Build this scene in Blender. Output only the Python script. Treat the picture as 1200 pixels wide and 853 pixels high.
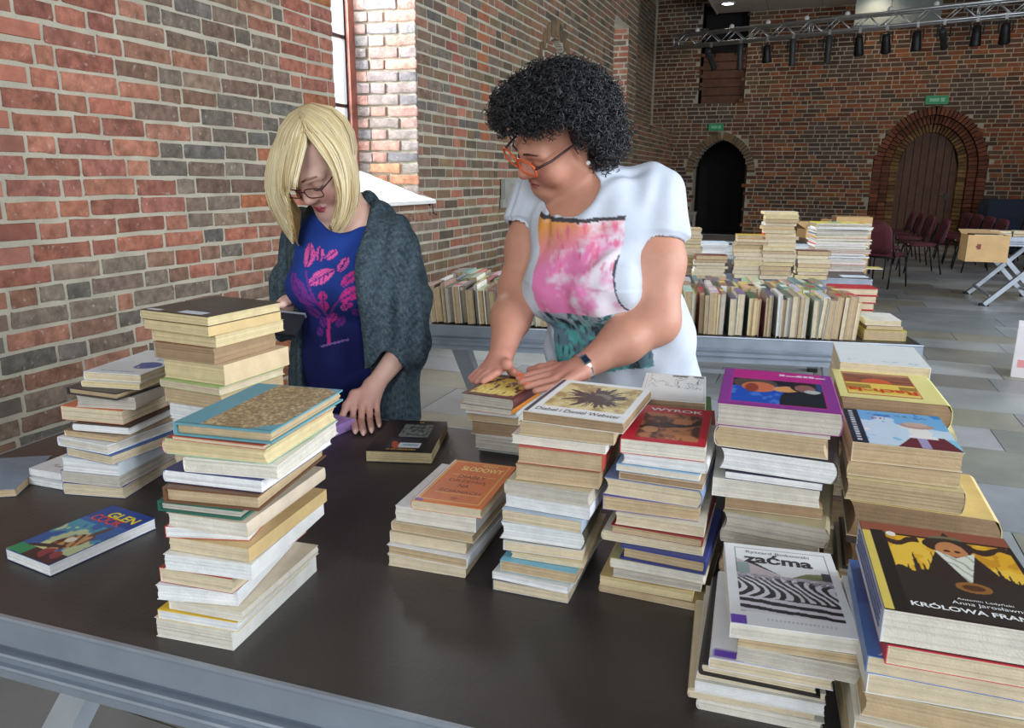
import bpy, bmesh, math, random
import numpy as np
from mathutils import Vector, Matrix, Euler

for o in list(bpy.data.objects):
    bpy.data.objects.remove(o, do_unlink=True)
scene = bpy.context.scene
COL = scene.collection

# ------------------------------------------------------------------ camera
# world: X = away from the window wall, Y = along it into the hall, Z = up (metres)
CAM_H, FPX, PITCH, ROLL, YAW = 1.475, 890.0, 0.24172, -0.00845, 0.36694
cam_d = bpy.data.cameras.new('camera'); cam = bpy.data.objects.new('camera', cam_d); COL.objects.link(cam)
cam_d.sensor_fit = 'HORIZONTAL'; cam_d.sensor_width = 36.0; cam_d.lens = FPX / 1200 * 36.0
cam_d.clip_start = 0.05; cam_d.clip_end = 200
cam.matrix_world = (Matrix.Translation((0, 0, CAM_H)) @ Matrix.Rotation(YAW, 4, 'Z')
                    @ Matrix.Rotation(math.pi / 2 - PITCH, 4, 'X') @ Matrix.Rotation(-ROLL, 4, 'Z'))
scene.camera = cam

# ------------------------------------------------------------------ world, lights, exposure
scene.view_settings.view_transform = 'Standard'
scene.view_settings.look = 'None'
scene.view_settings.gamma = 1.0
scene.view_settings.use_curve_mapping = False
scene.view_settings.exposure = 0.15
wd = bpy.data.worlds.new('sky'); scene.world = wd; wd.use_nodes = True
bg = wd.node_tree.nodes['Background']
bg.inputs['Color'].default_value = (0.78, 0.88, 1.0, 1); bg.inputs['Strength'].default_value = 1.2

def area(name, loc, target, sx, sy, power, color, spread=math.pi):
    l = bpy.data.lights.new(name, 'AREA'); l.shape = 'RECTANGLE'; l.size = sx; l.size_y = sy
    l.energy = power; l.color = color; l.spread = spread
    o = bpy.data.objects.new(name, l); COL.objects.link(o); o.location = loc
    d = Vector(target) - Vector(loc)
    o.rotation_euler = d.to_track_quat('-Z', 'Y').to_euler()
    return o
DAY = (0.84, 0.92, 1.0)
# daylight entering through the tall windows of the right and rear walls and of the window wall
area('daylight_right_window', (6.1, 1.0, 3.0), (0, 1.0, 2.4), 2.0, 3.4, 420, DAY)
area('daylight_right_window', (6.1, 5.5, 3.0), (0, 5.5, 2.4), 2.0, 3.4, 320, DAY)
area('daylight_right_window', (6.1, 10.0, 3.0), (0, 10.0, 2.4), 2.0, 3.4, 120, DAY)
area('daylight_rear_window', (0.2, -4.85, 3.2), (0.2, 0, 2.2), 2.4, 3.4, 200, DAY)
area('daylight_rear_window', (4.6, -4.85, 3.2), (4.0, 0, 2.2), 2.4, 3.4, 150, DAY)
area('daylight_left_window', (-4.15, 5.5, 2.9), (-3.0, 5.75, 2.3), 1.1, 2.8, 330, (0.9, 0.95, 1.0))
area('daylight_left_window', (-4.3, 13.9, 3.4), (-3.0, 13.9, 3.2), 0.9, 1.6, 10, (0.9, 0.95, 1.0))

# ------------------------------------------------------------------ helpers
def lin(c):
    return tuple((v / 12.92 if v <= 0.04045 else ((v + 0.055) / 1.055) ** 2.4) for v in c)
def rgb(r, g, b):
    return lin((r / 255, g / 255, b / 255))
RNG = random.Random(7)

def look(pt, gy):
    """point seen at photo pixel pt at horizontal forward distance gy from the camera"""
    x, y = pt[0] - 600, pt[1] - 426.5
    cr, sr = math.cos(ROLL), math.sin(ROLL)
    x, y = x * cr - y * sr, x * sr + y * cr
    fw = FPX * math.cos(PITCH) - y * math.sin(PITCH); dn = y * math.cos(PITCH) + FPX * math.sin(PITCH)
    t = gy / fw; s, c = math.sin(YAW), math.cos(YAW)
    return Vector((x * t * c - gy * s, x * t * s + gy * c, CAM_H - dn * t))
def photo(P):
    s, c = math.sin(YAW), math.cos(YAW)
    X, Y, Z = P[0], P[1], P[2] - CAM_H
    gx = X * c + Y * s; gy = -X * s + Y * c
    z = gy * math.cos(PITCH) - Z * math.sin(PITCH); y = -Z * math.cos(PITCH) - gy * math.sin(PITCH)
    if z < 0.05: return (-9999, -9999, z)
    return (FPX * gx / z + 600, FPX * y / z + 426.5, z)

def mesh(name, verts, faces, smooth=False, cols=None, mats=None, midx=None):
    me = bpy.data.meshes.new(name)
    me.from_pydata([tuple(v) for v in verts], [], [tuple(f) for f in faces])
    if cols is not None:
        at = me.color_attributes.new('col', 'FLOAT_COLOR', 'POINT')
        a = np.ones((len(verts), 4), np.float32); a[:, :3] = np.asarray(cols, np.float32)[:, :3]
        at.data.foreach_set('color', a.ravel())
    if midx is not None:
        me.polygons.foreach_set('material_index', list(midx))
    for m in (mats or []): me.materials.append(m)
    if smooth: me.polygons.foreach_set('use_smooth', [True] * len(me.polygons))
    me.update()
    return me
def obj(name, me, parent=None, mat=None, loc=(0, 0, 0), rot=(0, 0, 0), color=None, smooth=None):
    if isinstance(me, bmesh.types.BMesh):
        m2 = bpy.data.meshes.new(name); me.to_mesh(m2); me.free(); me = m2
    o = bpy.data.objects.new(name, me); COL.objects.link(o)
    if mat is not None and me is not None and len(me.materials) == 0: me.materials.append(mat)
    o.location = loc; o.rotation_euler = rot
    if parent is not None: o.parent = parent
    if color is not None: o.color = (*color[:3], 1)
    if smooth: me.polygons.foreach_set('use_smooth', [True] * len(me.polygons))
    return o
def empty(name, loc=(0, 0, 0), rz=0.0):
    o = bpy.data.objects.new(name, None); COL.objects.link(o); o.location = loc; o.rotation_euler = (0, 0, rz)
    o.empty_display_size = 0.1
    return o
def tag(o, label, cat, group=None, kind=None):
    o['label'] = label; o['category'] = cat
    if group: o['group'] = group
    if kind: o['kind'] = kind
    return o
def struct(o, label=None):
    o['kind'] = 'structure'
    if label: o['label'] = label
    return o

class MB:
    """collects simple solids into one mesh"""
    def __init__(s): s.v = []; s.f = []; s.c = []; s.col = (0.5, 0.5, 0.5)
    def add(s, vs, fs):
        n = len(s.v); s.v += [tuple(v) for v in vs]; s.f += [tuple(i + n for i in f) for f in fs]; s.c += [s.col] * len(vs)
    def box(s, x0, x1, y0, y1, z0, z1, M=None):
        vs = [Vector(p) for p in ((x0, y0, z0), (x1, y0, z0), (x1, y1, z0), (x0, y1, z0), (x0, y0, z1), (x1, y0, z1), (x1, y1, z1), (x0, y1, z1))]
        if M is not None: vs = [M @ v for v in vs]
        s.add(vs, [(0, 3, 2, 1), (4, 5, 6, 7), (0, 1, 5, 4), (1, 2, 6, 5), (2, 3, 7, 6), (3, 0, 4, 7)])
    def bar(s, a, b, wx, wy, up=(0, 0, 1)):
        a = Vector(a); b = Vector(b); d = (b - a); L = d.length; d.normalize()
        u = Vector(up); sx = d.cross(u)
        if sx.length < 1e-4: sx = d.cross(Vector((1, 0, 0)))
        sx.normalize(); sy = sx.cross(d)
        vs = []
        for p in (a, b):
            for i, j in ((-1, -1), (1, -1), (1, 1), (-1, 1)): vs.append(p + sx * i * wx / 2 + sy * j * wy / 2)
        s.add(vs, [(0, 3, 2, 1), (4, 5, 6, 7), (0, 1, 5, 4), (1, 2, 6, 5), (2, 3, 7, 6), (3, 0, 4, 7)])
    def tube(s, pts, r, n=8, cap=True):
        pts = [Vector(p) for p in pts]; rs = r if isinstance(r, (list, tuple)) else [r] * len(pts)
        rings = []; ref = None
        for i, p in enumerate(pts):
            d = (pts[min(i + 1, len(pts) - 1)] - pts[max(i - 1, 0)]).normalized()
            if ref is None:
                ref = d.orthogonal().normalized()
            ref = (ref - d * ref.dot(d)).normalized(); q = d.cross(ref)
            rings.append([p + (ref * math.cos(2 * math.pi * k / n) + q * math.sin(2 * math.pi * k / n)) * rs[i] for k in range(n)])
        vs = [v for rg in rings for v in rg]; fs = []
        for i in range(len(pts) - 1):
            for k in range(n):
                a = i * n + k; b = i * n + (k + 1) % n; fs.append((a, b, b + n, a + n))
        if cap:
            fs.append(tuple(range(n - 1, -1, -1))); fs.append(tuple(range((len(pts) - 1) * n, len(pts) * n)))
        s.add(vs, fs)
    def lathe(s, prof, n=20, M=None):
        vs = []; fs = []
        for (r, z) in prof:
            for k in range(n):
                v = Vector((r * math.cos(2 * math.pi * k / n), r * math.sin(2 * math.pi * k / n), z))
                vs.append(M @ v if M is not None else v)
        for i in range(len(prof) - 1):
            for k in range(n):
                a = i * n + k; b = i * n + (k + 1) % n; fs.append((a, b, b + n, a + n))
        fs.append(tuple(range(n - 1, -1, -1))); fs.append(tuple(range((len(prof) - 1) * n, len(prof) * n)))
        s.add(vs, fs)
    def ellipsoid(s, c, r, M=None, nu=14, nv=9):
        vs = []; fs = []
        for j in range(nv + 1):
            t = math.pi * j / nv
            for k in range(nu):
                p = 2 * math.pi * k / nu
                v = Vector((math.sin(t) * math.cos(p) * r[0], math.sin(t) * math.sin(p) * r[1], math.cos(t) * r[2]))
                vs.append((M @ v if M is not None else v) + Vector(c))
        for j in range(nv):
            for k in range(nu):
                a = j * nu + k; b = j * nu + (k + 1) % nu; fs.append((a, a + nu, b + nu, b))
        s.add(vs, fs)
    def build(s, name, mat=None, parent=None, smooth=False, colors=False, **kw):
        me = mesh(name, s.v, s.f, smooth, s.c if colors else None)
        return obj(name, me, parent, mat, **kw)

# ------------------------------------------------------------------ materials
def newmat(name):
    m = bpy.data.materials.new(name); m.use_nodes = True
    nt = m.node_tree; return m, nt, nt.nodes['Principled BSDF']
def N(nt, t, **kw):
    n = nt.nodes.new(t)
    for k, v in kw.items():
        if k.startswith('i_'): n.inputs[k[2:].replace('_', ' ')].default_value = v
        else: setattr(n, k, v)
    return n
def plain(name, col, rough=0.6, metal=0.0, noise=0.12, nscale=8.0, bump=0.0, bscale=60.0, spec=0.5, coat=0.0):
    m, nt, b = newmat(name); L = nt.links
    b.inputs['Roughness'].default_value = rough; b.inputs['Metallic'].default_value = metal
    b.inputs['Specular IOR Level'].default_value = spec; b.inputs['Coat Weight'].default_value = coat
    tc = N(nt, 'ShaderNodeTexCoord')
    nz = N(nt, 'ShaderNodeTexNoise', i_Scale=nscale, i_Detail=4.0); L.new(tc.outputs['Object'], nz.inputs['Vector'])
    mr = N(nt, 'ShaderNodeMapRange'); mr.inputs['From Min'].default_value = 0.3; mr.inputs['From Max'].default_value = 0.7
    mr.inputs['To Min'].default_value = 1 - noise; mr.inputs['To Max'].default_value = 1 + noise; L.new(nz.outputs['Fac'], mr.inputs['Value'])
    mx = N(nt, 'ShaderNodeMix', data_type='RGBA', blend_type='MULTIPLY'); mx.inputs[0].default_value = 1.0
    mx.inputs[6].default_value = (*col[:3], 1); L.new(mr.outputs['Result'], mx.inputs[7]); L.new(mx.outputs[2], b.inputs['Base Color'])
    if bump:
        n2 = N(nt, 'ShaderNodeTexNoise', i_Scale=bscale, i_Detail=5.0); L.new(tc.outputs['Object'], n2.inputs['Vector'])
        bp = N(nt, 'ShaderNodeBump', i_Strength=bump, i_Distance=0.01); L.new(n2.outputs['Fac'], bp.inputs['Height']); L.new(bp.outputs['Normal'], b.inputs['Normal'])
    return m
def colored(name, source, rough=0.6, noise=0.15, nscale=9.0, bump=0.0, bscale=80.0, spec=0.4, metal=0.0, coat=0.0, spots=0.0):
    """colour from the object's own colour ('object') or from the mesh's colour attribute ('attr'), with grain"""
    m, nt, b = newmat(name); L = nt.links
    b.inputs['Roughness'].default_value = rough; b.inputs['Specular IOR Level'].default_value = spec
    b.inputs['Metallic'].default_value = metal; b.inputs['Coat Weight'].default_value = coat
    if source == 'object': src = N(nt, 'ShaderNodeObjectInfo').outputs['Color']
    else: src = N(nt, 'ShaderNodeVertexColor', layer_name='col').outputs['Color']
    geo = N(nt, 'ShaderNodeNewGeometry')
    nz = N(nt, 'ShaderNodeTexNoise', i_Scale=nscale, i_Detail=5.0, i_Roughness=0.6); L.new(geo.outputs['Position'], nz.inputs['Vector'])
    mr = N(nt, 'ShaderNodeMapRange'); mr.inputs['From Min'].default_value = 0.3; mr.inputs['From Max'].default_value = 0.7
    mr.inputs['To Min'].default_value = 1 - noise; mr.inputs['To Max'].default_value = 1 + noise; L.new(nz.outputs['Fac'], mr.inputs['Value'])
    mx = N(nt, 'ShaderNodeMix', data_type='RGBA', blend_type='MULTIPLY'); mx.inputs[0].default_value = 1.0
    L.new(src, mx.inputs[6]); L.new(mr.outputs['Result'], mx.inputs[7]); out = mx.outputs[2]
    if spots:
        n3 = N(nt, 'ShaderNodeTexNoise', i_Scale=nscale * 2.3, i_Detail=6.0); L.new(geo.outputs['Position'], n3.inputs['Vector'])
        r3 = N(nt, 'ShaderNodeMapRange'); r3.inputs['From Min'].default_value = 0.62; r3.inputs['From Max'].default_value = 0.72
        r3.inputs['To Max'].default_value = spots; L.new(n3.outputs['Fac'], r3.inputs['Value'])
        m3 = N(nt, 'ShaderNodeMix', data_type='RGBA'); L.new(r3.outputs['Result'], m3.inputs[0]); L.new(out, m3.inputs[6])
        m3.inputs[7].default_value = (*rgb(178, 170, 158), 1); out = m3.outputs[2]
    L.new(out, b.inputs['Base Color'])
    if bump:
        n2 = N(nt, 'ShaderNodeTexNoise', i_Scale=bscale, i_Detail=6.0); L.new(geo.outputs['Position'], n2.inputs['Vector'])
        bp = N(nt, 'ShaderNodeBump', i_Strength=bump, i_Distance=0.01); L.new(n2.outputs['Fac'], bp.inputs['Height']); L.new(bp.outputs['Normal'], b.inputs['Normal'])
    return m
M = {}
M['brick'] = colored('brick_clay', 'object', 0.92, 0.38, 17, 0.8, 60, 0.2, spots=0.5)
M['brick_far'] = colored('brick_clay_far', 'attr', 0.9, 0.22, 10, 0.4, 60, 0.25)
M['mortar'] = plain('lime_mortar', rgb(172, 164, 146), 0.95, 0, 0.15, 5, 0.6, 90, 0.2)
M['alu'] = plain('aluminium_profile', rgb(158, 166, 178), 0.36, 0.55, 0.12, 12, 0.05, 40)
M['alu_dull'] = plain('dull_aluminium', rgb(176, 182, 190), 0.5, 0.55, 0.12, 7, 0.05, 40)
M['rubber'] = plain('black_rubber', rgb(22, 22, 24), 0.7)
M['deck'] = plain('phenolic_board', rgb(58, 52, 51), 0.42, 0, 0.22, 5, 0.08, 120, 0.6)
M['white_paint'] = plain('white_paint', rgb(225, 222, 218), 0.6, 0, 0.06, 4)
M['ceiling'] = plain('ceiling_tile', rgb(205, 200, 190), 0.8, 0, 0.05, 3)
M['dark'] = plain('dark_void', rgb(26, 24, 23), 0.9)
M['wood'] = plain('oak_door', rgb(88, 52, 30), 0.6, 0, 0.3, 6, 0.2, 40)
M['red_frame'] = plain('red_brown_frame', rgb(120, 66, 52), 0.6, 0, 0.25, 9)
M['black_metal'] = plain('black_metal', rgb(24, 24, 26), 0.45, 0.3)
M['card'] = plain('cardboard', rgb(196, 160, 112), 0.85, 0, 0.08, 8)
# ------------------------------------------------------------------ room shell
WX = -3.3                      # face of the window wall
FY = 20.3                      # face of the far wall
TOP = 7.5
def slab(name, x0, x1, y0, y1, z0, z1, mat):
    b = MB(); b.box(x0, x1, y0, y1, z0, z1); return b.build(name, mat)

# brick tools --------------------------------------------------------
def rounded_brick(seed):
    """unit brick face: x = depth (front at x=+0.5), y = length, z = height; soft uneven edges"""
    r = random.Random(seed); n_y, n_z = 5, 3; vs = []; fs = []
    ys = [-0.5, -0.44, 0.0, 0.44, 0.5]; zs = [-0.5, -0.34, 0.34, 0.5]
    for j, z in enumerate(zs):
        for i, y in enumerate(ys):
            edge = (i in (0, 4)) + (j in (0, 3))
            x = 0.5 - (0.20 if edge == 1 else 0.42 if edge == 2 else 0.0) + r.uniform(-0.10, 0.10)
            sh = 0.018 if edge else 0
            vs.append((x, y + r.uniform(-1, 1) * sh * (0.8 if i in (0, 4) else 0), z + r.uniform(-1, 1) * (0.05 if j in (0, 3) else 0)))
    for j in range(3):
        for i in range(4):
            a = j * 5 + i; fs.append((a, a + 1, a + 6, a + 5))
    ring = [0, 1, 2, 3, 4, 9, 14, 19, 18, 17, 16, 15, 10, 5]
    base = len(vs)
    for k in ring: vs.append((-1.2, vs[k][1], vs[k][2]))
    for k in range(len(ring)):
        k2 = (k + 1) % len(ring); fs.append((ring[k2], ring[k], base + k, base + k2))
    return vs, fs
BRICK_ME = []
for s in range(14):
    vs, fs = rounded_brick(s); me = mesh('brick', vs, fs, True); me.materials.append(M['brick']); BRICK_ME.append(me)

def courses(u0, u1, v0, v1, pitch=0.097, rng=None, long=0.285, head=0.14, joint=0.020, free=lambda u, v: True, wob=0.004, cuts=()):
    """yield (u, v, w, h) of bricks in gothic bond; u horizontal, v vertical"""
    rng = rng or RNG; out = []; v = v0; row = 0
    while v < v1 - 0.03:
        u = u0 - rng.uniform(0, 0.26); k = rng.randrange(3)
        while u < u1:
            kind = (k % 3) if rng.random() < 0.85 else rng.randrange(3); k += 1
            w = (head if kind == 2 else long) * rng.uniform(0.86, 1.1)
            if rng.random() < 0.10: w *= 0.62
            a, b = max(u, u0), min(u + w, u1)
            for c in cuts:
                if c[2] - 0.01 < v + pitch / 2 < c[3] + 0.01 and a < c[1] and b > c[0]:
                    if a < c[0]: b = min(b, c[0])
                    elif b > c[1]: a = max(a, c[1])
                    else: b = a
            if b - a > 0.03 and free((a + b) / 2, v + pitch / 2):
                out.append(((a + b) / 2, v + pitch / 2 + rng.uniform(-wob, wob), b - a, pitch - joint + rng.uniform(-0.005, 0.004)))
            u += w + joint
        v += pitch; row += 1
    return out

def jit(c, r, a=0.16):
    k = 1 + r.uniform(-a, a); return tuple(max(0.0, min(1.0, x * k * (1 + r.uniform(-0.025, 0.025)))) for x in c)
RED = [rgb(150, 96, 78), rgb(157, 101, 82), rgb(144, 94, 80), rgb(162, 108, 88), rgb(137, 87, 73)]
GREY = [rgb(108, 98, 88), rgb(118, 104, 92), rgb(100, 94, 88), rgb(124, 104, 90), rgb(116, 94, 80)]
ORANGE = [rgb(156, 98, 70), rgb(160, 102, 68), rgb(150, 94, 70)]
MIX = [rgb(128, 98, 82), rgb(138, 100, 82), rgb(116, 100, 88), rgb(146, 102, 84)]
OLIVE = [rgb(118, 100, 78), rgb(128, 104, 80), rgb(104, 92, 74), rgb(134, 100, 76), rgb(96, 84, 72)]
def left_color(y, z, r):
    seam = 3.17 + (2.32 - z) * 0.30             # the ragged toothed joint between two builds
    if y < seam - 0.10:
        if z < 0.95 + 0.15 * r.random(): return jit(r.choice(GREY + MIX), r)
        return jit(r.choice(RED), r)
    if y < seam + 0.12 and z > 1.3: return jit(r.choice(MIX + GREY), r)
    if z > 2.35 and y < 3.3: return jit(r.choice(MIX + RED[:2]), r)
    if 4.45 < y < 5.0: return jit(r.choice(ORANGE + RED + RED), r)
    if 4.0 < y < 4.6 and z < 1.65: return jit(r.choice(ORANGE + MIX), r)
    if y < 5.0: return jit(r.choice(GREY + GREY + MIX + ([RED[0]] if z < 1.2 else [])), r)
    if y < 6.35: return jit(r.choice(MIX + GREY), r)
    if abs(y - 7.05) < 0.12: return jit(r.choice(RED + MIX), r)
    if abs(y - 7.75) < 0.1 and z > 1.8: return jit(r.choice(ORANGE), r, 0.1)
    if y < 7.7 and z > 1.6: return jit(r.choice(GREY + GREY + OLIVE), r)
    if y < 8.5: return jit(r.choice(OLIVE + MIX), r)
    return jit(r.choice(OLIVE + OLIVE + MIX), r)

# openings in the window wall (y0, y1, z0, z1)
W1 = (4.97, 6.22, 1.27, 5.6)
W2 = (13.2, 14.25, 2.5, 4.05)
NI = (9.5, 10.75, 1.9, 3.22)           # blind round-headed niche
def in_niche(y, z):
    yc = (NI[0] + NI[1]) / 2; r = (NI[1] - NI[0]) / 2
    return abs(y - yc) < r and NI[2] < z < NI[3] - r * 1.15 + 1.15 * math.sqrt(max(0, r * r - (y - yc) ** 2))
def wall_free(y, z):
    if W1[0] < y < W1[1] and W1[2] < z < W1[3]: return False
    if W2[0] < y < W2[1] and W2[2] < z < W2[3]: return False
    if in_niche(y, z): return False
    return True
# mortar body of the window wall, built round the openings
LEND = 15.0
mb = MB(); D = WX - 0.012
ycuts = sorted({-5.0, W1[0], W1[1], NI[0], NI[1], W2[0], W2[1], LEND}); zcuts = sorted({-0.0, W1[2], W1[3], NI[2], NI[3], W2[2], W2[3], TOP})
for i in range(len(ycuts) - 1):
    for j in range(len(zcuts) - 1):
        ya, yb, za, zb = ycuts[i], ycuts[i + 1], zcuts[j], zcuts[j + 1]; ym, zm = (ya + yb) / 2, (za + zb) / 2
        inw = any(w[0] < ym < w[1] and w[2] < zm < w[3] for w in (W1, W2, NI))
        if not inw: mb.box(-4.1, D, ya, yb, za, zb)
# niche head spandrels and back
yc = (NI[0] + NI[1]) / 2; nr = (NI[1] - NI[0]) / 2
for k in range(24):
    a, b = NI[0] + k * 2 * nr / 24, NI[0] + (k + 1) * 2 * nr / 24; m = (a + b) / 2
    mb.box(-4.1, D, a, b, NI[3] - nr * 1.15 + 1.15 * math.sqrt(max(0, nr * nr - (m - yc) ** 2)), NI[3])
mb.box(-4.1, WX - 0.10, NI[0], NI[1], NI[2], NI[3])
wall_left = struct(mb.build('wall_left', M['mortar']), 'brick window wall with pale lime joints')

lb = courses(1.6, LEND, 0.0, 5.4, rng=random.Random(3), free=lambda y, z: not in_niche(y, z), cuts=(W1, W2))
rc = random.Random(11)
def px_size(y, z, w, x=WX):
    p, q = photo((x, y - w / 2, z)), photo((x, y + w / 2, z))
    inside = -15 < p[0] < 1215 and -15 < p[1] < 560
    return abs(q[0] - p[0]) * (0.097 * FPX / p[2]) if inside else 0
lb.sort(key=lambda b: -px_size(b[0], b[1], b[2]))
def put_brick(parent, origin, axis, u, v, w, hh, color, proud, r):
    """a single brick: axis = horizontal unit direction of the face, outward normal = axis x up"""
    o = bpy.data.objects.new('brick', BRICK_ME[r.randrange(len(BRICK_ME))]); COL.objects.link(o)
    ang = math.atan2(axis[1], axis[0]) - math.pi / 2
    o.location = (origin[0] + axis[0] * u, origin[1] + axis[1] * u, v)
    o.rotation_euler = (r.uniform(-0.012, 0.012), r.uniform(-0.03, 0.03), ang)
    o.scale = (0.014 + proud, w, hh); o.parent = parent; o.color = (*color, 1)
    return o
for (y, z, w, hh) in lb[:300]:
    put_brick(wall_left, (WX - 0.010, 0), (0, 1), y, z, w, hh, left_color(y, z, rc), rc.uniform(-0.003, 0.006), rc)
mb = MB()
def far_brick(mb, P, au, n, w, hh, d):
    """five-faced brick: centre P on the wall face, au along, n outward"""
    P = Vector(P); au = Vector(au); n = Vector(n); up = Vector((0, 0, 1)); c = []
    for du, dv, f in ((-1, -1, 0), (1, -1, 0), (1, 1, 0), (-1, 1, 0), (-1, -1, 1), (1, -1, 1), (1, 1, 1), (-1, 1, 1)):
        s = 0.94 if f else 1.0
        c.append(P + au * du * w / 2 * (0.97 if f else 1) + up * dv * hh / 2 * (0.9 if f else 1) + n * (d if f else -0.012))
    mb.add(c, [(4, 5, 6, 7), (0, 1, 5, 4), (1, 2, 6, 5), (2, 3, 7, 6), (3, 0, 4, 7)])
for (y, z, w, hh) in lb[300:]:
    mb.col = left_color(y, z, rc); far_brick(mb, (WX - 0.009, y, z), (0, 1, 0), (1, 0, 0), w, hh, rc.uniform(0.001, 0.006))
for (y, z, w, hh) in courses(NI[0], NI[1], NI[2], NI[3], rng=random.Random(5), free=in_niche):
    mb.col = jit(rc.choice(MIX), rc); far_brick(mb, (WX - 0.095, y, z), (0, 1, 0), (1, 0, 0), w, hh, 0.006)
for (x, z, w, hh) in courses(-3.80, WX, W2[2], W2[3], rng=random.Random(6)):
    mb.col = jit(rc.choice(RED + MIX), rc); far_brick(mb, (x, W2[1] + 0.004, z), (1, 0, 0), (0, -1, 0), w, hh, 0.006)
for k in range(13):                                     # upright bricks of the niche head
    t = math.pi * (k + 0.5) / 13; mb.col = jit(rc.choice(OLIVE), rc)
    c = Vector((WX, yc - math.cos(t) * (nr + 0.13), NI[3] - nr * 1.15 + 1.15 * math.sin(t) * (nr + 0.11)))
    far_brick(mb, c, (0, math.sin(t), math.cos(t) * 0.6), (1, 0, 0), 0.11, 0.2, 0.01)
sb = mb.build('bricks', M['brick_far'], wall_left, colors=True); sb['kind'] = 'stuff'

# window 1: brick reveal, sill, frame, panes --------------------------
FX = -3.86
def jamb(y_face, y_back, name, seed, label):
    """brick side of the window recess between the wall face and the frame"""
    r = random.Random(seed); ax = Vector((FX - WX, y_back - y_face, 0)); L = ax.length; ax.normalize()
    ax2 = -ax if y_face > 5.5 else ax
    b = MB(); sgn = 1 if y_face > 5.5 else -1
    b.add([(WX - 0.03, y_face + 0.011 * sgn, 1.0), (FX - 0.1, y_back + 0.011 * sgn, 1.0), (FX - 0.1, y_back + 0.35 * sgn, 1.0), (WX - 0.03, y_face + 0.35 * sgn, 1.0),
           (WX - 0.03, y_face + 0.011 * sgn, 5.6), (FX - 0.1, y_back + 0.011 * sgn, 5.6), (FX - 0.1, y_back + 0.35 * sgn, 5.6), (WX - 0.03, y_face + 0.35 * sgn, 5.6)],
          [(0, 1, 5, 4), (1, 2, 6, 5), (2, 3, 7, 6), (3, 0, 4, 7), (0, 3, 2, 1), (4, 5, 6, 7)])
    st = struct(b.build(name, M['mortar']), label)
    return st, ax, L, r
reveal, ax, L, r = jamb(W1[1], 6.10, 'wall_window_reveal', 21, 'sunlit brick side of the tall window recess')
z = 1.20; row = 0
while z < 3.6:
    pat = [(0.0, 0.15), (0.17, 0.27), (0.45, 0.12)] if row % 2 else [(0.0, 0.27), (0.29, 0.13), (0.43, 0.14)]
    for (a, w) in pat:
        w *= r.uniform(0.92, 1.03); cx = a + w / 2
        if cx + w / 2 > L: w = (L - a) * 0.98; cx = a + w / 2
        P = Vector((WX, W1[1], 0)) + ax * cx
        colr = jit(r.choice([rgb(150, 122, 114), rgb(132, 120, 116), rgb(116, 112, 112), rgb(156, 120, 108)] if z > 1.55 else [rgb(126, 116, 110), rgb(160, 112, 88)]), r)
        put_brick(reveal, (P.x, P.y), (-ax.x, -ax.y), 0, z + 0.048, w, 0.077, colr, 0.002, r).rotation_euler = (0, 0, math.atan2(-ax.y, -ax.x) - math.pi / 2 )
    z += 0.097; row += 1
near_rev, _, _, _ = jamb(W1[0], 5.07, 'wall_near_reveal', 22, 'shaded near side of the window recess')
b = MB()
b.add([(-3.19, 4.9, 1.235), (-3.19, 6.34, 1.235), (FX, 6.20, 1.50), (FX, 4.95, 1.50), (-3.19, 4.9, 1.265), (-3.19, 6.34, 1.265), (FX, 6.20, 1.53), (FX, 4.95, 1.53)],
      [(0, 1, 2, 3), (4, 7, 6, 5), (0, 4, 5, 1), (1, 5, 6, 2), (2, 6, 7, 3), (3, 7, 4, 0)])
struct(b.build('trim_1', M['white_paint']), 'white painted sloping window sill')
win = struct(empty('window_1', (FX, 5.58, 1.5)), 'tall window with dark metal bars and white light')
def fit(o, w_): o.parent = w_; o.matrix_parent_inverse = Matrix.Translation(w_.location).inverted(); return o
for y in (5.06, 6.04):
    b = MB(); b.box(FX - 0.10, FX + 0.03, y - 0.035, y + 0.06, 1.45, 5.5); fit(b.build('window_frame', M['red_frame']), win)
for y in (5.12, 5.55, 6.0):
    b = MB(); b.box(FX - 0.03, FX, y - 0.018, y + 0.018, 1.5, 5.5); fit(b.build('glazing_bar', M['black_metal']), win)
for zz in (1.53, 2.06, 2.62, 3.18, 3.74, 4.3):
    b = MB(); b.box(FX - 0.03, FX, 5.1, 6.02, zz - 0.014, zz + 0.014); fit(b.build('glazing_bar', M['black_metal']), win)
m, nt, bs = newmat('window_glass'); nt.nodes.remove(bs)
tr = N(nt, 'ShaderNodeBsdfTransparent'); gl = N(nt, 'ShaderNodeBsdfGlossy', i_Roughness=0.05); mxs = N(nt, 'ShaderNodeMixShader'); mxs.inputs[0].default_value = 0.06
nt.links.new(tr.outputs[0], mxs.inputs[1]); nt.links.new(gl.outputs[0], mxs.inputs[2]); nt.links.new(mxs.outputs[0], nt.nodes['Material Output'].inputs['Surface'])
M['glass'] = m
zs = [1.53, 2.06, 2.62, 3.18, 3.74, 4.3, 5.5]
for i in range(6):
    for ya, yb in ((5.13, 5.54), (5.56, 5.99)):
        b = MB(); b.box(FX - 0.018, FX - 0.014, ya, yb, zs[i] + 0.014, zs[i + 1] - 0.014)
        o = b.build('pane', M['glass']); o.parent = win; o.matrix_parent_inverse = Matrix.Translation(win.location).inverted()
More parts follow.
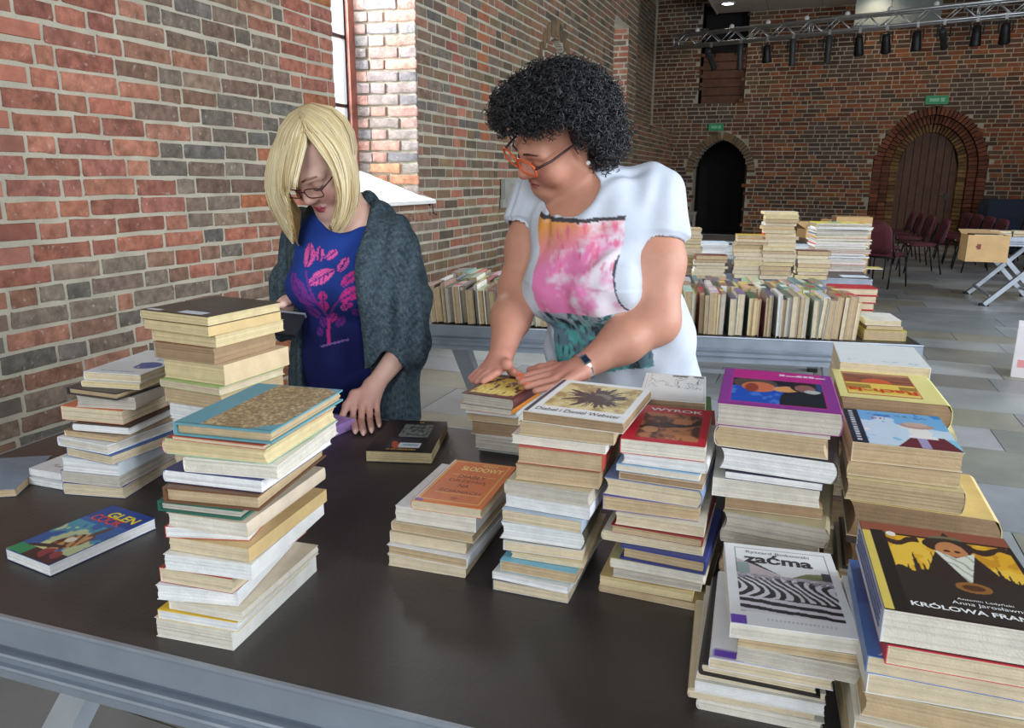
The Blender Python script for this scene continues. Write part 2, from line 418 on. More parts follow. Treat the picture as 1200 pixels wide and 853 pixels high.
# window 2 deep in the wall
win2 = struct(empty('window_2', (-3.9, 13.7, 2.5)), 'small far window with a white frame')
for bx_ in ((13.2, 13.3, 2.5, 4.05), (14.15, 14.25, 2.5, 4.05), (13.3, 14.15, 2.5, 2.58), (13.3, 14.15, 3.97, 4.05), (13.68, 13.76, 2.58, 3.97)):
    b = MB(); b.box(-3.84, -3.78, *bx_); fit(b.build('window_frame', M['white_paint']), win2)
for ya, yb in ((13.3, 13.68), (13.76, 14.15)):
    b = MB(); b.box(-3.812, -3.808, ya, yb, 2.58, 3.97)
    o = b.build('pane', M['glass']); o.parent = win2; o.matrix_parent_inverse = Matrix.Translation(win2.location).inverted()

# recessed end of the window wall: thick below a ledge, set back above --
b = MB(); b.box(-4.3, -3.462, LEND, FY, 0, 2.62); b.box(-4.6, -4.062, LEND, FY, 2.62, TOP)
b.add([(-3.462, LEND, 2.62), (-3.462, FY, 2.62), (-4.062, FY, 2.80), (-4.062, LEND, 2.80)], [(0, 1, 2, 3)])
wl2 = struct(b.build('wall_left_end', M['mortar']), 'far end of the window wall set back above a ledge')
b = MB(); r = random.Random(31)
for (y, z, w, hh) in courses(LEND, FY, 0, 2.6, rng=r): b.col = jit(r.choice(OLIVE + RED[:2]), r); far_brick(b, (-3.454, y, z), (0, 1, 0), (1, 0, 0), w, hh, 0.004)
for (y, z, w, hh) in courses(LEND, FY, 2.8, 5.6, rng=r): b.col = jit(r.choice(OLIVE + GREY), r); far_brick(b, (-4.054, y, z), (0, 1, 0), (1, 0, 0), w, hh, 0.004)
o = b.build('bricks', M['brick_far'], wl2, colors=True); o['kind'] = 'stuff'

# far wall -----------------------------------------------------------
DL = (-2.90, -1.58, 2.42)          # left doorway x0, x1, apex height
DR = (1.81, 3.06, 2.55)            # right door
OP = (-2.87, -1.81, 3.28, 5.15)    # shuttered opening high in the wall
def pointed(x, x0, x1, apex, spring):
    """height of a pointed arch at x"""
    c = (x0 + x1) / 2; hw = (x1 - x0) / 2; t = min(1.0, abs(x - c) / hw)
    R = (1.25 if x1 < 0 else 1.06) * hw; k = R - hw
    y = math.sqrt(max(0.0, R * R - (t * hw + k) ** 2)); ymax = math.sqrt(R * R - k * k)
    return spring + (apex - spring) * y / ymax
SPL, SPR = 1.62, 1.72
OUT = 0.56                         # width of the right door's stepped brick surround
def far_free(x, z):
    if DL[0] - 0.2 < x < DL[1] + 0.2:
        if DL[0] < x < DL[1] and z < pointed(x, DL[0], DL[1], DL[2], SPL): return False
        if z > SPL - 0.1 and z < pointed(x, DL[0] - 0.2, DL[1] + 0.2, DL[2] + 0.2, SPL): return False
    if DR[0] - OUT < x < DR[1] + OUT and z < pointed(x, DR[0] - OUT, DR[1] + OUT, DR[2] + OUT, SPR): return False
    if OP[0] < x < OP[1] and z > OP[2] and z < 5.6: return False
    return True
b = MB()
xs = sorted({-4.6, DL[0], DL[1], OP[1], DR[0] - OUT, DR[1] + OUT, 8.3, OP[0]} | {DL[0] + (DL[1] - DL[0]) * k / 24 for k in range(25)} | {DR[0] - OUT + (DR[1] - DR[0] + 2 * OUT) * k / 36 for k in range(37)})
for i in range(len(xs) - 1):
    xa, xb = xs[i], xs[i + 1]; xm = (xa + xb) / 2; z0 = 0.0
    if DL[0] < xm < DL[1]: z0 = pointed(xm, DL[0], DL[1], DL[2], SPL)
    if DR[0] - OUT < xm < DR[1] + OUT: z0 = pointed(xm, DR[0] - OUT, DR[1] + OUT, DR[2] + OUT, SPR)
    if OP[0] < xm < OP[1]:
        b.box(xa, xb, FY + 0.012, FY + 0.6, z0, OP[2]); b.box(xa, xb, FY + 0.012, FY + 0.6, 5.6, TOP)
    else: b.box(xa, xb, FY + 0.012, FY + 0.6, z0, TOP)
b.box(DR[0] - 0.8, DR[1] + 0.8, FY + 0.5, FY + 0.7, 0, 3.6)
wall_far = struct(b.build('wall_far', M['mortar']), 'dim far brick wall with two arched doors')
FARC = [rgb(120, 74, 52), rgb(132, 80, 52), rgb(106, 66, 50), rgb(140, 88, 56), rgb(94, 66, 56), rgb(102, 80, 60), rgb(84, 66, 58)]
b = MB(); r = random.Random(41)
for (x, z, w, hh) in courses(-4.0, 6.2, 0, 6.2, rng=r, free=far_free, joint=0.015):
    cc = r.choice(FARC)
    if x < -1.3 and z > 1.5: cc = r.choice([rgb(112, 78, 58), rgb(104, 82, 62), rgb(96, 66, 54)])
    if (math.sin(x * 2.1 + 1) + math.sin(z * 3.3 + x)) > 1.1: cc = r.choice([rgb(92, 76, 68), rgb(84, 66, 60)])
    b.col = jit(cc, r, 0.22); far_brick(b, (x, FY + 0.008, z), (1, 0, 0), (0, -1, 0), w, hh, r.uniform(0, 0.006))
def arch_ring(b, x0, x1, apex, spring, width, y, cols, n=34, legs=True, dpt=0.01):
    c = (x0 + x1) / 2
    pts = []
    for k in range(n + 1):
        t = math.pi * k / n; x = c - math.cos(t) * (x1 - x0) / 2
        pts.append(Vector((x, y, pointed(x, x0, x1, apex, spring))))
    for k in range(n):
        m = (pts[k] + pts[k + 1]) / 2; tg = (pts[k + 1] - pts[k]); ln = tg.length; tg.normalize()
        nr_ = Vector((-tg.z, 0, tg.x))
        for s in ((0.0, 1.0),):
            cc = m + nr_ * width / 2; b.col = jit(r.choice(cols), r, 0.22); vs = []
            for du, dv, f in ((-1, -1, 0), (1, -1, 0), (1, 1, 0), (-1, 1, 0), (-1, -1, 1), (1, -1, 1), (1, 1, 1), (-1, 1, 1)):
                sc = (1.0 if dv < 0 else 1.0 + width / max(0.3, (x1 - x0) / 2) * 0.8)
                vs.append(cc + tg * du * (ln / 2 - 0.007) * sc + nr_ * dv * width * 0.48 + Vector((0, -dpt if f else 0.3, 0)))
            b.add(vs, [(4, 5, 6, 7), (0, 1, 5, 4), (1, 2, 6, 5), (2, 3, 7, 6), (3, 0, 4, 7)])
    if legs:
        z = 0.0
        while z < spring:
            for xx in (x0 - width / 2, x1 + width / 2):
                b.col = jit(r.choice(cols), r, 0.22)
                b.box(xx - width * 0.48, xx + width * 0.48, y - dpt, y + 0.3, z, min(z + 0.082, spring))
            z += 0.097
arch_ring(b, DL[0], DL[1], DL[2], SPL, 0.19, FY, [rgb(116, 92, 66), rgb(104, 84, 64)], 30, False)
AC = [rgb(120, 74, 54), rgb(108, 66, 50), rgb(98, 62, 48)]
arch_ring(b, DR[0] - 0.37, DR[1] + 0.37, DR[2] + 0.37, SPR, 0.18, FY + 0.01, AC, 40)
arch_ring(b, DR[0] - 0.185, DR[1] + 0.185, DR[2] + 0.185, SPR, 0.175, FY + 0.10, AC, 36)
arch_ring(b, DR[0], DR[1], DR[2], SPR, 0.175, FY + 0.20, [rgb(128, 100, 64), rgb(110, 80, 54)], 32)
o = b.build('bricks', M['brick_far'], wall_far, colors=True); o['kind'] = 'stuff'
# right door: vertical oak boards in a pointed arch
door = struct(empty('door_1', ((DR[0] + DR[1]) / 2, FY + 0.34, 0)), 'closed brown wooden door in a stepped brick arch')
nb = 8
for k in range(nb):
    xa = DR[0] - 0.02 + (DR[1] - DR[0] + 0.04) * k / nb; xb = DR[0] - 0.02 + (DR[1] - DR[0] + 0.04) * (k + 1) / nb - 0.012
    za, zb = [pointed(min(max(q, DR[0]), DR[1]), DR[0], DR[1], DR[2] + 0.01, SPR) for q in (xa, xb)]
    bb = MB(); vs = [(xa, 0), (xb, 0), (xb, zb), (xa, za)]; y0 = FY + 0.33
    c = door.location
    bb.add([(p[0] - c.x, y0 - c.y, p[1]) for p in vs] + [(p[0] - c.x, y0 + 0.06 - c.y, p[1]) for p in vs], [(0, 1, 2, 3), (7, 6, 5, 4), (0, 4, 5, 1), (1, 5, 6, 2), (2, 6, 7, 3), (3, 7, 4, 0)])
    bb.build('plank', M['wood'], door)
bb = MB(); bb.box(0.44, 0.50, -0.06, 0.0, 1.02, 1.2); bb.box(0.34, 0.48, -0.09, -0.06, 1.1, 1.13); bb.build('door_handle', M['black_metal'], door)
bb = MB(); bb.box(-0.66, 0.66, 0.06, 0.12, 0, 2.6); bb.build('door_backing', M['dark'], door)
# left doorway: dark passage with an open leaf at its right side
b = MB(); b.box(DL[0] - 0.3, DL[1] + 0.3, FY + 3.4, FY + 3.5, 0, 3); b.box(DL[0] - 0.35, DL[0] - 0.3, FY + 0.6, FY + 3.5, 0, 3); b.box(DL[1] + 0.3, DL[1] + 0.35, FY + 0.6, FY + 3.5, 0, 3); b.box(DL[0] - 0.35, DL[1] + 0.35, FY + 0.6, FY + 3.5, 2.9, 3)
struct(b.build('wall_passage', plain('passage_plaster', rgb(62, 58, 56), 0.9)), 'dark passage behind the open doorway')
door2 = struct(empty('door_2', (DL[1] - 0.02, FY + 0.3, 0)), 'open dark wooden door leaf in the left doorway')
for k in range(6):
    bb = MB(); za = pointed(DL[1] - 0.05 - 0.2 * k * 0.98 * 0.55, DL[0], DL[1], DL[2], SPL) * 0.97
    bb.box(-0.05, 0.0, 0.2 * k, 0.2 * k + 0.19, 0.02, za); bb.build('plank', M['wood'], door2)
# high shuttered opening
b = MB(); b.box(OP[0], OP[1], FY + 0.45, FY + 0.5, OP[2], 5.6); b.box(OP[0] - 0.02, OP[0], FY, FY + 0.5, OP[2], 5.6); b.box(OP[1], OP[1] + 0.02, FY, FY + 0.5, OP[2], 5.6)
struct(b.build('wall_opening', M['dark']), 'dark recess of the high opening')
shut = struct(empty('window_3', ((OP[0] + OP[1]) / 2, FY + 0.3, OP[2])), 'high opening closed with brown boards')
for k in range(6):
    bb = MB(); bb.box(-0.52, 0.52, 0.02, 0.05, 0.02 + k * 0.2, 0.205 + k * 0.2); bb.build('plank', M['wood'], shut)

# closing walls, ceiling ---------------------------------------------
M['plaster'] = plain('grey_plaster', rgb(150, 144, 136), 0.9, 0, 0.1, 2)
b = MB()
for ya, yb in ((-5, 0.0), (2.0, 4.5), (6.5, 9.0), (11.0, FY + 0.6)): b.box(6.2, 6.5, ya, yb, 0, TOP)
for ya, yb in ((0, 2), (4.5, 6.5), (9, 11)): b.box(6.2, 6.5, ya, yb, 0, 1.2); b.box(6.2, 6.5, ya, yb, 4.8, TOP)
struct(b.build('wall_right', M['plaster']), 'plain right wall with tall windows')
b = MB(); b.box(-4.1, -1.0, -5.3, -5, 0, TOP); b.box(1.4, 3.4, -5.3, -5, 0, TOP); b.box(5.8, 8.3, -5.3, -5, 0, TOP); b.box(-1.0, 1.4, -5.3, -5, 0, 1.4); b.box(-1.0, 1.4, -5.3, -5, 5, TOP); b.box(3.4, 5.8, -5.3, -5, 0, 1.4); b.box(3.4, 5.8, -5.3, -5, 5, TOP)
struct(b.build('wall_rear', M['plaster']), 'plain rear wall with tall windows')
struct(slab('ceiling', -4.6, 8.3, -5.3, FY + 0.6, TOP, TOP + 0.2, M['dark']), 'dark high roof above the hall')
ceil2 = struct(slab('ceiling_panel', -2.56, 8.0, 13.0, FY, 5.36, 5.5, M['mortar']), 'pale suspended ceiling over the far end')
for i in range(9):
    for j in range(6):
        x0 = -2.56 + i * 1.18; y1 = FY - j * 1.2
        bb = MB(); bb.box(x0 + 0.006, x0 + 1.174, y1 - 1.194, y1 - 0.006, 5.345, 5.365); bb.build('ceiling_tile', M['ceiling'], ceil2)
b = MB(); b.box(-2.58, -2.54, 13.0, FY, 5.33, 5.8); o = b.build('edge_fascia', M['ceiling'], ceil2)

# floor of stone slabs -------------------------------------------------
M['slab'] = colored('worn_stone', 'object', 0.34, 0.20, 2.2, 0.06, 30, 0.5)
M['slab_far'] = colored('worn_stone_far', 'attr', 0.34, 0.20, 2.2, 0.06, 30, 0.5)
floor = struct(slab('floor', -4.6, 8.3, -5.3, FY + 4, -0.2, -0.006, plain('floor_joint', rgb(92, 92, 88), 0.8)), 'worn grey stone slab floor')
SL = [rgb(140, 143, 143), rgb(152, 156, 157), rgb(130, 131, 124), rgb(142, 139, 126), rgb(160, 164, 164), rgb(134, 138, 142)]
r = random.Random(51); cand = []
y = -1.0; row = 0
while y < FY:
    dy = r.choice([0.42, 0.5, 0.58]); x = -3.3 - r.uniform(0, 0.8)
    while x < 8:
        dx = r.uniform(0.8, 1.5); cand.append((x, y, dx, dy, jit(r.choice(SL), r, 0.05))); x += dx
    y += dy
def vis(c):
    p = photo((c[0] + c[2] / 2, c[1] + c[3] / 2, 0)); return (-100 < p[0] < 1300 and p[1] < 900 and p[2] > 0), p[2]
near = sorted([c for c in cand if vis(c)[0]], key=lambda c: vis(c)[1])[:180]; ns = set(id(c) for c in near)
unit = MB(); unit.box(0, 1, 0, 1, -0.03, 0); ume = mesh('slab', unit.v, unit.f); ume.materials.append(M['slab'])
for c in near:
    o = bpy.data.objects.new('slab', ume); COL.objects.link(o); o.location = (c[0], c[1], r.uniform(-0.001, 0.001)); o.scale = (c[2] - 0.006, c[3] - 0.006, 1); o.color = (*c[4], 1); o.parent = floor
b = MB()
for c in cand:
    if id(c) in ns: continue
    b.col = c[4]; b.box(c[0], c[0] + c[2] - 0.006, c[1], c[1] + c[3] - 0.006, -0.03, 0.0)
o = b.build('slabs', M['slab_far'], floor, colors=True); o['kind'] = 'stuff'
# ------------------------------------------------------------------ stage-deck tables
TZ = 0.845
PROF = [(0.0, 0.0), (0.001, -0.004), (0.0, -0.008), (0.0, -0.048), (-0.010, -0.050), (-0.010, -0.057), (0.007, -0.057), (0.009, -0.060), (0.007, -0.064), (0.0, -0.066), (0.0, -0.078),
        (0.008, -0.078), (0.010, -0.081), (0.008, -0.085), (-0.002, -0.087), (-0.002, -0.108), (-0.03, -0.108), (-0.03, -0.022), (-0.006, -0.022), (-0.006, 0.0)]
def deck_table(fl, rz, lx, ly, label, group, legs='x'):
    """table made of a stage deck; fl = front left corner on the floor plan"""
    t = empty('deck_table', (fl[0], fl[1], 0), rz); tag(t, label, 'table', group)
    b = MB(); b.box(0.006, lx - 0.006, 0.006, ly - 0.006, TZ - 0.02, TZ); b.build('table_top', M['deck'], t)
    for (a, bb, nrm) in (((0, 0), (lx, 0), (0, -1)), ((lx, 0), (lx, ly), (1, 0)), ((lx, ly), (0, ly), (0, 1)), ((0, ly), (0, 0), (-1, 0))):
        b = MB(); n = len(PROF); vs = []
        dx, dy = bb[0] - a[0], bb[1] - a[1]; L_ = math.hypot(dx, dy); dx /= L_; dy /= L_
        for (px_, py_) in (a, bb):
            sgn = 1 if (px_, py_) == a else -1
            for (d, z) in PROF:
                vs.append((px_ + nrm[0] * d - dx * sgn * d, py_ + nrm[1] * d - dy * sgn * d, TZ + z + 0.0008))
        fs = [(i, (i + 1) % n, n + (i + 1) % n, n + i) for i in range(n)]
        b.add(vs, fs); b.add(vs[:n], [tuple(range(n - 1, -1, -1))]); b.add(vs[n:], [tuple(range(n))])
        b.build('side_rail', M['alu'], t)
    for xe in (0.20, lx - 0.20):
        for s in (-1, 1):
            ya, yb = (0.10, ly - 0.10) if s > 0 else (ly - 0.10, 0.10)
            b = MB(); b.bar((xe + s * 0.027, ya, 0.02), (xe + s * 0.027, yb, TZ - 0.10), 0.05, 0.075, up=(1, 0, 0))
            lg = b.build('leg', M['alu_dull'], t)
            b = MB(); b.box(xe + s * 0.027 - 0.035, xe + s * 0.027 + 0.035, ya - 0.05, ya + 0.05, 0, 0.03); b.build('rubber_foot', M['rubber'], lg)
        b = MB(); b.tube([(xe - 0.06, ly / 2, (TZ - 0.08) / 2), (xe + 0.06, ly / 2, (TZ - 0.08) / 2)], 0.016, 10); b.build('pivot_bolt', M['alu'], t)
    for yy in (0.16, ly - 0.16):
        b = MB(); b.bar((0.2, yy, 0.12), (lx - 0.2, yy, 0.12), 0.03, 0.03); b.build('stretcher', M['alu_dull'], t)
    return t
RN = math.radians(3.0)
NEAR_FL = (-1.665, 0.622)
near_table = deck_table(NEAR_FL, RN, 2.0, 1.02, 'dark topped aluminium deck table in the foreground under the big book stacks', 'deck tables')
RM = math.radians(11.0)
MID_FL = (-1.57, 2.905)
mid_table = deck_table(MID_FL, RM, 2.07, 1.0, 'aluminium deck table behind the women holding rows of spine-up books', 'deck tables')
RF = math.radians(4.0)
FAR_FL = (-1.60, 5.28)
far_table = deck_table(FAR_FL, RF, 2.02, 1.0, 'deck table behind the spine-up rows carrying the tall magazine pile', 'deck tables')
far2_table = deck_table((-1.75, 6.92), math.radians(3), 2.0, 1.0, 'deck table with silver rail between the magazine pile table and the last one', 'deck tables')
far3_table = deck_table((-1.65, 8.12), math.radians(4), 2.0, 1.0, 'bare deck table farthest back on the left in front of the open doorway', 'deck tables')
box_table = deck_table((2.82, 10.40), math.pi / 2, 1.45, 0.86, 'silver folding table with crossed legs beside the cardboard box on the right', 'deck tables')

# ------------------------------------------------------------------ books
M['cover'] = colored('printed_cover', 'attr', 0.42, 0.10, 30, 0.05, 60, 0.45)
M['print'] = colored('cover_print', 'attr', 0.40, 0.03, 30, 0, 60, 0.45)
M['pages'] = colored('page_edges', 'attr', 0.9, 0.10, 45, 0.25, 400, 0.2)
M['ink'] = {}
def ink(c):
    k = tuple(round(x, 3) for x in c)
    if k not in M['ink']: M['ink'][k] = plain('printing_ink', c, 0.5, 0, 0.02)
    return M['ink'][k]
PG = dict(C=rgb(206, 189, 160), T=rgb(186, 162, 128), W=rgb(222, 221, 219), G=rgb(188, 180, 167), Y=rgb(208, 189, 146), B=rgb(158, 131, 102), K=rgb(212, 204, 190))
def book_meshes(W, L, T, col, pg, spine='L', hc=False, rng=RNG, back=None, spcol=None, bulge=None, nz=None):
    back = back or col; spcol = spcol or col
    if bulge is None: bulge = rng.choice([0, 0, 0.10, 0.22]) * T if T > 0.012 else 0
    tc = 0.0026 if hc else 0.0009; ov = 0.003 if hc else 0.0
    # cover: front sheet, spine arc, back sheet, swept along y
    arc = []; ns = 6
    for k in range(ns + 1):
        t = math.pi * k / ns; arc.append((-bulge * math.sin(t) + 0.0, T / 2 + (T / 2) * math.cos(t) if bulge else T - T * k / ns))
    outer = [(W, T)] + [(max(x, -1), z) for x, z in arc] + [(W, 0.0)]
    inner = [(W, T - tc)] + [(x + tc * 1.3, min(max(z, tc), T - tc)) for x, z in arc] + [(W, tc)]
    n = len(outer); vs = []; fs = []; cs = []
    def colat(i):
        return col if i <= 1 else (back if i >= n - 2 else spcol)
    for y in (-ov, L + ov):
        for (x, z) in outer + inner: vs.append((x, y, z))
    def quad(a, b, c, d, cc):
        k = len(V); V.extend([vs[a], vs[b], vs[c], vs[d]]); C.extend([cc] * 4); F.append((k, k + 1, k + 2, k + 3))
    V = []; C = []; F = []; s = 2 * n
    paper = rgb(225, 220, 210) if not hc else None
    for i in range(n - 1):
        cc = col if i == 0 else (back if i == n - 2 else spcol)
        quad(i, i + 1, s + i + 1, s + i, cc)
        quad(n + i + 1, n + i, s + n + i, s + n + i + 1, paper or cc)
        quad(i + 1, i, n + i, n + i + 1, cc)
        quad(s + i, s + i + 1, s + n + i + 1, s + n + i, cc)
    quad(0, s, s + n, n, col); quad(n - 1, 2 * n - 1, s + 2 * n - 1, s + n - 1, back)
    if spine == 'R': V = [(W - x, y, z) for x, y, z in V]; F = [f[::-1] for f in F]
    cover = (V, F, C)
    # pages: ragged layers
    PV = []; PF = []; PC = []
    nz = nz or max(4, min(16, int(T / 0.0022)))
    ins = 0.0012 if not hc else 0.0015; z0, z1 = tc, T - tc
    bow = rng.uniform(-0.0015, 0.0025)
    for k in range(nz + 1):
        q = k / nz; z = z0 + (z1 - z0) * q
        x0 = (-bulge * math.sin(math.pi * min(max(z / T, 0), 1)) if bulge else 0) + tc * 1.5
        x1 = W - ins - ov + bow * math.sin(math.pi * q) + rng.uniform(-0.0007, 0.0004)
        if bulge: x1 -= bulge * 0.7 * math.sin(math.pi * q)
        ya = ins + rng.uniform(-0.0004, 0.0008); yb = L - ins + rng.uniform(-0.0008, 0.0003)
        PV += [(x0, ya, z), (x1, ya, z), (x1, yb, z), (x0, yb, z)]
        v = 1 + rng.uniform(-0.09, 0.07); PC += [tuple(min(1, c * v) for c in pg)] * 4
    for k in range(nz):
        a = k * 4
        for e in range(4): PF.append((a + e, a + (e + 1) % 4, a + 4 + (e + 1) % 4, a + 4 + e))
    PF += [(3, 2, 1, 0), (nz * 4, nz * 4 + 1, nz * 4 + 2, nz * 4 + 3)]
    if spine == 'R': PV = [(W - x, y, z) for x, y, z in PV]; PF = [f[::-1] for f in PF]
    return cover, (PV, PF, PC)
def book(W, L, T, col, pg, loc, rot, label, group=None, **kw):
    (cv, cf, cc), (pv, pf, pc) = book_meshes(W, L, T, col, pg, **kw)
    o = obj('book', mesh('book', cv, cf, False, cc), None, M['cover'], loc, rot); tag(o, label, 'book', group)
    obj('pages', mesh('pages', pv, pf, False, pc), o, M['pages'])
    o['dim'] = (W, L, T)
    return o

def vnoise(u, v, sc, seed=0):
    g = np.random.RandomState(seed).rand(64, 64); x = u * sc; y = v * sc
    xi = np.floor(x).astype(int); yi = np.floor(y).astype(int); fx = x - xi; fy = y - yi
    fx = fx * fx * (3 - 2 * fx); fy = fy * fy * (3 - 2 * fy)
    a = g[xi % 64, yi % 64]; b = g[(xi + 1) % 64, yi % 64]; c = g[xi % 64, (yi + 1) % 64]; d = g[(xi + 1) % 64, (yi + 1) % 64]
    return (a * (1 - fx) + b * fx) * (1 - fy) + (c * (1 - fx) + d * fx) * fy
def fbm(u, v, sc, seed=0): return (vnoise(u, v, sc, seed) + 0.5 * vnoise(u, v, sc * 2.1, seed + 1) + 0.25 * vnoise(u, v, sc * 4.3, seed + 2)) / 1.75
class Art:
    """a printed picture: colours on a fine grid, u to the right, v upwards"""
    def __init__(s, nx, ny, base):
        s.nx, s.ny = nx, ny; v, u = np.meshgrid(np.linspace(0, 1, ny), np.linspace(0, 1, nx), indexing='ij')
        s.u, s.v = u, v; s.c = np.ones((ny, nx, 3)) * np.array(base)
    def put(s, mask, col, a=1.0):
        m = (np.asarray(mask, float) * a)[..., None]; s.c = s.c * (1 - m) + np.array(col) * m; return s
    def rect(s, x0, x1, y0, y1): return (s.u > x0) & (s.u < x1) & (s.v > y0) & (s.v < y1)
    def ell(s, cx, cy, rx, ry, rot=0.0):
        du, dv = s.u - cx, s.v - cy; c, n = math.cos(rot), math.sin(rot)
        return ((du * c + dv * n) / rx) ** 2 + ((-du * n + dv * c) / ry) ** 2 < 1
    def tri(s, p, q, r):
        def e(a, b): return (b[0] - a[0]) * (s.v - a[1]) - (b[1] - a[1]) * (s.u - a[0])
        a, b, c = e(p, q), e(q, r), e(r, p); return ((a >= 0) & (b >= 0) & (c >= 0)) | ((a <= 0) & (b <= 0) & (c <= 0))
    def frame(s, x0, x1, y0, y1, w, wy=None):
        wy = wy or w; return s.rect(x0, x1, y0, y1) & ~s.rect(x0 + w, x1 - w, y0 + wy, y1 - wy)
    def plane(s, bk, x0=0.0005, x1=None, y0=0.0005, y1=None, z=None, name='cover_print'):
        W, L, T = bk['dim']; x1 = x1 if x1 is not None else W - 0.0005; y1 = y1 if y1 is not None else L - 0.0005; z = z if z is not None else T + 0.0004
        vs = np.stack([x0 + s.u * (x1 - x0), y0 + s.v * (y1 - y0), np.full_like(s.u, z)], -1).reshape(-1, 3)
        i = np.arange(s.nx * s.ny).reshape(s.ny, s.nx)
        fs = np.stack([i[:-1, :-1], i[:-1, 1:], i[1:, 1:], i[1:, :-1]], -1).reshape(-1, 4)
        return obj(name, mesh(name, vs.tolist(), fs.tolist(), False, s.c.reshape(-1, 3)), bk, M['print'])
def text_on(parent, s, x, y, w, h, col, rot=0.0, z=None, name='lettering', M4=None, shear=0.0, spacing=1.0, bold=0.0):
    """flat lettering fitted into a w x h box whose lower left corner is (x, y) on the cover"""
    cu = bpy.data.curves.new('lettering', 'FONT'); cu.body = s; cu.size = 1.0; cu.shear = shear; cu.space_character = spacing; cu.offset = bold
    t = bpy.data.objects.new('tmp', cu); COL.objects.link(t)
    dg = bpy.context.evaluated_depsgraph_get(); me = bpy.data.meshes.new_from_object(t.evaluated_get(dg)); bpy.data.objects.remove(t, do_unlink=True)
    co = np.array([v.co[:] for v in me.vertices])
    mn, mx = co.min(0), co.max(0); co = (co - mn) / np.maximum(mx - mn, 1e-6)
    zz = z if z is not None else parent['dim'][2] + 0.0008
    c, n = math.cos(rot), math.sin(rot); px_, py_ = co[:, 0] * w, co[:, 1] * h
    out = np.stack([x + px_ * c - py_ * n, y + px_ * n + py_ * c, np.full(len(co), zz)], -1)
    if M4 is not None: out = np.array([(M4 @ Vector(p))[:] for p in out])
    me.vertices.foreach_set('co', out.ravel()); me.update(); me.materials.clear(); me.materials.append(ink(col))
    return obj(name, me, parent)

def on_plane(pt, z):
    """point on the horizontal plane z metres above the deck seen at pixel pt"""
    a = look(pt, 1.0); t = (CAM_H - (TZ + z)) / (CAM_H - a.z); return Vector((a.x * t, a.y * t, 0))
ORD = ['topmost', 'second from the top', 'third from the top', 'fourth from the top', 'fifth from the top', 'sixth from the top', 'seventh from the top', 'eighth from the top',
       'ninth from the top', 'tenth from the top', 'eleventh from the top', 'twelfth from the top', 'thirteenth from the top', 'fourteenth from the top', 'fifteenth from the top', 'sixteenth from the top', 'seventeenth from the top']
SPECIAL = {}
BOPT = dict(krol=dict(bulge=0.0, spcol=rgb(196, 200, 214)), zacma=dict(bulge=0.0), web=dict(bulge=0.0), green3=dict(bulge=0.006, spcol=rgb(190, 64, 60)))
def stack(key, phrase, base, top, H, ang, items, seed, tilt=0.0):
    """items from top to bottom: (t, W cm, L cm, dx cm, drot, cover rgb, page key, spine, hc, colour word[, special key])"""
    r = random.Random(seed); tot = sum(i[0] for i in items); z = TZ; n = len(items)
    for k in range(n - 1, -1, -1):
        it = items[k]; T = it[0] / tot * H - 0.0008; q = 1 - k / max(1, n - 1)
        P = base.lerp(top, q); a = math.radians(ang + it[4] + r.uniform(-1.2, 1.2))
        sx, sy = it[3] / 100 + r.uniform(-0.003, 0.003), r.uniform(-0.007, 0.007) * (k > 0)
        A = math.radians(ang); x = P.x + math.cos(A) * sx - math.sin(A) * sy; y = P.y + math.sin(A) * sx + math.cos(A) * sy
        W, L = it[1] / 100, it[2] / 100
        kind = 'hardback' if it[8] else 'paperback'
        lab = '%s %s, %s in %s' % (it[9], kind, ORD[k], phrase)
        if k == n - 1: lab = '%s %s at the bottom of %s' % (it[9], kind, phrase)
        sp = it[10] if len(it) > 10 else None
        if sp and isinstance(sp, str) and sp in LABELS: lab = LABELS[sp]
        b = book(W, L, T, rgb(*it[5]), PG[it[6]], (x, y, z + 0.0004), (r.uniform(-1, 1) * 0.002, r.uniform(-1, 1) * 0.002, a), lab, key, spine=it[7], hc=it[8], rng=r, **BOPT.get(sp, {}))
        if sp: SPECIAL[sp] = b
        z += T + 0.0008
    return z
LABELS = dict(
    comp='marbled brown hardback with blue cloth spine on the tall stack nearest the table edge',
    green3='paperback with mint green cover and rounded red spine under the marbled hardback',
    slod='orange paperback with yellow title frame on the low stack beside the tall one',
    web='white framed paperback with a dark winged sepia picture beside the wristwatch',
    wyrok='red paperback with a brown landscape picture and white title word',
    draw='white book with a fine line drawing behind the red paperback',
    magenta='magenta paperback showing two faces, one in blue and one in black',
    white9='plain white covered book farthest back at the right end of the table',
    rach='pale yellow paperback with a sunset picture and red upside-down title',
    bride='paperback showing a hatted figure in a red coat against blue sky',
    zacma='white paperback with black wavy stripes picture and large lowercase title',
    krol='paperback with a veiled queen before dark spires on a yellow sky',
    blueish='blue paperback with white script letters under the veiled queen book',
    hands='yellow and brown paperback held flat under both hands of the curly-haired woman',
    darktop='dark brown covered book with white label topping the stack below the brick wall',
    whiteblue='white paperback with a blue ink picture topping the leftmost stack')
K = (30, 30, 34)
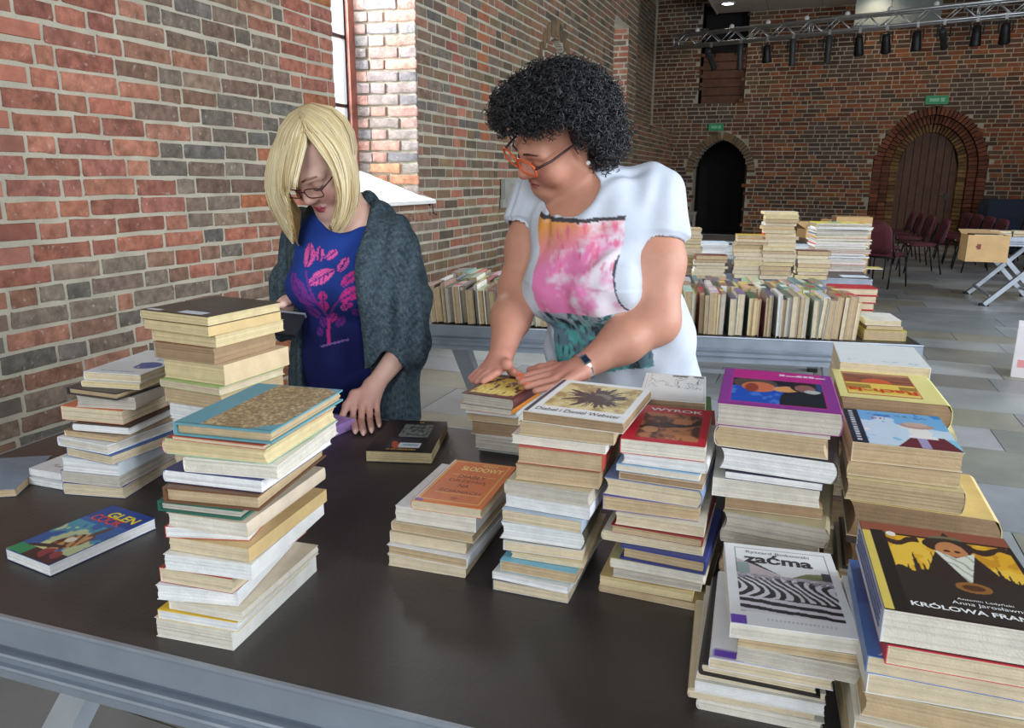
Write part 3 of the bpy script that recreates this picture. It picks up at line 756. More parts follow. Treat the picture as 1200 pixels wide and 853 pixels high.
# 1. the tall stack nearest the front edge
S3 = 'the tall front stack'
stack('books in the tall front stack', S3, on_plane((182, 748), 0), on_plane((203.7, 493.7), .314), .314, 4, [
    (35, 14.3, 19.6, 0, 4, (96, 150, 160), 'T', 'L', True, 'marbled', 'comp'),
    (12, 13.6, 18.8, 0.3, 3, (186, 84, 62), 'C', 'L', False, 'thin salmon red'),
    (44, 15.2, 19.2, -1.2, 3, (150, 200, 150), 'Y', 'L', False, 'mint green', 'green3'),
    (40, 13.4, 19.0, 2.0, 6, (228, 224, 214), 'K', 'L', False, 'thick white'),
    (36, 14.6, 19.4, -0.6, 3, (52, 60, 120), 'W', 'L', False, 'navy and green'),
    (44, 13.8, 19.8, 0.2, 7, (110, 76, 54), 'T', 'L', True, 'worn brown'),
    (30, 12.6, 20.5, -1.0, 4, (40, 100, 84), 'G', 'L', True, 'dark green'),
    (40, 12.2, 20.5, 0.6, 3, (214, 196, 172), 'K', 'R', False, 'cream'),
    (34, 11.6, 20, 0.2, 14, (200, 54, 60), 'W', 'L', False, 'red and white'),
    (40, 12.6, 20.5, 0.8, 2, (206, 176, 124), 'C', 'R', False, 'straw coloured'),
    (45, 13.2, 21, 1.2, 5, (232, 230, 226), 'W', 'R', False, 'white'),
    (45, 11.4, 19, 0.2, 2, (170, 60, 56), 'C', 'L', False, 'brick red'),
    (44, 11.8, 20.5, 0.0, 9, (226, 228, 230), 'W', 'R', False, 'chalk white'),
    (30, 11.6, 20, 1.6, 1, (218, 204, 178), 'K', 'L', False, 'buff'),
    (30, 12.4, 19.5, 0.3, 2, (226, 186, 56), 'W', 'L', False, 'yellow'),
    (60, 12.4, 22.5, -0.2, 2, (230, 228, 220), 'K', 'R', False, 'thick off-white')], 61)
# 2. leftmost stack
stack('books in the leftmost stack', 'the leftmost stack', on_plane((74, 581), 0), on_plane((95, 436), .248), .25, 8, [
    (25, 12.6, 19.5, 0.6, 2, (232, 234, 236), 'C', 'L', False, 'white', 'whiteblue'),
    (20, 12.6, 19.5, 1.0, 4, (228, 220, 200), 'Y', 'L', False, 'thin ivory'),
    (24, 12.8, 20, -1.6, -6, (62, 56, 60), 'T', 'L', True, 'black edged'),
    (40, 12.6, 20, 0.2, 5, (208, 198, 184), 'G', 'R', False, 'grey'),
    (45, 14.2, 21, -3.4, 0, (218, 122, 76), 'C', 'L', False, 'orange'),
    (25, 12.6, 19, 0.4, 2, (60, 44, 44), 'W', 'L', False, 'dark maroon'),
    (20, 13.0, 20, -1.4, -4, (150, 124, 98), 'T', 'L', False, 'brown'),
    (30, 13.4, 20.5, -2.2, -8, (226, 228, 230), 'K', 'L', True, 'white'),
    (30, 12.4, 19, 0.4, -10, (66, 100, 160), 'C', 'L', False, 'blue'),
    (45, 13.0, 20.5, -0.4, 0, (214, 222, 228), 'W', 'R', False, 'pale blue-white'),
    (40, 13.4, 20.5, -1.2, 2, (112, 84, 160), 'G', 'L', False, 'purple'),
    (40, 13.2, 20.5, 0.0, 4, (58, 92, 140), 'C', 'L', False, 'steel blue')], 62)
# 3. stack with the dark top behind
stack('books in the dark topped stack', 'the dark-topped stack', Vector((-1.135, 1.075, 0)), on_plane((164, 362), .385), .385, -5, [
    (14, 16.9, 18.7, 0, 0, (52, 44, 42), 'Y', 'L', False, 'dark brown', 'darktop'),
    (14, 16.6, 18.3, 0.4, 1, (210, 180, 126), 'Y', 'R', False, 'straw yellow'),
    (18, 15.8, 18.3, 1.2, 2, (200, 170, 120), 'Y', 'L', False, 'tan'),
    (24, 14.4, 17.0, 1.8, 3, (150, 104, 84), 'B', 'L', False, 'reddish brown'),
    (30, 14.9, 17.8, 2.6, 3, (214, 190, 150), 'Y', 'R', False, 'thick wheat coloured'),
    (12, 14.7, 17.4, 2.8, 1, (160, 190, 120), 'C', 'L', False, 'pale green'),
    (24, 13.8, 17.4, 2.8, 2, (160, 136, 104), 'T', 'L', False, 'dun brown'),
    (26, 13.4, 17.8, 3.2, 4, (232, 236, 240), 'W', 'R', False, 'bright white'),
    (16, 12.5, 16.6, 3.4, 2, (224, 228, 230), 'W', 'L', False, 'slim white'),
    (14, 12.3, 16.6, 3.0, 0, (222, 218, 210), 'K', 'L', False, 'slim pale grey'),
    (24, 13.2, 17.0, 2.2, 0, (126, 92, 70), 'T', 'L', False, 'chestnut brown'),
    (24, 13.2, 17.0, 2.0, 0, (200, 180, 140), 'C', 'L', False, 'light tan'),
    (26, 13.2, 17.0, 1.8, 0, (60, 84, 130), 'C', 'L', False, 'dull blue'),
    (30, 13.4, 17.0, 1.2, 0, (206, 190, 160), 'C', 'L', False, 'sand coloured')], 63)
# 4. low stack with the orange book
stack('books in the low orange topped stack', 'the low orange-topped stack', on_plane((455, 662), 0), on_plane((480, 588), .113), .118, 3, [
    (60, 12.0, 19, 0.6, 2, (222, 116, 44), 'C', 'L', False, 'orange', 'slod'),
    (96, 14.2, 20, -2.0, 0, (232, 232, 232), 'K', 'R', False, 'white'),
    (58, 14.6, 20, -1.8, 0, (190, 176, 150), 'T', 'L', False, 'brown grey'),
    (70, 13.6, 19.5, -1.6, -1, (196, 180, 150), 'C', 'L', False, 'beige'),
    (64, 14.2, 20, -1.0, 0, (226, 226, 228), 'T', 'R', False, 'white and red'),
    (70, 13.6, 20, 0.0, 1, (214, 196, 162), 'C', 'R', False, 'straw')], 64)
# 5. stack under the hands
stack('books in the stack under the hands', 'the stack under the curly-haired woman\'s hands', on_plane((553, 527), 0), on_plane((541, 459), .16), .158, 2, [
    (46, 12.4, 18.5, 0.2, -4, (104, 44, 40), 'G', 'R', False, 'yellow and brown', 'hands'),
    (30, 12.8, 18.5, -0.8, -3, (222, 136, 40), 'K', 'R', False, 'orange spined'),
    (24, 12.4, 19, -0.2, 0, (206, 206, 204), 'W', 'R', False, 'light grey'),
    (40, 12.4, 19, 0.2, 0, (214, 206, 190), 'T', 'R', False, 'buff'),
    (66, 12.6, 19.5, 0.2, 2, (206, 200, 192), 'B', 'R', False, 'thick brown paged'),
    (60, 12.6, 19.5, 1.4, 0, (216, 216, 214), 'G', 'R', False, 'pale grey'),
    (26, 12.6, 19.5, 1.6, 0, (200, 206, 208), 'G', 'R', False, 'thin bluish grey')], 65)
# 6. stack with the winged picture
stack('books in the sepia topped stack', 'the sepia-picture stack', on_plane((580, 690), 0), on_plane((611.7, 482), .282), .284, 3, [
    (42, 15.8, 20, 0.0, -3, (228, 226, 220), 'B', 'L', False, 'white framed', 'web'),
    (50, 14.8, 19.5, -0.4, -1, (200, 182, 146), 'T', 'R', False, 'tan'),
    (34, 14.8, 19.5, -1.0, -1, (230, 226, 216), 'K', 'R', False, 'cream white'),
    (64, 13.2, 19, 0.2, 0, (190, 78, 62), 'T', 'R', False, 'red backed'),
    (60, 13.0, 19, 0.4, 2, (170, 146, 110), 'T', 'R', False, 'brown'),
    (58, 13.2, 19, -0.4, -2, (196, 180, 150), 'G', 'L', False, 'greyish tan'),
    (56, 13.6, 19.5, -1.2, -4, (228, 230, 234), 'W', 'R', False, 'bright white'),
    (50, 12.8, 19, -0.8, -1, (176, 190, 204), 'C', 'R', False, 'pale blue'),
    (72, 13.0, 19.5, -1.2, 2, (74, 72, 54), 'W', 'R', False, 'olive black'),
    (40, 12.6, 19.5, -0.2, 2, (206, 206, 206), 'C', 'L', False, 'silver grey'),
    (22, 11.6, 18.5, 1.4, 0, (210, 190, 150), 'C', 'R', False, 'slim straw'),
    (46, 12.2, 19, 0.2, -2, (120, 176, 196), 'T', 'L', False, 'turquoise'),
    (30, 12.4, 19, -0.6, -4, (222, 220, 216), 'W', 'L', False, 'off-white'),
    (44, 12.2, 19.5, -0.2, 0, (90, 104, 120), 'C', 'L', False, 'slate blue')], 66)
# 7. the red picture stack and the one behind it
stack('books in the red picture stack', 'the red-picture stack', on_plane((708, 697), 0), on_plane((725, 514), .25), .252, 1, [
    (58, 12.4, 18.5, 0.2, 2, (196, 44, 54), 'K', 'L', False, 'red', 'wyrok'),
    (40, 12.4, 18.5, 0.4, 0, (226, 226, 222), 'W', 'R', False, 'white'),
    (28, 12.4, 18.5, 0.2, 0, (150, 190, 220), 'K', 'L', False, 'sky blue edged'),
    (28, 12.4, 18.5, 0.4, 0, (198, 170, 140), 'B', 'L', False, 'brown'),
    (66, 14.2, 19.5, -1.6, 0, (132, 150, 190), 'C', 'R', False, 'grey-blue'),
    (56, 14.4, 19.5, -1.6, 2, (120, 100, 150), 'T', 'L', False, 'faded violet'),
    (44, 13.2, 19, 0.6, 0, (214, 206, 188), 'C', 'R', False, 'ivory'),
    (30, 13.6, 19, 0.2, 0, (140, 40, 44), 'T', 'R', False, 'dark red'),
    (40, 15.0, 20, -1.0, 0, (206, 196, 172), 'C', 'L', False, 'pale tan'),
    (54, 12.6, 18.5, 1.8, -2, (58, 66, 130), 'T', 'R', True, 'navy blue'),
    (40, 14.2, 19.5, 0.4, 0, (176, 168, 120), 'K', 'L', False, 'khaki'),
    (46, 13.4, 19.5, 1.0, 0, (206, 198, 180), 'G', 'R', False, 'grey buff'),
    (40, 14.2, 20, -1.2, 0, (206, 176, 120), 'Y', 'R', False, 'golden tan'),
    (34, 16.0, 20, -1.0, 0, (120, 104, 70), 'T', 'L', False, 'brown olive')], 67)
stack('books in the line drawing stack', 'the stack behind the red-picture one', Vector((-.25, 1.29, 0)), on_plane((747, 466), .252), .252, 8, [
    (50, 11.6, 18.5, 0, 0, (232, 230, 222), 'B', 'R', False, 'white', 'draw'),
    (34, 13.0, 19, 0.2, 0, (60, 86, 48), 'B', 'L', False, 'dark green'),
    (40, 13.4, 19, 0.2, 0, (150, 50, 44), 'T', 'R', False, 'red'),
    (60, 13.0, 19, 0, 0, (190, 170, 130), 'T', 'L', False, 'tan'),
    (60, 13.0, 19, 0.4, 0, (90, 90, 110), 'C', 'L', False, 'slate'),
    (60, 13.0, 19, 0, 0, (200, 190, 170), 'C', 'L', False, 'grey')], 68)
# 8. magenta stack
stack('books in the magenta topped stack', 'the magenta-topped stack', Vector((-.095, 1.09, 0)), on_plane((840, 471), .31), .31, 0, [
    (66, 17.0, 22, 0, 2, (156, 46, 136), 'G', 'R', False, 'magenta', 'magenta'),
    (62, 15.2, 21, 0.4, 0, (214, 206, 196), 'T', 'L', False, 'white edged tan'),
    (66, 15.6, 21, 0.8, -3, (44, 40, 42), 'W', 'R', False, 'black'),
    (24, 13.6, 20, 1.6, 0, (60, 56, 90), 'W', 'R', False, 'thin dark'),
    (56, 15.2, 21, -0.2, 4, (222, 222, 212), 'K', 'L', False, 'white'),
    (36, 13.6, 20, 2.0, 4, (180, 150, 110), 'B', 'L', False, 'sandy brown'),
    (60, 14.2, 21, 1.8, -4, (176, 164, 130), 'G', 'R', False, 'khaki'),
    (44, 13.8, 20, 1.8, -2, (200, 192, 176), 'G', 'L', False, 'grey'),
    (36, 13.6, 20, 1.8, 2, (196, 182, 150), 'C', 'R', False, 'pale brown'),
    (60, 13.8, 20, 2.2, 0, (160, 130, 90), 'T', 'L', False, 'brown'),
    (24, 13.6, 20, 2.2, 0, (190, 50, 54), 'C', 'L', False, 'thin red'),
    (60, 13.8, 20, 2.2, 0, (206, 200, 186), 'G', 'R', False, 'pale')], 69)
# 9. right end: three stacks one behind the other
stack('books in the white topped stack', 'the hindmost stack at the right end', Vector((.08, 1.56, 0)), on_plane((983, 423), .285), .285, 1, [
    (46, 16.0, 19.5, 0, 2, (236, 238, 238), 'C', 'R', False, 'white', 'white9'),
    (60, 15, 17.5, 0, 0, (200, 180, 140), 'T', 'L', False, 'tan'), (60, 15, 17.5, 0, 0, (150, 140, 120), 'C', 'L', False, 'grey'),
    (60, 15, 17.5, 0, 0, (190, 170, 140), 'T', 'L', False, 'sand'), (60, 15, 17.5, 0, 0, (90, 70, 60), 'C', 'L', False, 'dark brown'), (60, 15, 17.5, 0, 0, (200, 190, 170), 'C', 'L', False, 'cream')], 70)
stack('books in the sunset topped stack', 'the sunset-topped stack', Vector((.075, 1.325, 0)), on_plane((986, 463), .268), .268, 0, [
    (60, 16.6, 20, 0.0, 2, (236, 226, 150), 'B', 'R', False, 'pale yellow', 'rach'),
    (40, 16.6, 17.5, 1.2, -2, (214, 206, 160), 'T', 'R', False, 'straw'), (60, 15, 18, 0.6, 0, (180, 150, 110), 'T', 'L', False, 'brown'),
    (60, 15, 18, 0, 0, (200, 180, 150), 'C', 'L', False, 'buff'), (60, 15, 18, 0, 0, (110, 90, 80), 'T', 'L', False, 'dark brown'), (60, 15, 18, 0, 0, (206, 196, 170), 'C', 'L', False, 'cream')], 71)
stack('books in the hatted figure stack', 'the stack topped by the hatted figure', Vector((.085, 1.10, 0)), on_plane((998, 517), .262), .262, 0, [
    (46, 14.4, 17.5, 0, 2, (206, 190, 160), 'T', 'L', False, 'blue', 'bride'),
    (28, 14.4, 17.5, 0.2, 1, (200, 176, 140), 'T', 'L', False, 'tan'),
    (52, 15.0, 17.5, -0.3, 0, (206, 190, 140), 'T', 'R', False, 'wheat coloured'),
    (86, 18.2, 17.5, 0.4, 0, (226, 196, 128), 'B', 'R', False, 'thick yellow'),
    (70, 17.6, 17.5, 0.6, 0, (70, 66, 66), 'B', 'R', True, 'dark grey'),
    (60, 16.5, 17.5, 0.4, 0, (180, 170, 150), 'T', 'L', False, 'grey buff'),
    (60, 16, 17.5, 0.4, 0, (90, 90, 110), 'C', 'L', False, 'slate')], 72)
# 10. wavy stripes stack, 11. veiled queen stack
stack('books in the striped picture stack', 'the striped-picture stack', on_plane((846, 851), 0) + Vector((-.02, .02, 0)), on_plane((857, 731), .14), .142, 4, [
    (40, 13.8, 20, 0, 3, (236, 236, 236), 'K', 'L', False, 'white', 'zacma'),
    (26, 13.2, 19.5, 0.8, 1, (206, 190, 160), 'T', 'R', False, 'thin tan'),
    (42, 13.6, 20.5, 1.2, -2, (200, 192, 176), 'G', 'R', False, 'grey'),
    (30, 13.4, 21, -1.4, -1, (230, 228, 236), 'C', 'L', False, 'white and purple', 'purp'),
    (36, 13.2, 20.5, -2.2, -1, (44, 40, 42), 'C', 'L', True, 'black backed'),
    (22, 14.4, 20.5, -2.2, 0, (214, 206, 190), 'C', 'L', False, 'ivory'),
    (34, 14.6, 20.5, -2.0, 0, (220, 216, 206), 'W', 'L', False, 'off-white'),
    (30, 14.4, 20.5, -2.2, 1, (206, 190, 160), 'C', 'L', False, 'straw'),
    (34, 14.2, 20.5, -1.0, 0, (216, 212, 202), 'K', 'L', False, 'pale grey')], 73)
stack('books in the veiled queen stack', 'the veiled-queen stack', on_plane((1009, 929), 0), on_plane((1034, 714), .222), .224, 3, [
    (52, 15.6, 20.5, 0.4, 0, (60, 44, 36), 'K', 'L', False, 'brown', 'krol'),
    (30, 15.4, 20, 0.5, 0, (200, 60, 70), 'C', 'L', False, 'thin red'),
    (28, 16.6, 21, -0.9, 0, (84, 122, 184), 'C', 'L', False, 'blue', 'blueish'),
    (32, 15.8, 20.5, -0.6, 1, (224, 224, 224), 'C', 'L', False, 'white'),
    (40, 15.6, 20.5, -0.8, 0, (200, 184, 150), 'T', 'R', False, 'sand'),
    (44, 16.0, 21, -1.4, 0, (216, 210, 196), 'T', 'L', False, 'cream'),
    (40, 16.0, 21, -1.4, 0, (190, 170, 130), 'T', 'L', False, 'tan'),
    (40, 16.0, 21, -1.0, 0, (206, 200, 186), 'C', 'L', False, 'pale grey')], 74)

# ---- single books on the near table
def lone(pts, T, col, pg, label, spine='L', hc=False, z=0.0, dims=None, group=None, seed=5):
    """book from three table pixels: near-left, near-right, far-right lower corners"""
    A, B, C = [on_plane(p, z) for p in pts]; ang = math.atan2(B.y - A.y, B.x - A.x)
    W = dims[0] if dims else (B - A).length; L_ = dims[1] if dims else (C - B).length
    b = book(W, L_, T, col, pg, (A.x, A.y, TZ + z + 0.001), (0, 0, ang), label, group, spine=spine, hc=hc, rng=random.Random(seed), bulge=0)
    return b
glen = lone([(8.6, 656), (60.8, 676.8), (191.4, 622)], 0.020, rgb(40, 84, 150), PG['W'], 'blue fantasy paperback with a striped beast lying alone on the left', dims=(.118, .196))
blackbook = lone([(429, 541), (508, 544), (540, 500)], 0.026, rgb(30, 26, 30), PG['Y'], 'black paperback with grey photo and white label lying before the blonde woman', dims=(.15, .225))
P = on_plane((19, 582), 0); EA = math.radians(32)
edgeb = book(.125, .19, .016, rgb(120, 140, 160), PG['T'], (P.x - .125 * math.cos(EA), P.y - .125 * math.sin(EA), TZ + .001), (0, 0, EA), 'grey-blue book cut by the left photo edge', None, rng=random.Random(5), bulge=0)
fl1 = lone([(27, 566), (82, 576), (120, 556)], 0.014, rgb(226, 228, 230), PG['W'], 'slim white book lying below the red flower book', dims=(.128, .19))
fl2 = lone([(35, 557), (88, 566), (120, 546)], 0.015, rgb(234, 234, 236), PG['W'], 'white book with a red flower on its cover beside the leftmost stack', z=0.0155, dims=(.12, .185), seed=6)
# ------------------------------------------------------------------ printed covers
def BK(k): return SPECIAL[k]
WHT = rgb(238, 238, 236); BLK = rgb(22, 20, 22)
# marbled hardback
a = Art(110, 140, rgb(150, 122, 84)); nz = fbm(a.u, a.v * 1.3, 44, 3)
a.put(nz > 0.55, rgb(178, 150, 106)).put(nz > 0.68, rgb(204, 182, 140)).put(nz < 0.36, rgb(118, 92, 62))
a.put(a.u < 0.26, rgb(86, 150, 166)).put((a.u - 0.74) - a.v * 1.6 > 0.02, rgb(86, 150, 166)).put((a.u - 0.84) - (1 - a.v) * 1.6 > 0.02, rgb(86, 150, 166))
a.plane(BK('comp'))
# mint cover edge / red corner
a = Art(30, 40, rgb(160, 206, 160)); a.put(a.u < 0.16, rgb(190, 64, 60)); a.plane(BK('green3'))
# orange title book
b = BK('slod'); W, L, T = b['dim']; a = Art(60, 90, rgb(224, 112, 38)); nz = fbm(a.u, a.v, 6, 8)
a.put(nz > 0.6, rgb(232, 126, 50), 0.6).put(a.frame(0.05, 0.93, 0.05, 0.97, 0.016, 0.011), rgb(240, 200, 90)).put(a.frame(0.17, 0.86, 0.22, 0.66, 0.012, 0.009), rgb(240, 190, 80))
a.put(a.u < 0.025, rgb(236, 230, 224)).put(a.rect(0, 0.13, 0.0, 0.05), rgb(104, 70, 170)).put(a.ell(0.52, 0.13, 0.06, 0.035), rgb(196, 84, 30)); a.plane(b)
YL = rgb(250, 224, 130); BR = rgb(112, 44, 26)
text_on(b, 'ADAM', W * .50, L * .885, W * .24, L * .055, YL); text_on(b, 'SŁODOWY', W * .24, L * .76, W * .64, L * .10, YL, bold=0.02)
for s, v, x0, w in (('DIABŁY', .575, .30, .42), ('DRZEMIĄ', .465, .22, .56), ('NA', .365, .42, .16), ('ŚCIANACH', .245, .20, .62)): text_on(b, s, W * x0, L * v, W * w, L * .075, BR)
# sepia picture
b = BK('web'); W, L, T = b['dim']; a = Art(90, 110, WHT); m = a.rect(0.12, 0.94, 0.20, 0.92)
nz = fbm(a.u, a.v, 9, 4); a.put(m, rgb(206, 184, 126)).put(m & (nz > 0.56), rgb(226, 208, 150)).put(m & (nz < 0.40), rgb(176, 148, 92))
ang = np.arctan2(a.v - 0.55, a.u - 0.56); rr = np.hypot((a.u - 0.56) / 0.42, (a.v - 0.55) / 0.36)
a.put(m & (rr < 0.55 + 0.55 * (vnoise((ang + 4) * 4.0, ang * 0, 4, 9) - 0.35) + 0.3 * (nz - .5)), rgb(70, 56, 44)).put(m & (rr < 0.35) & (nz > 0.55), rgb(120, 116, 92))
a.put(a.rect(0.0, 0.045, 0, 1), rgb(60, 60, 70)); a.plane(b)
text_on(b, 'Diabeł i Daniel Webster', W * .10, L * .07, W * .84, L * .075, rgb(60, 56, 52))
# red picture, white title
b = BK('wyrok'); W, L, T = b['dim']; a = Art(80, 100, rgb(200, 40, 56)); m = a.rect(0.16, 0.90, 0.08, 0.78); nz = fbm(a.u, a.v, 8, 14)
a.put(m, rgb(150, 92, 60)).put(m & (nz > 0.55), rgb(196, 128, 84)).put(m & (nz < 0.42), rgb(84, 52, 40)).put(m & (abs(a.v - 0.45 - 0.3 * (a.u - 0.5) + 0.2 * (nz - 0.5)) < 0.05), rgb(46, 36, 34))
a.put(m & a.ell(0.3, 0.3, 0.1, 0.08), rgb(214, 150, 104)); a.plane(b)
text_on(b, 'WYROK', W * .20, L * .84, W * .70, L * .085, WHT, bold=0.03)
# line drawing
b = BK('draw'); W, L, T = b['dim']; a = Art(110, 120, WHT); nz = fbm(a.u * 1.3, a.v, 5, 21)
m = a.rect(0.08, 0.95, 0.45, 0.95); a.put(m & (abs(nz - 0.5) < 0.012), rgb(60, 60, 58)).put(m & (abs(nz - 0.6) < 0.008), rgb(90, 90, 86))
a.put(a.rect(0.45, 0.97, 0.9, 0.97) & (nz > 0.45), rgb(120, 124, 116)).put(a.frame(0.04, 0.98, 0.03, 0.98, 0.008, 0.006), rgb(190, 186, 170)); a.plane(b)
# magenta
b = BK('magenta'); W, L, T = b['dim']; a = Art(100, 110, rgb(196, 44, 140)); a.put((a.u < 0.09) | (a.u > 0.9) | (a.v < 0.06), rgb(146, 60, 150)); m = a.rect(0.10, 0.89, 0.08, 0.72); nz = fbm(a.u, a.v, 10, 6)
a.put(m, rgb(28, 30, 48)).put(m & a.ell(0.36, 0.16, 0.40, 0.42), rgb(32, 84, 190)).put(m & a.ell(0.36, 0.16, 0.40, 0.42) & (nz > 0.6), rgb(70, 120, 214)).put(m & a.ell(0.85, 0.15, 0.34, 0.5), rgb(24, 34, 44))
a.put(m & a.ell(0.30, 0.60, 0.20, 0.16), rgb(90, 76, 70)).put(m & a.ell(0.33, 0.50, 0.15, 0.14), rgb(214, 120, 84)).put(m & a.ell(0.27, 0.47, 0.06, 0.12), rgb(150, 66, 50)).put(m & a.ell(0.58, 0.49, 0.12, 0.08, 0.3), rgb(222, 160, 100))
a.put(m & a.ell(0.76, 0.58, 0.15, 0.16), rgb(40, 36, 40)).put(m & a.ell(0.74, 0.55, 0.09, 0.10), rgb(150, 100, 96)).put(m & a.ell(0.80, 0.47, 0.07, 0.05), rgb(190, 190, 190)).put(m & a.rect(0.84, 0.89, 0.5, 0.72), rgb(40, 70, 130))
for k, (x, w, h_) in enumerate(((0.52, 0.05, 0.05), (0.58, 0.10, 0.02), (0.68, 0.05, 0.05), (0.74, 0.04, 0.05), (0.79, 0.05, 0.05), (0.85, 0.09, 0.025))): a.put(a.rect(x, x + w, 0.88, 0.88 + h_), rgb(236, 216, 230))
a.plane(b)
# plain white with a faint line of pencil
a = Art(60, 60, rgb(236, 240, 240)); a.put(a.rect(0.1, 0.9, 0.08, 0.16) & (fbm(a.u, a.v, 24, 5) > 0.62), rgb(200, 208, 208)); a.plane(BK('white9'))
# sunset
b = BK('rach'); W, L, T = b['dim']; a = Art(90, 90, rgb(240, 230, 150)); m = a.rect(0.08, 0.80, 0.10, 0.93); nz = fbm(a.u * 0.5, a.v * 2, 12, 3)
a.put(m, rgb(240, 206, 90)).put(m & (a.v > 0.52), rgb(150, 74, 50)).put(m & (a.v > 0.52) & (nz > 0.52), rgb(110, 56, 44)).put(m & (a.v > 0.85), rgb(190, 130, 100))
a.put(m & a.ell(0.42, 0.54, 0.16, 0.17) & (a.v > 0.53), rgb(214, 84, 40)).put(m & a.rect(0.08, 0.34, 0.32, 0.47), rgb(150, 110, 50), 0.8).put(m & a.rect(0.62, 0.80, 0.34, 0.47), rgb(130, 90, 40), 0.8)
a.put(m & (a.v < 0.16), rgb(244, 226, 140)).put(a.rect(0.08, 0.80, 0.10, 0.13), rgb(206, 110, 50)).put(a.frame(0.08, 0.80, 0.10, 0.93, 0.012), rgb(190, 90, 50)); a.plane(b)
text_on(b, 'Rachela', W * .78, L * .33, W * .68, L * .13, rgb(214, 62, 36), rot=math.pi, bold=0.03)
# hatted figure
b = BK('bride'); W, L, T = b['dim']; a = Art(90, 90, rgb(206, 226, 240)); nz = fbm(a.u, a.v, 5, 31)
a.put(a.v + 0.2 * a.u > 0.9, rgb(60, 140, 210)).put((a.v + 0.2 * a.u > 0.72) & (nz > 0.45), rgb(120, 180, 226)).put((a.v < 0.3) & (nz > 0.5), rgb(140, 206, 230)).put((abs(a.v - 0.5) < 0.12) & (a.u < 0.6) & (nz > 0.55), rgb(246, 240, 226))
a.put(a.tri((0.42, 0.0), (1.0, 0.0), (0.62, 0.34)), rgb(112, 44, 56)).put(a.tri((0.62, 0.34), (1.0, 0.0), (0.9, 0.32)), rgb(112, 44, 56)).put(a.rect(0.63, 0.72, 0.0, 0.26) , rgb(170, 160, 196)).put(a.rect(0.57, 0.84, 0.26, 0.34), rgb(240, 240, 238))
a.put(a.ell(0.70, 0.44, 0.11, 0.16), rgb(240, 236, 228)).put(a.ell(0.70, 0.62, 0.17, 0.085), rgb(186, 150, 140)).put(a.ell(0.70, 0.66, 0.12, 0.07), rgb(206, 176, 160))
a.put(a.rect(0.25, 0.42, 0.75, 0.79) & (np.sin(a.u * 160) > 0.2), rgb(196, 60, 80)); a.put(a.rect(0.24, 0.85, 0.85, 0.90) & (fbm(a.u, a.v, 30, 2) > 0.55), rgb(90, 70, 140))
a.put(a.u < 0.15, rgb(40, 44, 60)).put(a.rect(0.05, 0.10, 0.04, 0.96) & (np.sin(a.v * 90) > -0.3), rgb(206, 210, 216)); a.plane(b)
# wavy stripes
b = BK('zacma'); W, L, T = b['dim']; a = Art(150, 190, rgb(240, 240, 242)); m = a.rect(0.09, 0.93, 0.14, 0.93)
pic = a.rect(0.09, 0.93, 0.14, 0.60 + 0.0); ph = (a.v - 0.14) / 0.46
wv = a.u * (14 + 8 * (ph > -1)) + 2.4 * np.sin(ph * 7.0 + a.u * 3.2) * (0.35 + ph) + fbm(a.u, a.v, 7, 12) * 1.6
low = (a.v < 0.30); wv2 = (a.v - 0.14) * 62 + 3.0 * a.u + 2.6 * fbm(a.u, a.v, 5, 18)
st = np.where(ph > 0.38, np.sin(wv * 2.9), np.sin(wv2 * 1.4))
a.put(pic, rgb(226, 224, 232)).put(pic & (st > -0.05), rgb(40, 36, 44)).put(pic & (ph > 0.84) & (fbm(a.u, a.v, 40, 7) > 0.45), rgb(150, 140, 156)).put(pic & (ph > 0.92), rgb(196, 186, 200), 0.6)
a.put(a.tri((0.09, 0.60), (0.09, 0.80), (0.48, 0.60)) , rgb(206, 190, 196)).put(a.rect(0.09, 0.21, 0.60, 0.74), rgb(150, 170, 166)).put(a.tri((0.2, 0.745), (0.23, 0.775), (0.50, 0.60)), rgb(50, 44, 48))
a.put(a.tri((0.58, 0.60), (0.72, 0.67), (0.93, 0.60)), rgb(120, 124, 84)).put(a.tri((0.72, 0.67), (0.93, 0.69), (0.93, 0.60)), rgb(134, 136, 92)).put(a.rect(0.85, 0.93, 0.60, 0.70), rgb(70, 66, 76))
a.put(a.frame(0.09, 0.93, 0.14, 0.95, 0.008, 0.006) & (a.v > 0.60), rgb(50, 50, 54)).put(a.rect(0, 0.13, 0.0, 0.09), rgb(112, 74, 190)).put(a.rect(0.3, 0.85, 0.065, 0.085) & (np.sin(a.u * 190) > 0), rgb(206, 206, 210)); a.plane(b)
text_on(b, 'zaćma', W * .17, L * .745, W * .62, L * .125, rgb(44, 40, 48), bold=0.03); text_on(b, 'Ryszard Binkowski', W * .20, L * .865, W * .58, L * .045, rgb(110, 108, 116))
a = Art(30, 40, rgb(234, 234, 240)); a.put(a.rect(0, 0.3, 0.0, 0.09), rgb(112, 74, 190)); a.plane(BK('purp'))
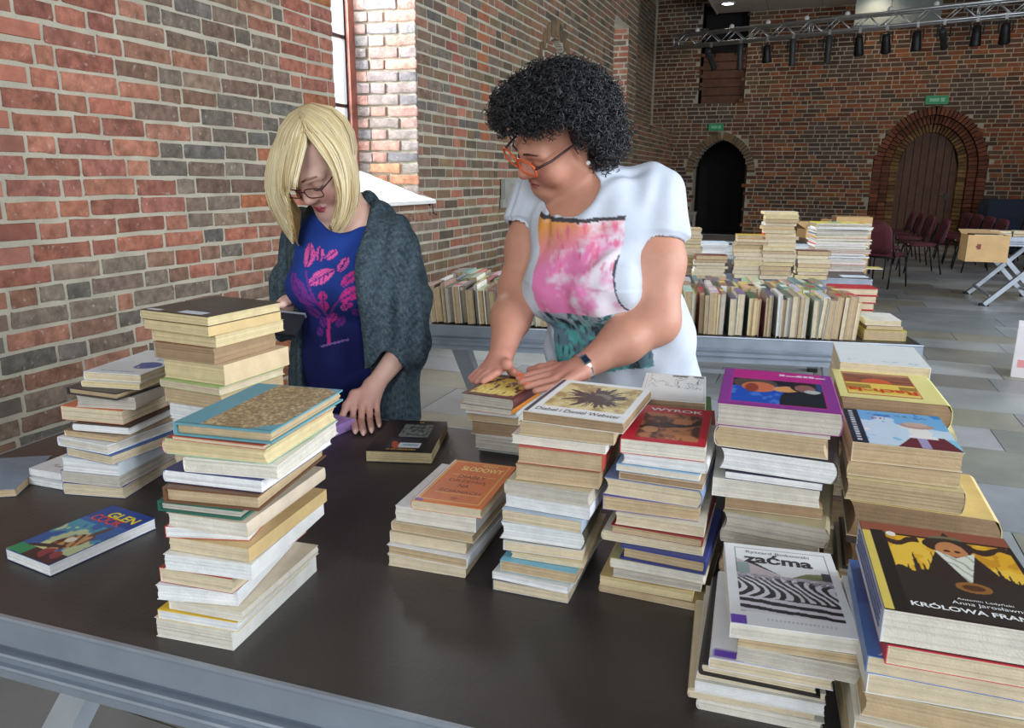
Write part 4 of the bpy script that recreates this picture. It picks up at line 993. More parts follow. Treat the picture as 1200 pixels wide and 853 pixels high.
# veiled queen
b = BK('krol'); W, L, T = b['dim']; a = Art(150, 190, rgb(48, 38, 34)); nz = fbm(a.u, a.v, 6, 44)
a.put(a.u < 0.06, rgb(222, 196, 96)).put(a.v > 0.88, rgb(150, 84, 62)); sky = a.rect(0.16, 0.97, 0.34, 0.86)
a.put(sky, rgb(228, 172, 44)).put(sky & (nz > 0.55), rgb(238, 192, 70)).put(sky & (nz < 0.4), rgb(206, 146, 40))
br = np.abs(a.v - 0.80 - 0.035 * np.sin(a.u * 22)) < 0.022 + 0.02 * vnoise(a.u, a.v, 20, 3); a.put(br & sky & ((a.u < 0.38) | (a.u > 0.66)), rgb(66, 44, 34))
for (x, w, h_) in ((0.20, 0.035, 0.47), (0.24, 0.03, 0.52), (0.30, 0.04, 0.68), (0.345, 0.03, 0.56), (0.39, 0.03, 0.60), (0.43, 0.04, 0.7), (0.72, 0.04, 0.66), (0.77, 0.03, 0.54), (0.82, 0.04, 0.62), (0.87, 0.03, 0.55), (0.91, 0.03, 0.50), (0.955, 0.03, 0.46)): a.put(a.tri((x - w, 0.30), (x + w, 0.30), (x, h_)), rgb(62, 50, 44))
a.put((a.v < 0.40 + 0.10 * nz + 0.02 * np.sin(a.u * 40)) & (a.u > 0.14), rgb(56, 46, 40))
a.put(a.tri((0.33, 0.40), (0.86, 0.40), (0.58, 0.98)), rgb(58, 42, 38)).put(a.ell(0.57, 0.80, 0.17, 0.10), rgb(60, 42, 36)).put(a.ell(0.575, 0.72, 0.105, 0.13), rgb(196, 130, 84)).put(a.ell(0.545, 0.735, 0.022, 0.014), rgb(70, 44, 36)).put(a.ell(0.615, 0.735, 0.022, 0.014), rgb(70, 44, 36)).put(a.ell(0.585, 0.665, 0.03, 0.010), rgb(150, 60, 50))
veil = a.tri((0.43, 0.80), (0.74, 0.78), (0.60, 0.36)) & (a.v < 0.655 + 0.6 * np.abs(a.u - 0.585)); a.put(veil, rgb(222, 222, 206)).put(veil & (np.sin((a.u + a.v) * 60 + nz * 8) > 0.7), rgb(170, 172, 158))
a.put(a.ell(0.575, 0.89, 0.11, 0.035), rgb(120, 108, 78)).put(a.ell(0.575, 0.87, 0.12, 0.02), rgb(60, 50, 40)).put(a.ell(0.60, 0.335, 0.11, 0.055), rgb(150, 100, 50)).put(a.ell(0.60, 0.335, 0.07, 0.03), rgb(90, 56, 34)).put(a.ell(0.20, 0.87, 0.035, 0.03), rgb(236, 228, 216)); a.put(a.rect(0.06, 0.15, 0, 0.9), rgb(44, 36, 32)); a.plane(b)
text_on(b, 'KRÓLOWA FRANCJI', W * .17, L * .055, W * .76, L * .065, WHT, bold=0.025); text_on(b, 'Anna Jarosławna', W * .42, L * .135, W * .42, L * .040, WHT); text_on(b, 'Antonin Ladyński', W * .46, L * .185, W * .32, L * .028, WHT)
# its worn spine with lettering rules
bb = MB(); 
for zz in (0.25, 0.42, 0.60, 0.78): bb.box(-0.0012, -0.0002, 0.012, L - 0.012, T * zz, T * (zz + 0.07))
bb.build('spine_print', ink(rgb(110, 120, 170)), BK('krol'))
# blue book with white script letters under it
b = BK('blueish'); W, L, T = b['dim']; a = Art(40, 40, rgb(84, 124, 190)); a.put(a.v > 0.5, rgb(70, 104, 170)); a.plane(b)
text_on(b, 'Jsw', W * .06, L * .012, W * .16, L * .06, WHT, shear=0.3); text_on(b, 'C', W * .42, L * .02, W * .10, L * .06, WHT, shear=0.3)
# book under the hands
b = BK('hands'); W, L, T = b['dim']; a = Art(70, 80, rgb(92, 40, 38)); nz = fbm(a.u, a.v, 10, 23)
a.put(a.rect(0.1, 0.95, 0.10, 0.85) & (nz > 0.36), rgb(224, 198, 96)).put(a.rect(0.15, 0.9, 0.12, 0.34) & (np.sin(a.u * 60) > 0.1) & (nz > 0.4), rgb(236, 216, 120)).put(a.rect(0.2, 0.7, 0.5, 0.7) & (nz > 0.58), rgb(110, 100, 120)); a.plane(b)
# dark cover with white labels
b = BK('darktop'); W, L, T = b['dim']; a = Art(60, 60, rgb(58, 50, 46)); nz = fbm(a.u, a.v, 7, 2); a.put(nz > 0.6, rgb(70, 62, 56)).put(a.rect(0.05, 0.24, 0.03, 0.10), rgb(206, 210, 216)).put(a.rect(0.50, 0.86, 0.05, 0.16), rgb(214, 222, 232)).put(a.rect(0.53, 0.82, 0.09, 0.11), rgb(150, 160, 176)); a.plane(b)
# white cover with blue ink picture
b = BK('whiteblue'); W, L, T = b['dim']; a = Art(70, 80, rgb(232, 238, 242)); nz = fbm(a.u, a.v, 8, 12); a.put(a.ell(0.72, 0.36, 0.24, 0.14) & (nz > 0.42), rgb(56, 96, 170)).put(a.ell(0.8, 0.62, 0.18, 0.06) & (nz > 0.4), rgb(150, 190, 206)).put(a.rect(0.2, 0.8, 0.07, 0.11) & (np.sin(a.u * 120) > -0.2), rgb(120, 160, 200)); a.plane(b)
# striped beast
b = glen; W, L, T = b['dim']; a = Art(90, 140, rgb(44, 92, 166)); nz = fbm(a.u, a.v, 6, 51)
a.put(a.v > 0.72, rgb(26, 58, 140)).put((a.v < 0.66) & (nz > 0.42), rgb(70, 150, 176)).put((a.v < 0.55) & (nz > 0.55), rgb(196, 206, 160)).put((a.v < 0.16) & (a.u > 0.3), rgb(70, 40, 44)).put(a.rect(0, 0.34, 0, 0.14), rgb(40, 150, 96)).put(a.rect(0, 0.5, 0.14, 0.26) & (nz > 0.4), rgb(214, 216, 150))
a.put(a.ell(0.62, 0.34, 0.24, 0.15, 0.5), rgb(206, 150, 96)).put(a.ell(0.62, 0.34, 0.24, 0.15, 0.5) & (np.sin((a.u * 1.2 + a.v) * 34 + nz * 9) > 0.35), rgb(96, 56, 44)).put(a.ell(0.56, 0.36, 0.08, 0.05), rgb(236, 226, 206)).put(a.ell(0.72, 0.58, 0.05, 0.12, -0.3), rgb(90, 60, 56)).put(a.ell(0.42, 0.2, 0.3, 0.03, 0.2), rgb(60, 44, 50)).put(a.ell(0.7, 0.12, 0.2, 0.08) & (nz > 0.45), rgb(150, 60, 70)); a.plane(b)
text_on(b, 'GLEN', W * .28, L * .80, W * .62, L * .11, rgb(240, 214, 40), bold=0.03); text_on(b, 'COOK', W * .12, L * .70, W * .66, L * .11, rgb(226, 72, 56), bold=0.02)
# black book with photo
b = blackbook; W, L, T = b['dim']; a = Art(80, 90, rgb(34, 28, 34)); nz = fbm(a.u, a.v, 26, 8); m = a.rect(0.34, 0.82, 0.44, 0.86); a.put(m, rgb(110, 118, 116)).put(m & (nz > 0.55), rgb(150, 158, 152)).put(m & (nz < 0.4), rgb(70, 78, 78))
a.put(a.rect(0.26, 0.74, 0.12, 0.40), rgb(52, 52, 66)).put(a.rect(0.44, 0.78, 0.12, 0.26), rgb(230, 236, 240)).put(a.rect(0.50, 0.74, 0.18, 0.22), rgb(130, 180, 206)).put(a.ell(0.38, 0.2, 0.05, 0.12, 0.4), rgb(196, 90, 60)).put(a.rect(0.28, 0.74, 0.05, 0.085) & (np.sin(a.u * 140) > -0.4), rgb(214, 160, 60)).put(a.rect(0.55, 0.63, 0.92, 0.95), rgb(226, 170, 70)); a.plane(b)
# red flower
b = fl2; a = Art(50, 60, rgb(236, 238, 240)); nz = fbm(a.u, a.v, 9, 3); a.put(a.ell(0.75, 0.45, 0.24, 0.16) & (nz > 0.40), rgb(176, 36, 62)).put(a.rect(0.3, 0.7, 0.12, 0.2) & (nz > 0.55), rgb(190, 170, 176)); a.plane(b)
# ------------------------------------------------------------------ rows of spine-up books on the middle table
def ordinal(n):
    return '%d%s' % (n, 'th' if 10 <= n % 100 <= 20 else {1: 'st', 2: 'nd', 3: 'rd'}.get(n % 10, 'th'))
TM = Matrix.Translation((MID_FL[0], MID_FL[1], 0)) @ Matrix.Rotation(RM, 4, 'Z')
PAL = [((60, 90, 110), 'blue'), ((70, 120, 130), 'teal'), ((176, 60, 54), 'red'), ((226, 222, 210), 'white'), ((214, 196, 150), 'straw'), ((60, 60, 66), 'black'), ((140, 110, 80), 'brown'),
       ((96, 116, 90), 'green'), ((206, 206, 200), 'grey'), ((120, 70, 60), 'maroon'), ((90, 110, 160), 'cobalt'), ((214, 186, 80), 'yellow'), ((236, 234, 228), 'ivory')]
HID_C, HID_P = MB(), MB()
def spine_row(y0, x0, x1, rowname, seed, hmin=0.150, hmax=0.178, windows=((495, 645), (798, 1025))):
    r = random.Random(seed); x = x0; k = 0
    while x < x1:
        T = r.uniform(0.014, 0.034); W = r.uniform(hmin, hmax); L_ = r.uniform(0.18, 0.205); c, word = r.choice(PAL); k += 1
        frac = (x - x0) / (x1 - x0)
        lean = (-0.10 if frac < 0.32 else 0.06 if frac > 0.90 else 0.0) + r.uniform(-0.02, 0.02)
        pg = PG[r.choice('CCTYTCGTTC')] if r.random() < 0.90 else PG['W']; c = tuple(int(v * 0.55 + q * 0.45) for v, q in zip(c, (206, 198, 180)))
        Mx = TM @ Matrix.Translation((x + (0.016 if lean < 0 else 0.0), y0 + r.uniform(-0.008, 0.008), TZ + W + 0.002 + 0.0 * T)) @ Matrix.Rotation(math.pi / 2 + lean, 4, 'Y')
        (cv, cf, cc), (pv, pf, pc) = book_meshes(W, L_, T, rgb(*c), pg, spine='L', hc=r.random() < 0.2, rng=r, nz=5, bulge=0, spcol=rgb(*[min(255, v + r.randrange(-25, 26)) if v + 25 > 0 else 0 for v in c]))
        pxx = photo(Mx @ Vector((0, 0, T / 2)))[0]
        if not any(a_ < pxx < b_ for a_, b_ in windows):
            for mb_, vv, ff, c3 in ((HID_C, cv, cf, cc), (HID_P, pv, pf, pc)):
                n0 = len(mb_.v); mb_.v += [tuple(Mx @ Vector(q)) for q in vv]; mb_.f += [tuple(i + n0 for i in f) for f in ff]; mb_.c += list(c3)
            x += T + 0.0012 + (abs(lean) * 0.004); continue
        o = obj('book', mesh('book', cv, cf, False, cc), None, M['cover']); o.matrix_world = Mx
        tag(o, '%s spine-up book, %s from the left in the %s row on the middle table' % (word, ordinal(k), rowname), 'book', 'spine-up books in the %s row' % rowname)
        pgs = obj('pages', mesh('pages', pv, pf, False, pc), o, M['pages'])
        if r.random() < 0.35:                     # paper label or title band across the spine
            b = MB(); q = r.uniform(0.2, 0.6) * L_; b.box(-0.0012, -0.0002, q, q + r.uniform(0.03, 0.07), 0.001, T - 0.001); b.build('spine_label', ink(rgb(*r.choice([(232, 230, 222), (226, 206, 120), (200, 60, 60), (60, 60, 70)]))), o)
        x += T + 0.0012 + (abs(lean) * 0.004)
    return k
spine_row(0.035, 0.03, 1.83, 'front', 81)
spine_row(0.265, 0.02, 1.80, 'second', 82, 0.145, 0.175, windows=((815, 1000),))
spine_row(0.49, 0.02, 1.78, 'third', 83, 0.145, 0.17, windows=())
hid = HID_C.build('books', M['cover'], None, colors=True); tag(hid, 'closely packed spine-up books filling the back rows of the middle table', 'books', kind='stuff')
HID_P.build('pages', M['pages'], hid, colors=True)
def flat_book(Mt, x, y, z, W, L_, T, c, pg, label, group, rz=0.0, seed=1, spine='L', hc=False, name='book', cat='book', nz=6):
    (cv, cf, cc), (pv, pf, pc) = book_meshes(W, L_, T, rgb(*c), PG[pg], spine=spine, hc=hc, rng=random.Random(seed), nz=nz, bulge=0)
    o = obj(name, mesh(name, cv, cf, False, cc), None, M['cover']); o.matrix_world = Mt @ Matrix.Translation((x, y, z)) @ Matrix.Rotation(rz, 4, 'Z')
    tag(o, label, cat, group); obj('pages', mesh('pages', pv, pf, False, pc), o, M['pages']); return o
for k in range(4):
    flat_book(TM, 1.845 + 0.004 * k, 0.62, TZ + 0.0005 + k * 0.034, 0.20, 0.14, 0.033, (186, 44, 52), 'C',
              '%s red hardback in the red set at the right end of the middle table' % ['lowest', 'second lowest', 'second highest', 'highest'][k], 'red hardbacks', 0.03 * (k % 2), 90 + k, hc=True)
flat_book(TM, 1.865, 0.07, TZ + 0.0005, 0.16, 0.20, 0.040, (206, 196, 70), 'T', 'yellow covered thick book lying at the front right corner of the middle table', 'lying books', 0.0, 95, spine='R')
flat_book(TM, 1.872, 0.075, TZ + 0.042, 0.14, 0.19, 0.016, (120, 100, 80), 'T', 'thin brown book lying on the yellow one at the middle table corner', 'lying books', 0.02, 96)
flat_book(TM, 1.868, 0.08, TZ + 0.059, 0.135, 0.19, 0.022, (232, 230, 220), 'C', 'white book on top of the lying pile at the middle table corner', 'lying books', -0.03, 97)
flat_book(TM, 1.90, 0.36, TZ + 0.0005, 0.11, 0.12, 0.03, (222, 150, 150), 'W', 'small pink and white book behind the lying pile at the middle table', 'lying books', 0.1, 98)

# ------------------------------------------------------------------ piles on the far tables
def on_deck_px(pt): return on_plane(pt, 0)
def pile(px_l, px_base, wpx_m, depth, n, T, phrase, seed, cat='book', cols=None, pgs='CTYC', wl=(0.20, 0.13)):
    P = on_plane((px_l, px_base), 0); r = random.Random(seed); z = TZ + 0.0005
    for k in range(n):
        t = T * r.uniform(0.75, 1.25); c, word = r.choice(cols or PAL)
        W, L_ = wl[0] * r.uniform(0.94, 1.04), wl[1] * r.uniform(0.94, 1.04)
        Mt = Matrix.Translation((P.x, P.y, 0)) @ Matrix.Rotation(math.radians(12), 4, 'Z')
        lab = '%s %s, %s from the bottom of %s' % (word, cat, ordinal(k + 1), phrase)
        flat_book(Mt, r.uniform(-0.010, 0.010), r.uniform(-0.010, 0.010), z, W, L_, t, c, r.choice(pgs), lab, '%ss in %s' % (cat, phrase), r.uniform(-0.06, 0.06), seed * 50 + k, r.choice('LR'), False, cat, cat, 4 if t > 0.012 else 2)
        z += t + 0.0006
pile(813, 326, .2, 0, 7, 0.022, 'the lowest far pile', 101)
pile(798, 322, .2, 0, 14, 0.022, 'the far pile by the white sleeve', 102, wl=(0.12, 0.16))
pile(859, 326, .2, 0, 12, 0.022, 'the medium far pile', 103)
pile(891, 327, .2, 0, 18, 0.0225, 'the tallest far pile', 104)
pile(933, 327, .2, 0, 7, 0.0225, 'the far pile left of the magazines', 105)
pile(952, 317, .3, 0, 34, 0.0088, 'the tall magazine pile', 106, 'magazine', [((236, 236, 236), 'white'), ((206, 206, 204), 'grey'), ((150, 140, 130), 'dull'), ((196, 60, 70), 'red'), ((226, 214, 120), 'yellow'), ((120, 120, 126), 'dark grey')], 'WGWKG', (0.36, 0.24))
P = on_plane((952, 317), 0); Mt = Matrix.Translation((P.x, P.y, 0)) @ Matrix.Rotation(math.radians(12), 4, 'Z')
ym = flat_book(Mt, 0.004, 0, TZ + 34 * 0.0096, 0.36, 0.24, 0.006, (230, 206, 70), 'W', 'yellow magazine with turquoise print topping the tall magazine pile', 'magazines in the tall magazine pile', 0.02, 991, 'L', False, 'magazine', 'magazine', 2)
ym['dim'] = (0.36, 0.24, 0.006); a = Art(50, 40, rgb(232, 212, 80)); nz = fbm(a.u, a.v, 6, 4); a.put(a.ell(0.4, 0.6, 0.16, 0.25) & (nz > 0.4), rgb(90, 190, 190)).put(a.rect(0.62, 0.8, 0.1, 0.9) & (nz > 0.4), rgb(236, 226, 160)).put(a.rect(0.82, 0.95, 0.2, 0.8) & (nz > 0.45), rgb(214, 70, 80)); a.plane(ym)
# leaflets lying flat at the right of that table
P = on_plane((988, 325), 0)
o = flat_book(Matrix.Translation((P.x, P.y, 0)) @ Matrix.Rotation(0.2, 4, 'Z'), 0, 0, TZ + 0.001, 0.16, 0.10, 0.004, (190, 206, 220), 'W', 'pale blue leaflet lying beside the tall magazine pile', None, 0, 992, nz=2)
P = on_plane((1000, 315), 0)
flat_book(Matrix.Translation((P.x, P.y, 0)) @ Matrix.Rotation(0.15, 4, 'Z'), 0, 0, TZ + 0.001, 0.20, 0.12, 0.006, (222, 206, 110), 'W', 'yellow leaflet sticking out from under the magazine pile', None, 0, 993, nz=2)
# piles of white paper on the second far table
pile(806, 303, .2, 0, 8, 0.016, 'the white pile behind the lowest far pile', 107, cols=[((232, 236, 240), 'white'), ((206, 220, 232), 'pale blue')], pgs='W', wl=(0.30, 0.2))
pile(842, 303, .2, 0, 6, 0.016, 'the white pile beside the medium far pile', 108, cols=[((232, 236, 240), 'white'), ((206, 220, 232), 'pale blue')], pgs='W', wl=(0.28, 0.2))
pile(928, 302, .2, 0, 6, 0.016, 'the white pile beside the tallest far pile', 109, cols=[((232, 236, 240), 'white'), ((206, 220, 232), 'pale blue')], pgs='W', wl=(0.20, 0.2))

# ------------------------------------------------------------------ cartons
def carton(name, loc, rz, sx, sy, sz, label, flaps=(0, 0, 0, 0), mat=None, wall=0.006):
    t = empty(name, loc, rz); tag(t, label, 'box'); mat = mat or M['card']
    for (a, b_, c, d) in ((0, sx, 0, wall), (0, sx, sy - wall, sy), (0, wall, wall, sy - wall), (sx - wall, sx, wall, sy - wall)):
        b = MB(); b.box(a, b_, c, d, 0, sz); b.build('side_panel', mat, t)
    b = MB(); b.box(wall, sx - wall, wall, sy - wall, 0, wall); b.build('bottom_panel', mat, t)
    for k, ang in enumerate(flaps):
        if ang is None: continue
        b = MB(); ln = (sy if k < 2 else sx) * 0.48
        if k < 2:
            Mx = Matrix.Translation((0, 0 if k == 0 else sy, sz)) @ Matrix.Rotation((ang if k == 0 else -ang), 4, 'X'); b.box(0, sx, 0 if k == 0 else -ln, ln if k == 0 else 0, 0, 0.005, Mx)
        else:
            Mx = Matrix.Translation((0 if k == 2 else sx, 0, sz)) @ Matrix.Rotation((-ang if k == 2 else ang), 4, 'Y'); b.box(0 if k == 2 else -ln, ln if k == 2 else 0, 0, sy, 0, 0.005, Mx)
        b.build('flap', mat, t)
    return t
cx = look((980, 260), 9.2)
carton('cardboard_carton', (cx.x, cx.y, 0), math.radians(8), 0.40, 0.34, 1.04, 'tall closed brown carton standing on the floor behind the magazine pile', (0.0, 0.0, None, None))
c2 = on_plane((944, 279), 0)
carton('cardboard_carton', (c2.x, c2.y, TZ + 0.001), math.radians(30), 0.24, 0.20, 0.10, 'small open carton with raised flaps on the farthest table', (2.2, 2.4, 2.6, 2.0))
bx = carton('cardboard_carton', (1.70, 10.03, 0.575), math.radians(4), 0.42, 0.34, 0.30, 'tan carton full of books at the end of the crossed-leg table', (None, 2.9, None, None))
b = MB(); Mx = Matrix.Rotation(math.radians(90), 4, 'X')
b.box(0.10, 0.14, -0.002, 0.0, 0.14, 0.20); b.box(0.09, 0.11, -0.002, 0.0, 0.16, 0.18); b.build('handling_mark', ink(rgb(120, 40, 40)), bx)
for k in range(5):
    flat_book(Matrix.Translation((1.73 + 0.012 * k, 10.06 + 0.01 * k, 0)) @ Matrix.Rotation(0.1, 4, 'Z'), 0, 0.03, 0.59 + k * 0.058, 0.30, 0.22, 0.055, [(60, 60, 66), (230, 230, 226), (120, 90, 70), (40, 44, 60), (30, 30, 34)][k], 'C', '%s book from the bottom inside the tan carton' % ordinal(k + 1), 'books in the tan carton', 0.02 * k, 700 + k)
# books lying on the crossed-leg table
for k in range(6):
    flat_book(Matrix.Translation((1.99 + 0.24 * (k % 3), 10.46 + 0.03 * (k % 2), 0)), 0, 0, TZ + 0.002 + 0.032 * (k // 3), 0.22, 0.16, 0.03, [(226, 222, 206), (206, 206, 200), (232, 230, 222), (40, 40, 50), (214, 206, 180), (226, 226, 226)][k], 'C',
              '%s book, place %d along the %s layer on the crossed-leg table' % (['pale', 'grey', 'white', 'black', 'straw', 'light'][k], k % 3 + 1, ['lower', 'upper'][k // 3]), 'books on the crossed-leg table', 0, 720 + k)
# white and pink carton at the right photo edge
cw = look((1194, 440), 6.72); 
wc = carton('white_carton', (1.565, 6.72, 0), math.radians(-12), 0.34, 0.26, 0.40, 'white carton with pink print standing on the floor at the right photo edge', (0, 0, None, None), mat=plain('white_card', rgb(226, 218, 220), 0.7, 0, 0.05))
b = MB(); b.box(0.03, 0.10, -0.002, 0, 0.08, 0.14); b.box(0.14, 0.30, -0.002, 0, 0.06, 0.2); b.build('pink_print', ink(rgb(226, 150, 150)), wc)

# ------------------------------------------------------------------ chairs
M['burgundy'] = plain('burgundy_fabric', rgb(92, 40, 50), 0.9, 0, 0.2, 30, 0.3, 300)
def cushion(w, d, h_, r_=0.02, curve=0.0):
    bm = bmesh.new(); bmesh.ops.create_cube(bm, size=1.0)
    bmesh.ops.subdivide_edges(bm, edges=bm.edges[:], cuts=3, use_grid_fill=True)
    for v in bm.verts:
        x, y, z = v.co * 2
        k = 1 - 0.10 * (abs(x) ** 4) * (abs(y) ** 4)
        v.co = Vector((x * w / 2 * k, y * d / 2 * k, z * h_ / 2 * (1 - 0.35 * max(abs(x), abs(y)) ** 6) + curve * x * x))
    me = bpy.data.meshes.new('cushion'); bm.to_mesh(me); bm.free(); me.polygons.foreach_set('use_smooth', [True] * len(me.polygons)); me.materials.append(M['burgundy']); return me
SEAT, BACK = cushion(0.47, 0.45, 0.065), cushion(0.46, 0.40, 0.05, curve=-0.03)
def leg_mesh(pts):
    b = MB(); b.tube(pts, 0.0115, 8); me = mesh('leg', b.v, b.f, True); me.materials.append(M['black_metal']); return me
LEGS = [leg_mesh([(sx * 0.22, -0.20, 0.43), (sx * 0.245, -0.26, 0.0)]) for sx in (-1, 1)] + [leg_mesh([(sx * 0.22, 0.20, 0.43), (sx * 0.245, 0.29, 0.0)]) for sx in (-1, 1)]
POSTS = [leg_mesh([(sx * 0.235, 0.16, 0.43), (sx * 0.235, 0.23, 0.52), (sx * 0.235, 0.29, 0.80)]) for sx in (-1, 1)]
RAILS = [leg_mesh([(-0.235, yy, 0.425), (0.235, yy, 0.425)]) for yy in (-0.2, 0.2)]
tgm = MB(); tgm.box(0.14, 0.20, -0.226, -0.223, 0.455, 0.475); TGM = mesh('tag', tgm.v, tgm.f); TGM.materials.append(M['white_paint'])
def chair(x, y, rz, label, group='burgundy stacking chairs'):
    t = empty('stacking_chair', (x, y, 0), rz); tag(t, label, 'chair', group)
    obj('seat', SEAT, t, loc=(0, 0, 0.46)); obj('backrest', BACK, t, loc=(0, 0.27, 0.68), rot=(math.radians(78), 0, 0)); 
    for m_ in POSTS: obj('back_post', m_, t)
    for m_ in RAILS: obj('seat_rail', m_, t)
    for m_ in LEGS: obj('leg', m_, t)
    obj('paper_tag', TGM, t)
RZ = math.radians(-82)
for k, (x, y) in enumerate(((1.72, 14.1), (1.70, 15.55), (1.66, 16.6), (1.62, 17.6))):
    chair(x, y, RZ - 0.05 * k, 'burgundy chair, %s from the front in the row before the wooden door' % ordinal(k + 1))
for k, (x, y) in enumerate(((2.62, 14.6), (2.60, 15.5), (2.58, 16.4), (2.55, 17.3))):
    chair(x, y, RZ, 'burgundy chair, %s from the front in the row behind the tan carton' % ordinal(k + 1))
for k, (x, y) in enumerate(((3.55, 14.9), (3.52, 15.8), (3.50, 16.7))):
    chair(x, y, RZ, 'burgundy chair, %s from the front in the row before the dark blue cover' % ordinal(k + 1))
chair(1.02, 12.0, math.radians(150), 'burgundy chair standing alone just right of the tall carton')
chair(1.05, 13.2, math.radians(150), 'burgundy chair close behind the one right of the tall carton')
# covered piano: dark blue cloth falling in folds
M['blue_cloth'] = plain('dark_blue_cloth', rgb(34, 46, 66), 0.85, 0, 0.2, 6)
pt = empty('covered_piano', (4.35, 18.9, 0)); tag(pt, 'piano-sized block hidden under a dark blue cloth by the far wall', 'piano')
vs = []; fs = []; n = 72; X0, Y0 = 0.95, 0.42
for j, z in enumerate((1.10, 1.08, 0.7, 0.35, 0.03)):
    for k in range(n):
        t = 2 * math.pi * k / n; c_, s_ = math.cos(t), math.sin(t); q = max(abs(c_), abs(s_)); bxx, byy = c_ / q * X0, s_ / q * Y0
        f = 1 + (0.02 + 0.05 * (j - 1) * 0.5) * (math.sin(k * 1.35) * 0.5 + math.sin(k * 0.53)) * (j > 1) + 0.03 * (j > 1) * j * 0.4
        if j == 0: f = 0.97
        vs.append((bxx * f, byy * f, z))
for j in range(4):
    for k in range(n): fs.append((j * n + k, (j + 1) * n + k, (j + 1) * n + (k + 1) % n, j * n + (k + 1) % n))
fs.append(tuple(range(n - 1, -1, -1)))
obj('cloth', mesh('cloth', vs, [f[::-1] for f in fs], True), pt, M['blue_cloth'])
b = MB(); b.box(-0.9, 0.9, -0.38, 0.38, 0, 1.05); b.build('body', M['dark'], pt)
# grey bench beside the open doorway
t = empty('bench', (-3.05, 19.2, 0), 0.1); tag(t, 'low grey bench standing left of the open doorway', 'bench')
b = MB(); b.box(-0.35, 0.45, -0.2, 0.2, 0.62, 0.68); b.build('bench_top', M['plaster'], t)
for sx in (-0.3, 0.4): b = MB(); b.box(sx - 0.03, sx + 0.03, -0.18, 0.18, 0, 0.62); b.build('leg', M['plaster'], t)

# ------------------------------------------------------------------ lighting truss, lamps, screen, signs
M['truss'] = plain('bright_aluminium', rgb(196, 198, 200), 0.35, 0.8, 0.08)
TA, TB = Vector((-3.16, 18.0, 4.28)), Vector((5.2, 15.72, 4.28)); TD = (TB - TA); TL = TD.length; TD.normalize(); TN = Vector((-TD.y, TD.x, 0)); UP = Vector((0, 0, 1))
truss = empty('lighting_truss', TA); tag(truss, 'long silver lattice truss hanging across the far end under the ceiling', 'truss')
hh = 0.24
def chordpt(s, i, j): return TD * s + TN * (i * hh) + UP * (j * hh)
for i in (0, 1):
    for j in (0, 1):
        b = MB(); b.tube([chordpt(0, i, j), chordpt(TL, i, j)], 0.025, 8); b.build('chord', M['truss'], truss, True)
nb = int(TL / 0.26)
for k in range(nb):
    s0, s1 = k * TL / nb, (k + 1) * TL / nb; e = k % 2
    for i in (0, 1):
        b = MB(); b.tube([chordpt(s0, i, e), chordpt(s1, i, 1 - e)], 0.011, 6); b.build('brace', M['truss'], truss, True)
for s in (0.0, TL / 3, 2 * TL / 3, TL):
    for i in (0, 1): b = MB(); b.tube([chordpt(s, i, 0), chordpt(s, i, 1)], 0.014, 6); b.build('post', M['truss'], truss, True)
for s in (0.6, TL * 0.5, TL - 0.6): b = MB(); b.tube([chordpt(s, 0.5, 1), chordpt(s, 0.5, 1) + UP * 2.98], 0.006, 6); b.build('hanging_cable', M['black_metal'], truss)
def lamp(s, tilt, kind, label):
    """spotlight hanging from the truss: clamp, yoke, body, lens"""
    P = TA + chordpt(s, 0.0, 0); t = empty('stage_spotlight', P, math.atan2(TD.y, TD.x)); t.scale = (0.8, 0.8, 0.8); tag(t, label, 'spotlight', 'spotlights on the truss')
    b = MB(); b.box(-0.03, 0.03, -0.03, 0.03, -0.10, 0.03); b.build('clamp', M['truss'], t)
    b = MB(); b.bar((-0.13, 0, -0.14), (0.13, 0, -0.14), 0.03, 0.008); b.bar((-0.13, 0, -0.14), (-0.13, 0, -0.36), 0.03, 0.008, up=(0, 1, 0)); b.bar((0.13, 0, -0.14), (0.13, 0, -0.36), 0.03, 0.008, up=(0, 1, 0)); b.bar((0, 0, -0.09), (0, 0, -0.145), 0.02, 0.02, up=(0, 1, 0)); b.build('yoke', M['black_metal'], t)
    Mx = Matrix.Translation((0, 0, -0.36)) @ Matrix.Rotation(tilt, 4, 'X')
    prof = [(0.05, 0.20), (0.09, 0.17), (0.10, 0.0), (0.11, -0.12), (0.12, -0.22), (0.115, -0.24)] if kind == 0 else [(0.06, 0.28), (0.08, 0.25), (0.08, 0.0), (0.07, -0.05), (0.075, -0.32), (0.09, -0.36)]
    b = MB(); b.lathe(prof, 16, Mx); b.build('lamp_body', M['black_metal'] if kind == 0 else plain('grey_housing', rgb(60, 62, 62), 0.5, 0.4), t, True)
    b = MB(); b.lathe([(prof[-1][0] * 0.9, prof[-1][1] - 0.002), (prof[-1][0] * 0.9, prof[-1][1] - 0.006)], 16, Mx); b.build('lens', M['glass_dark'], t)
M['glass_dark'] = plain('dark_lens', rgb(40, 44, 52), 0.15)
def truss_s(px_):
    best = min(range(200), key=lambda k: abs(photo(TA + TD * (k / 200 * TL))[0] - px_)); return best / 200 * TL
WHICH = ['leftmost', 'second', 'third', 'fourth', 'fifth', 'sixth', 'seventh', 'eighth', 'ninth, steeply tilted', 'tenth', 'eleventh']
for k, (px_, tl, kd) in enumerate(((830, 0.9, 1), (866, 0.1, 1), (896, 0.2, 0), (928, 0.15, 1), (968, 0.0, 1), (1006, 0.35, 0), (1036, 0.4, 0), (1073, 0.2, 0), (1105, 1.1, 1), (1142, 0.1, 0), (1176, 0.4, 0))):
    lamp(truss_s(px_), tl, kd, '%s stage spotlight from the left hanging under the silver truss' % WHICH[k])
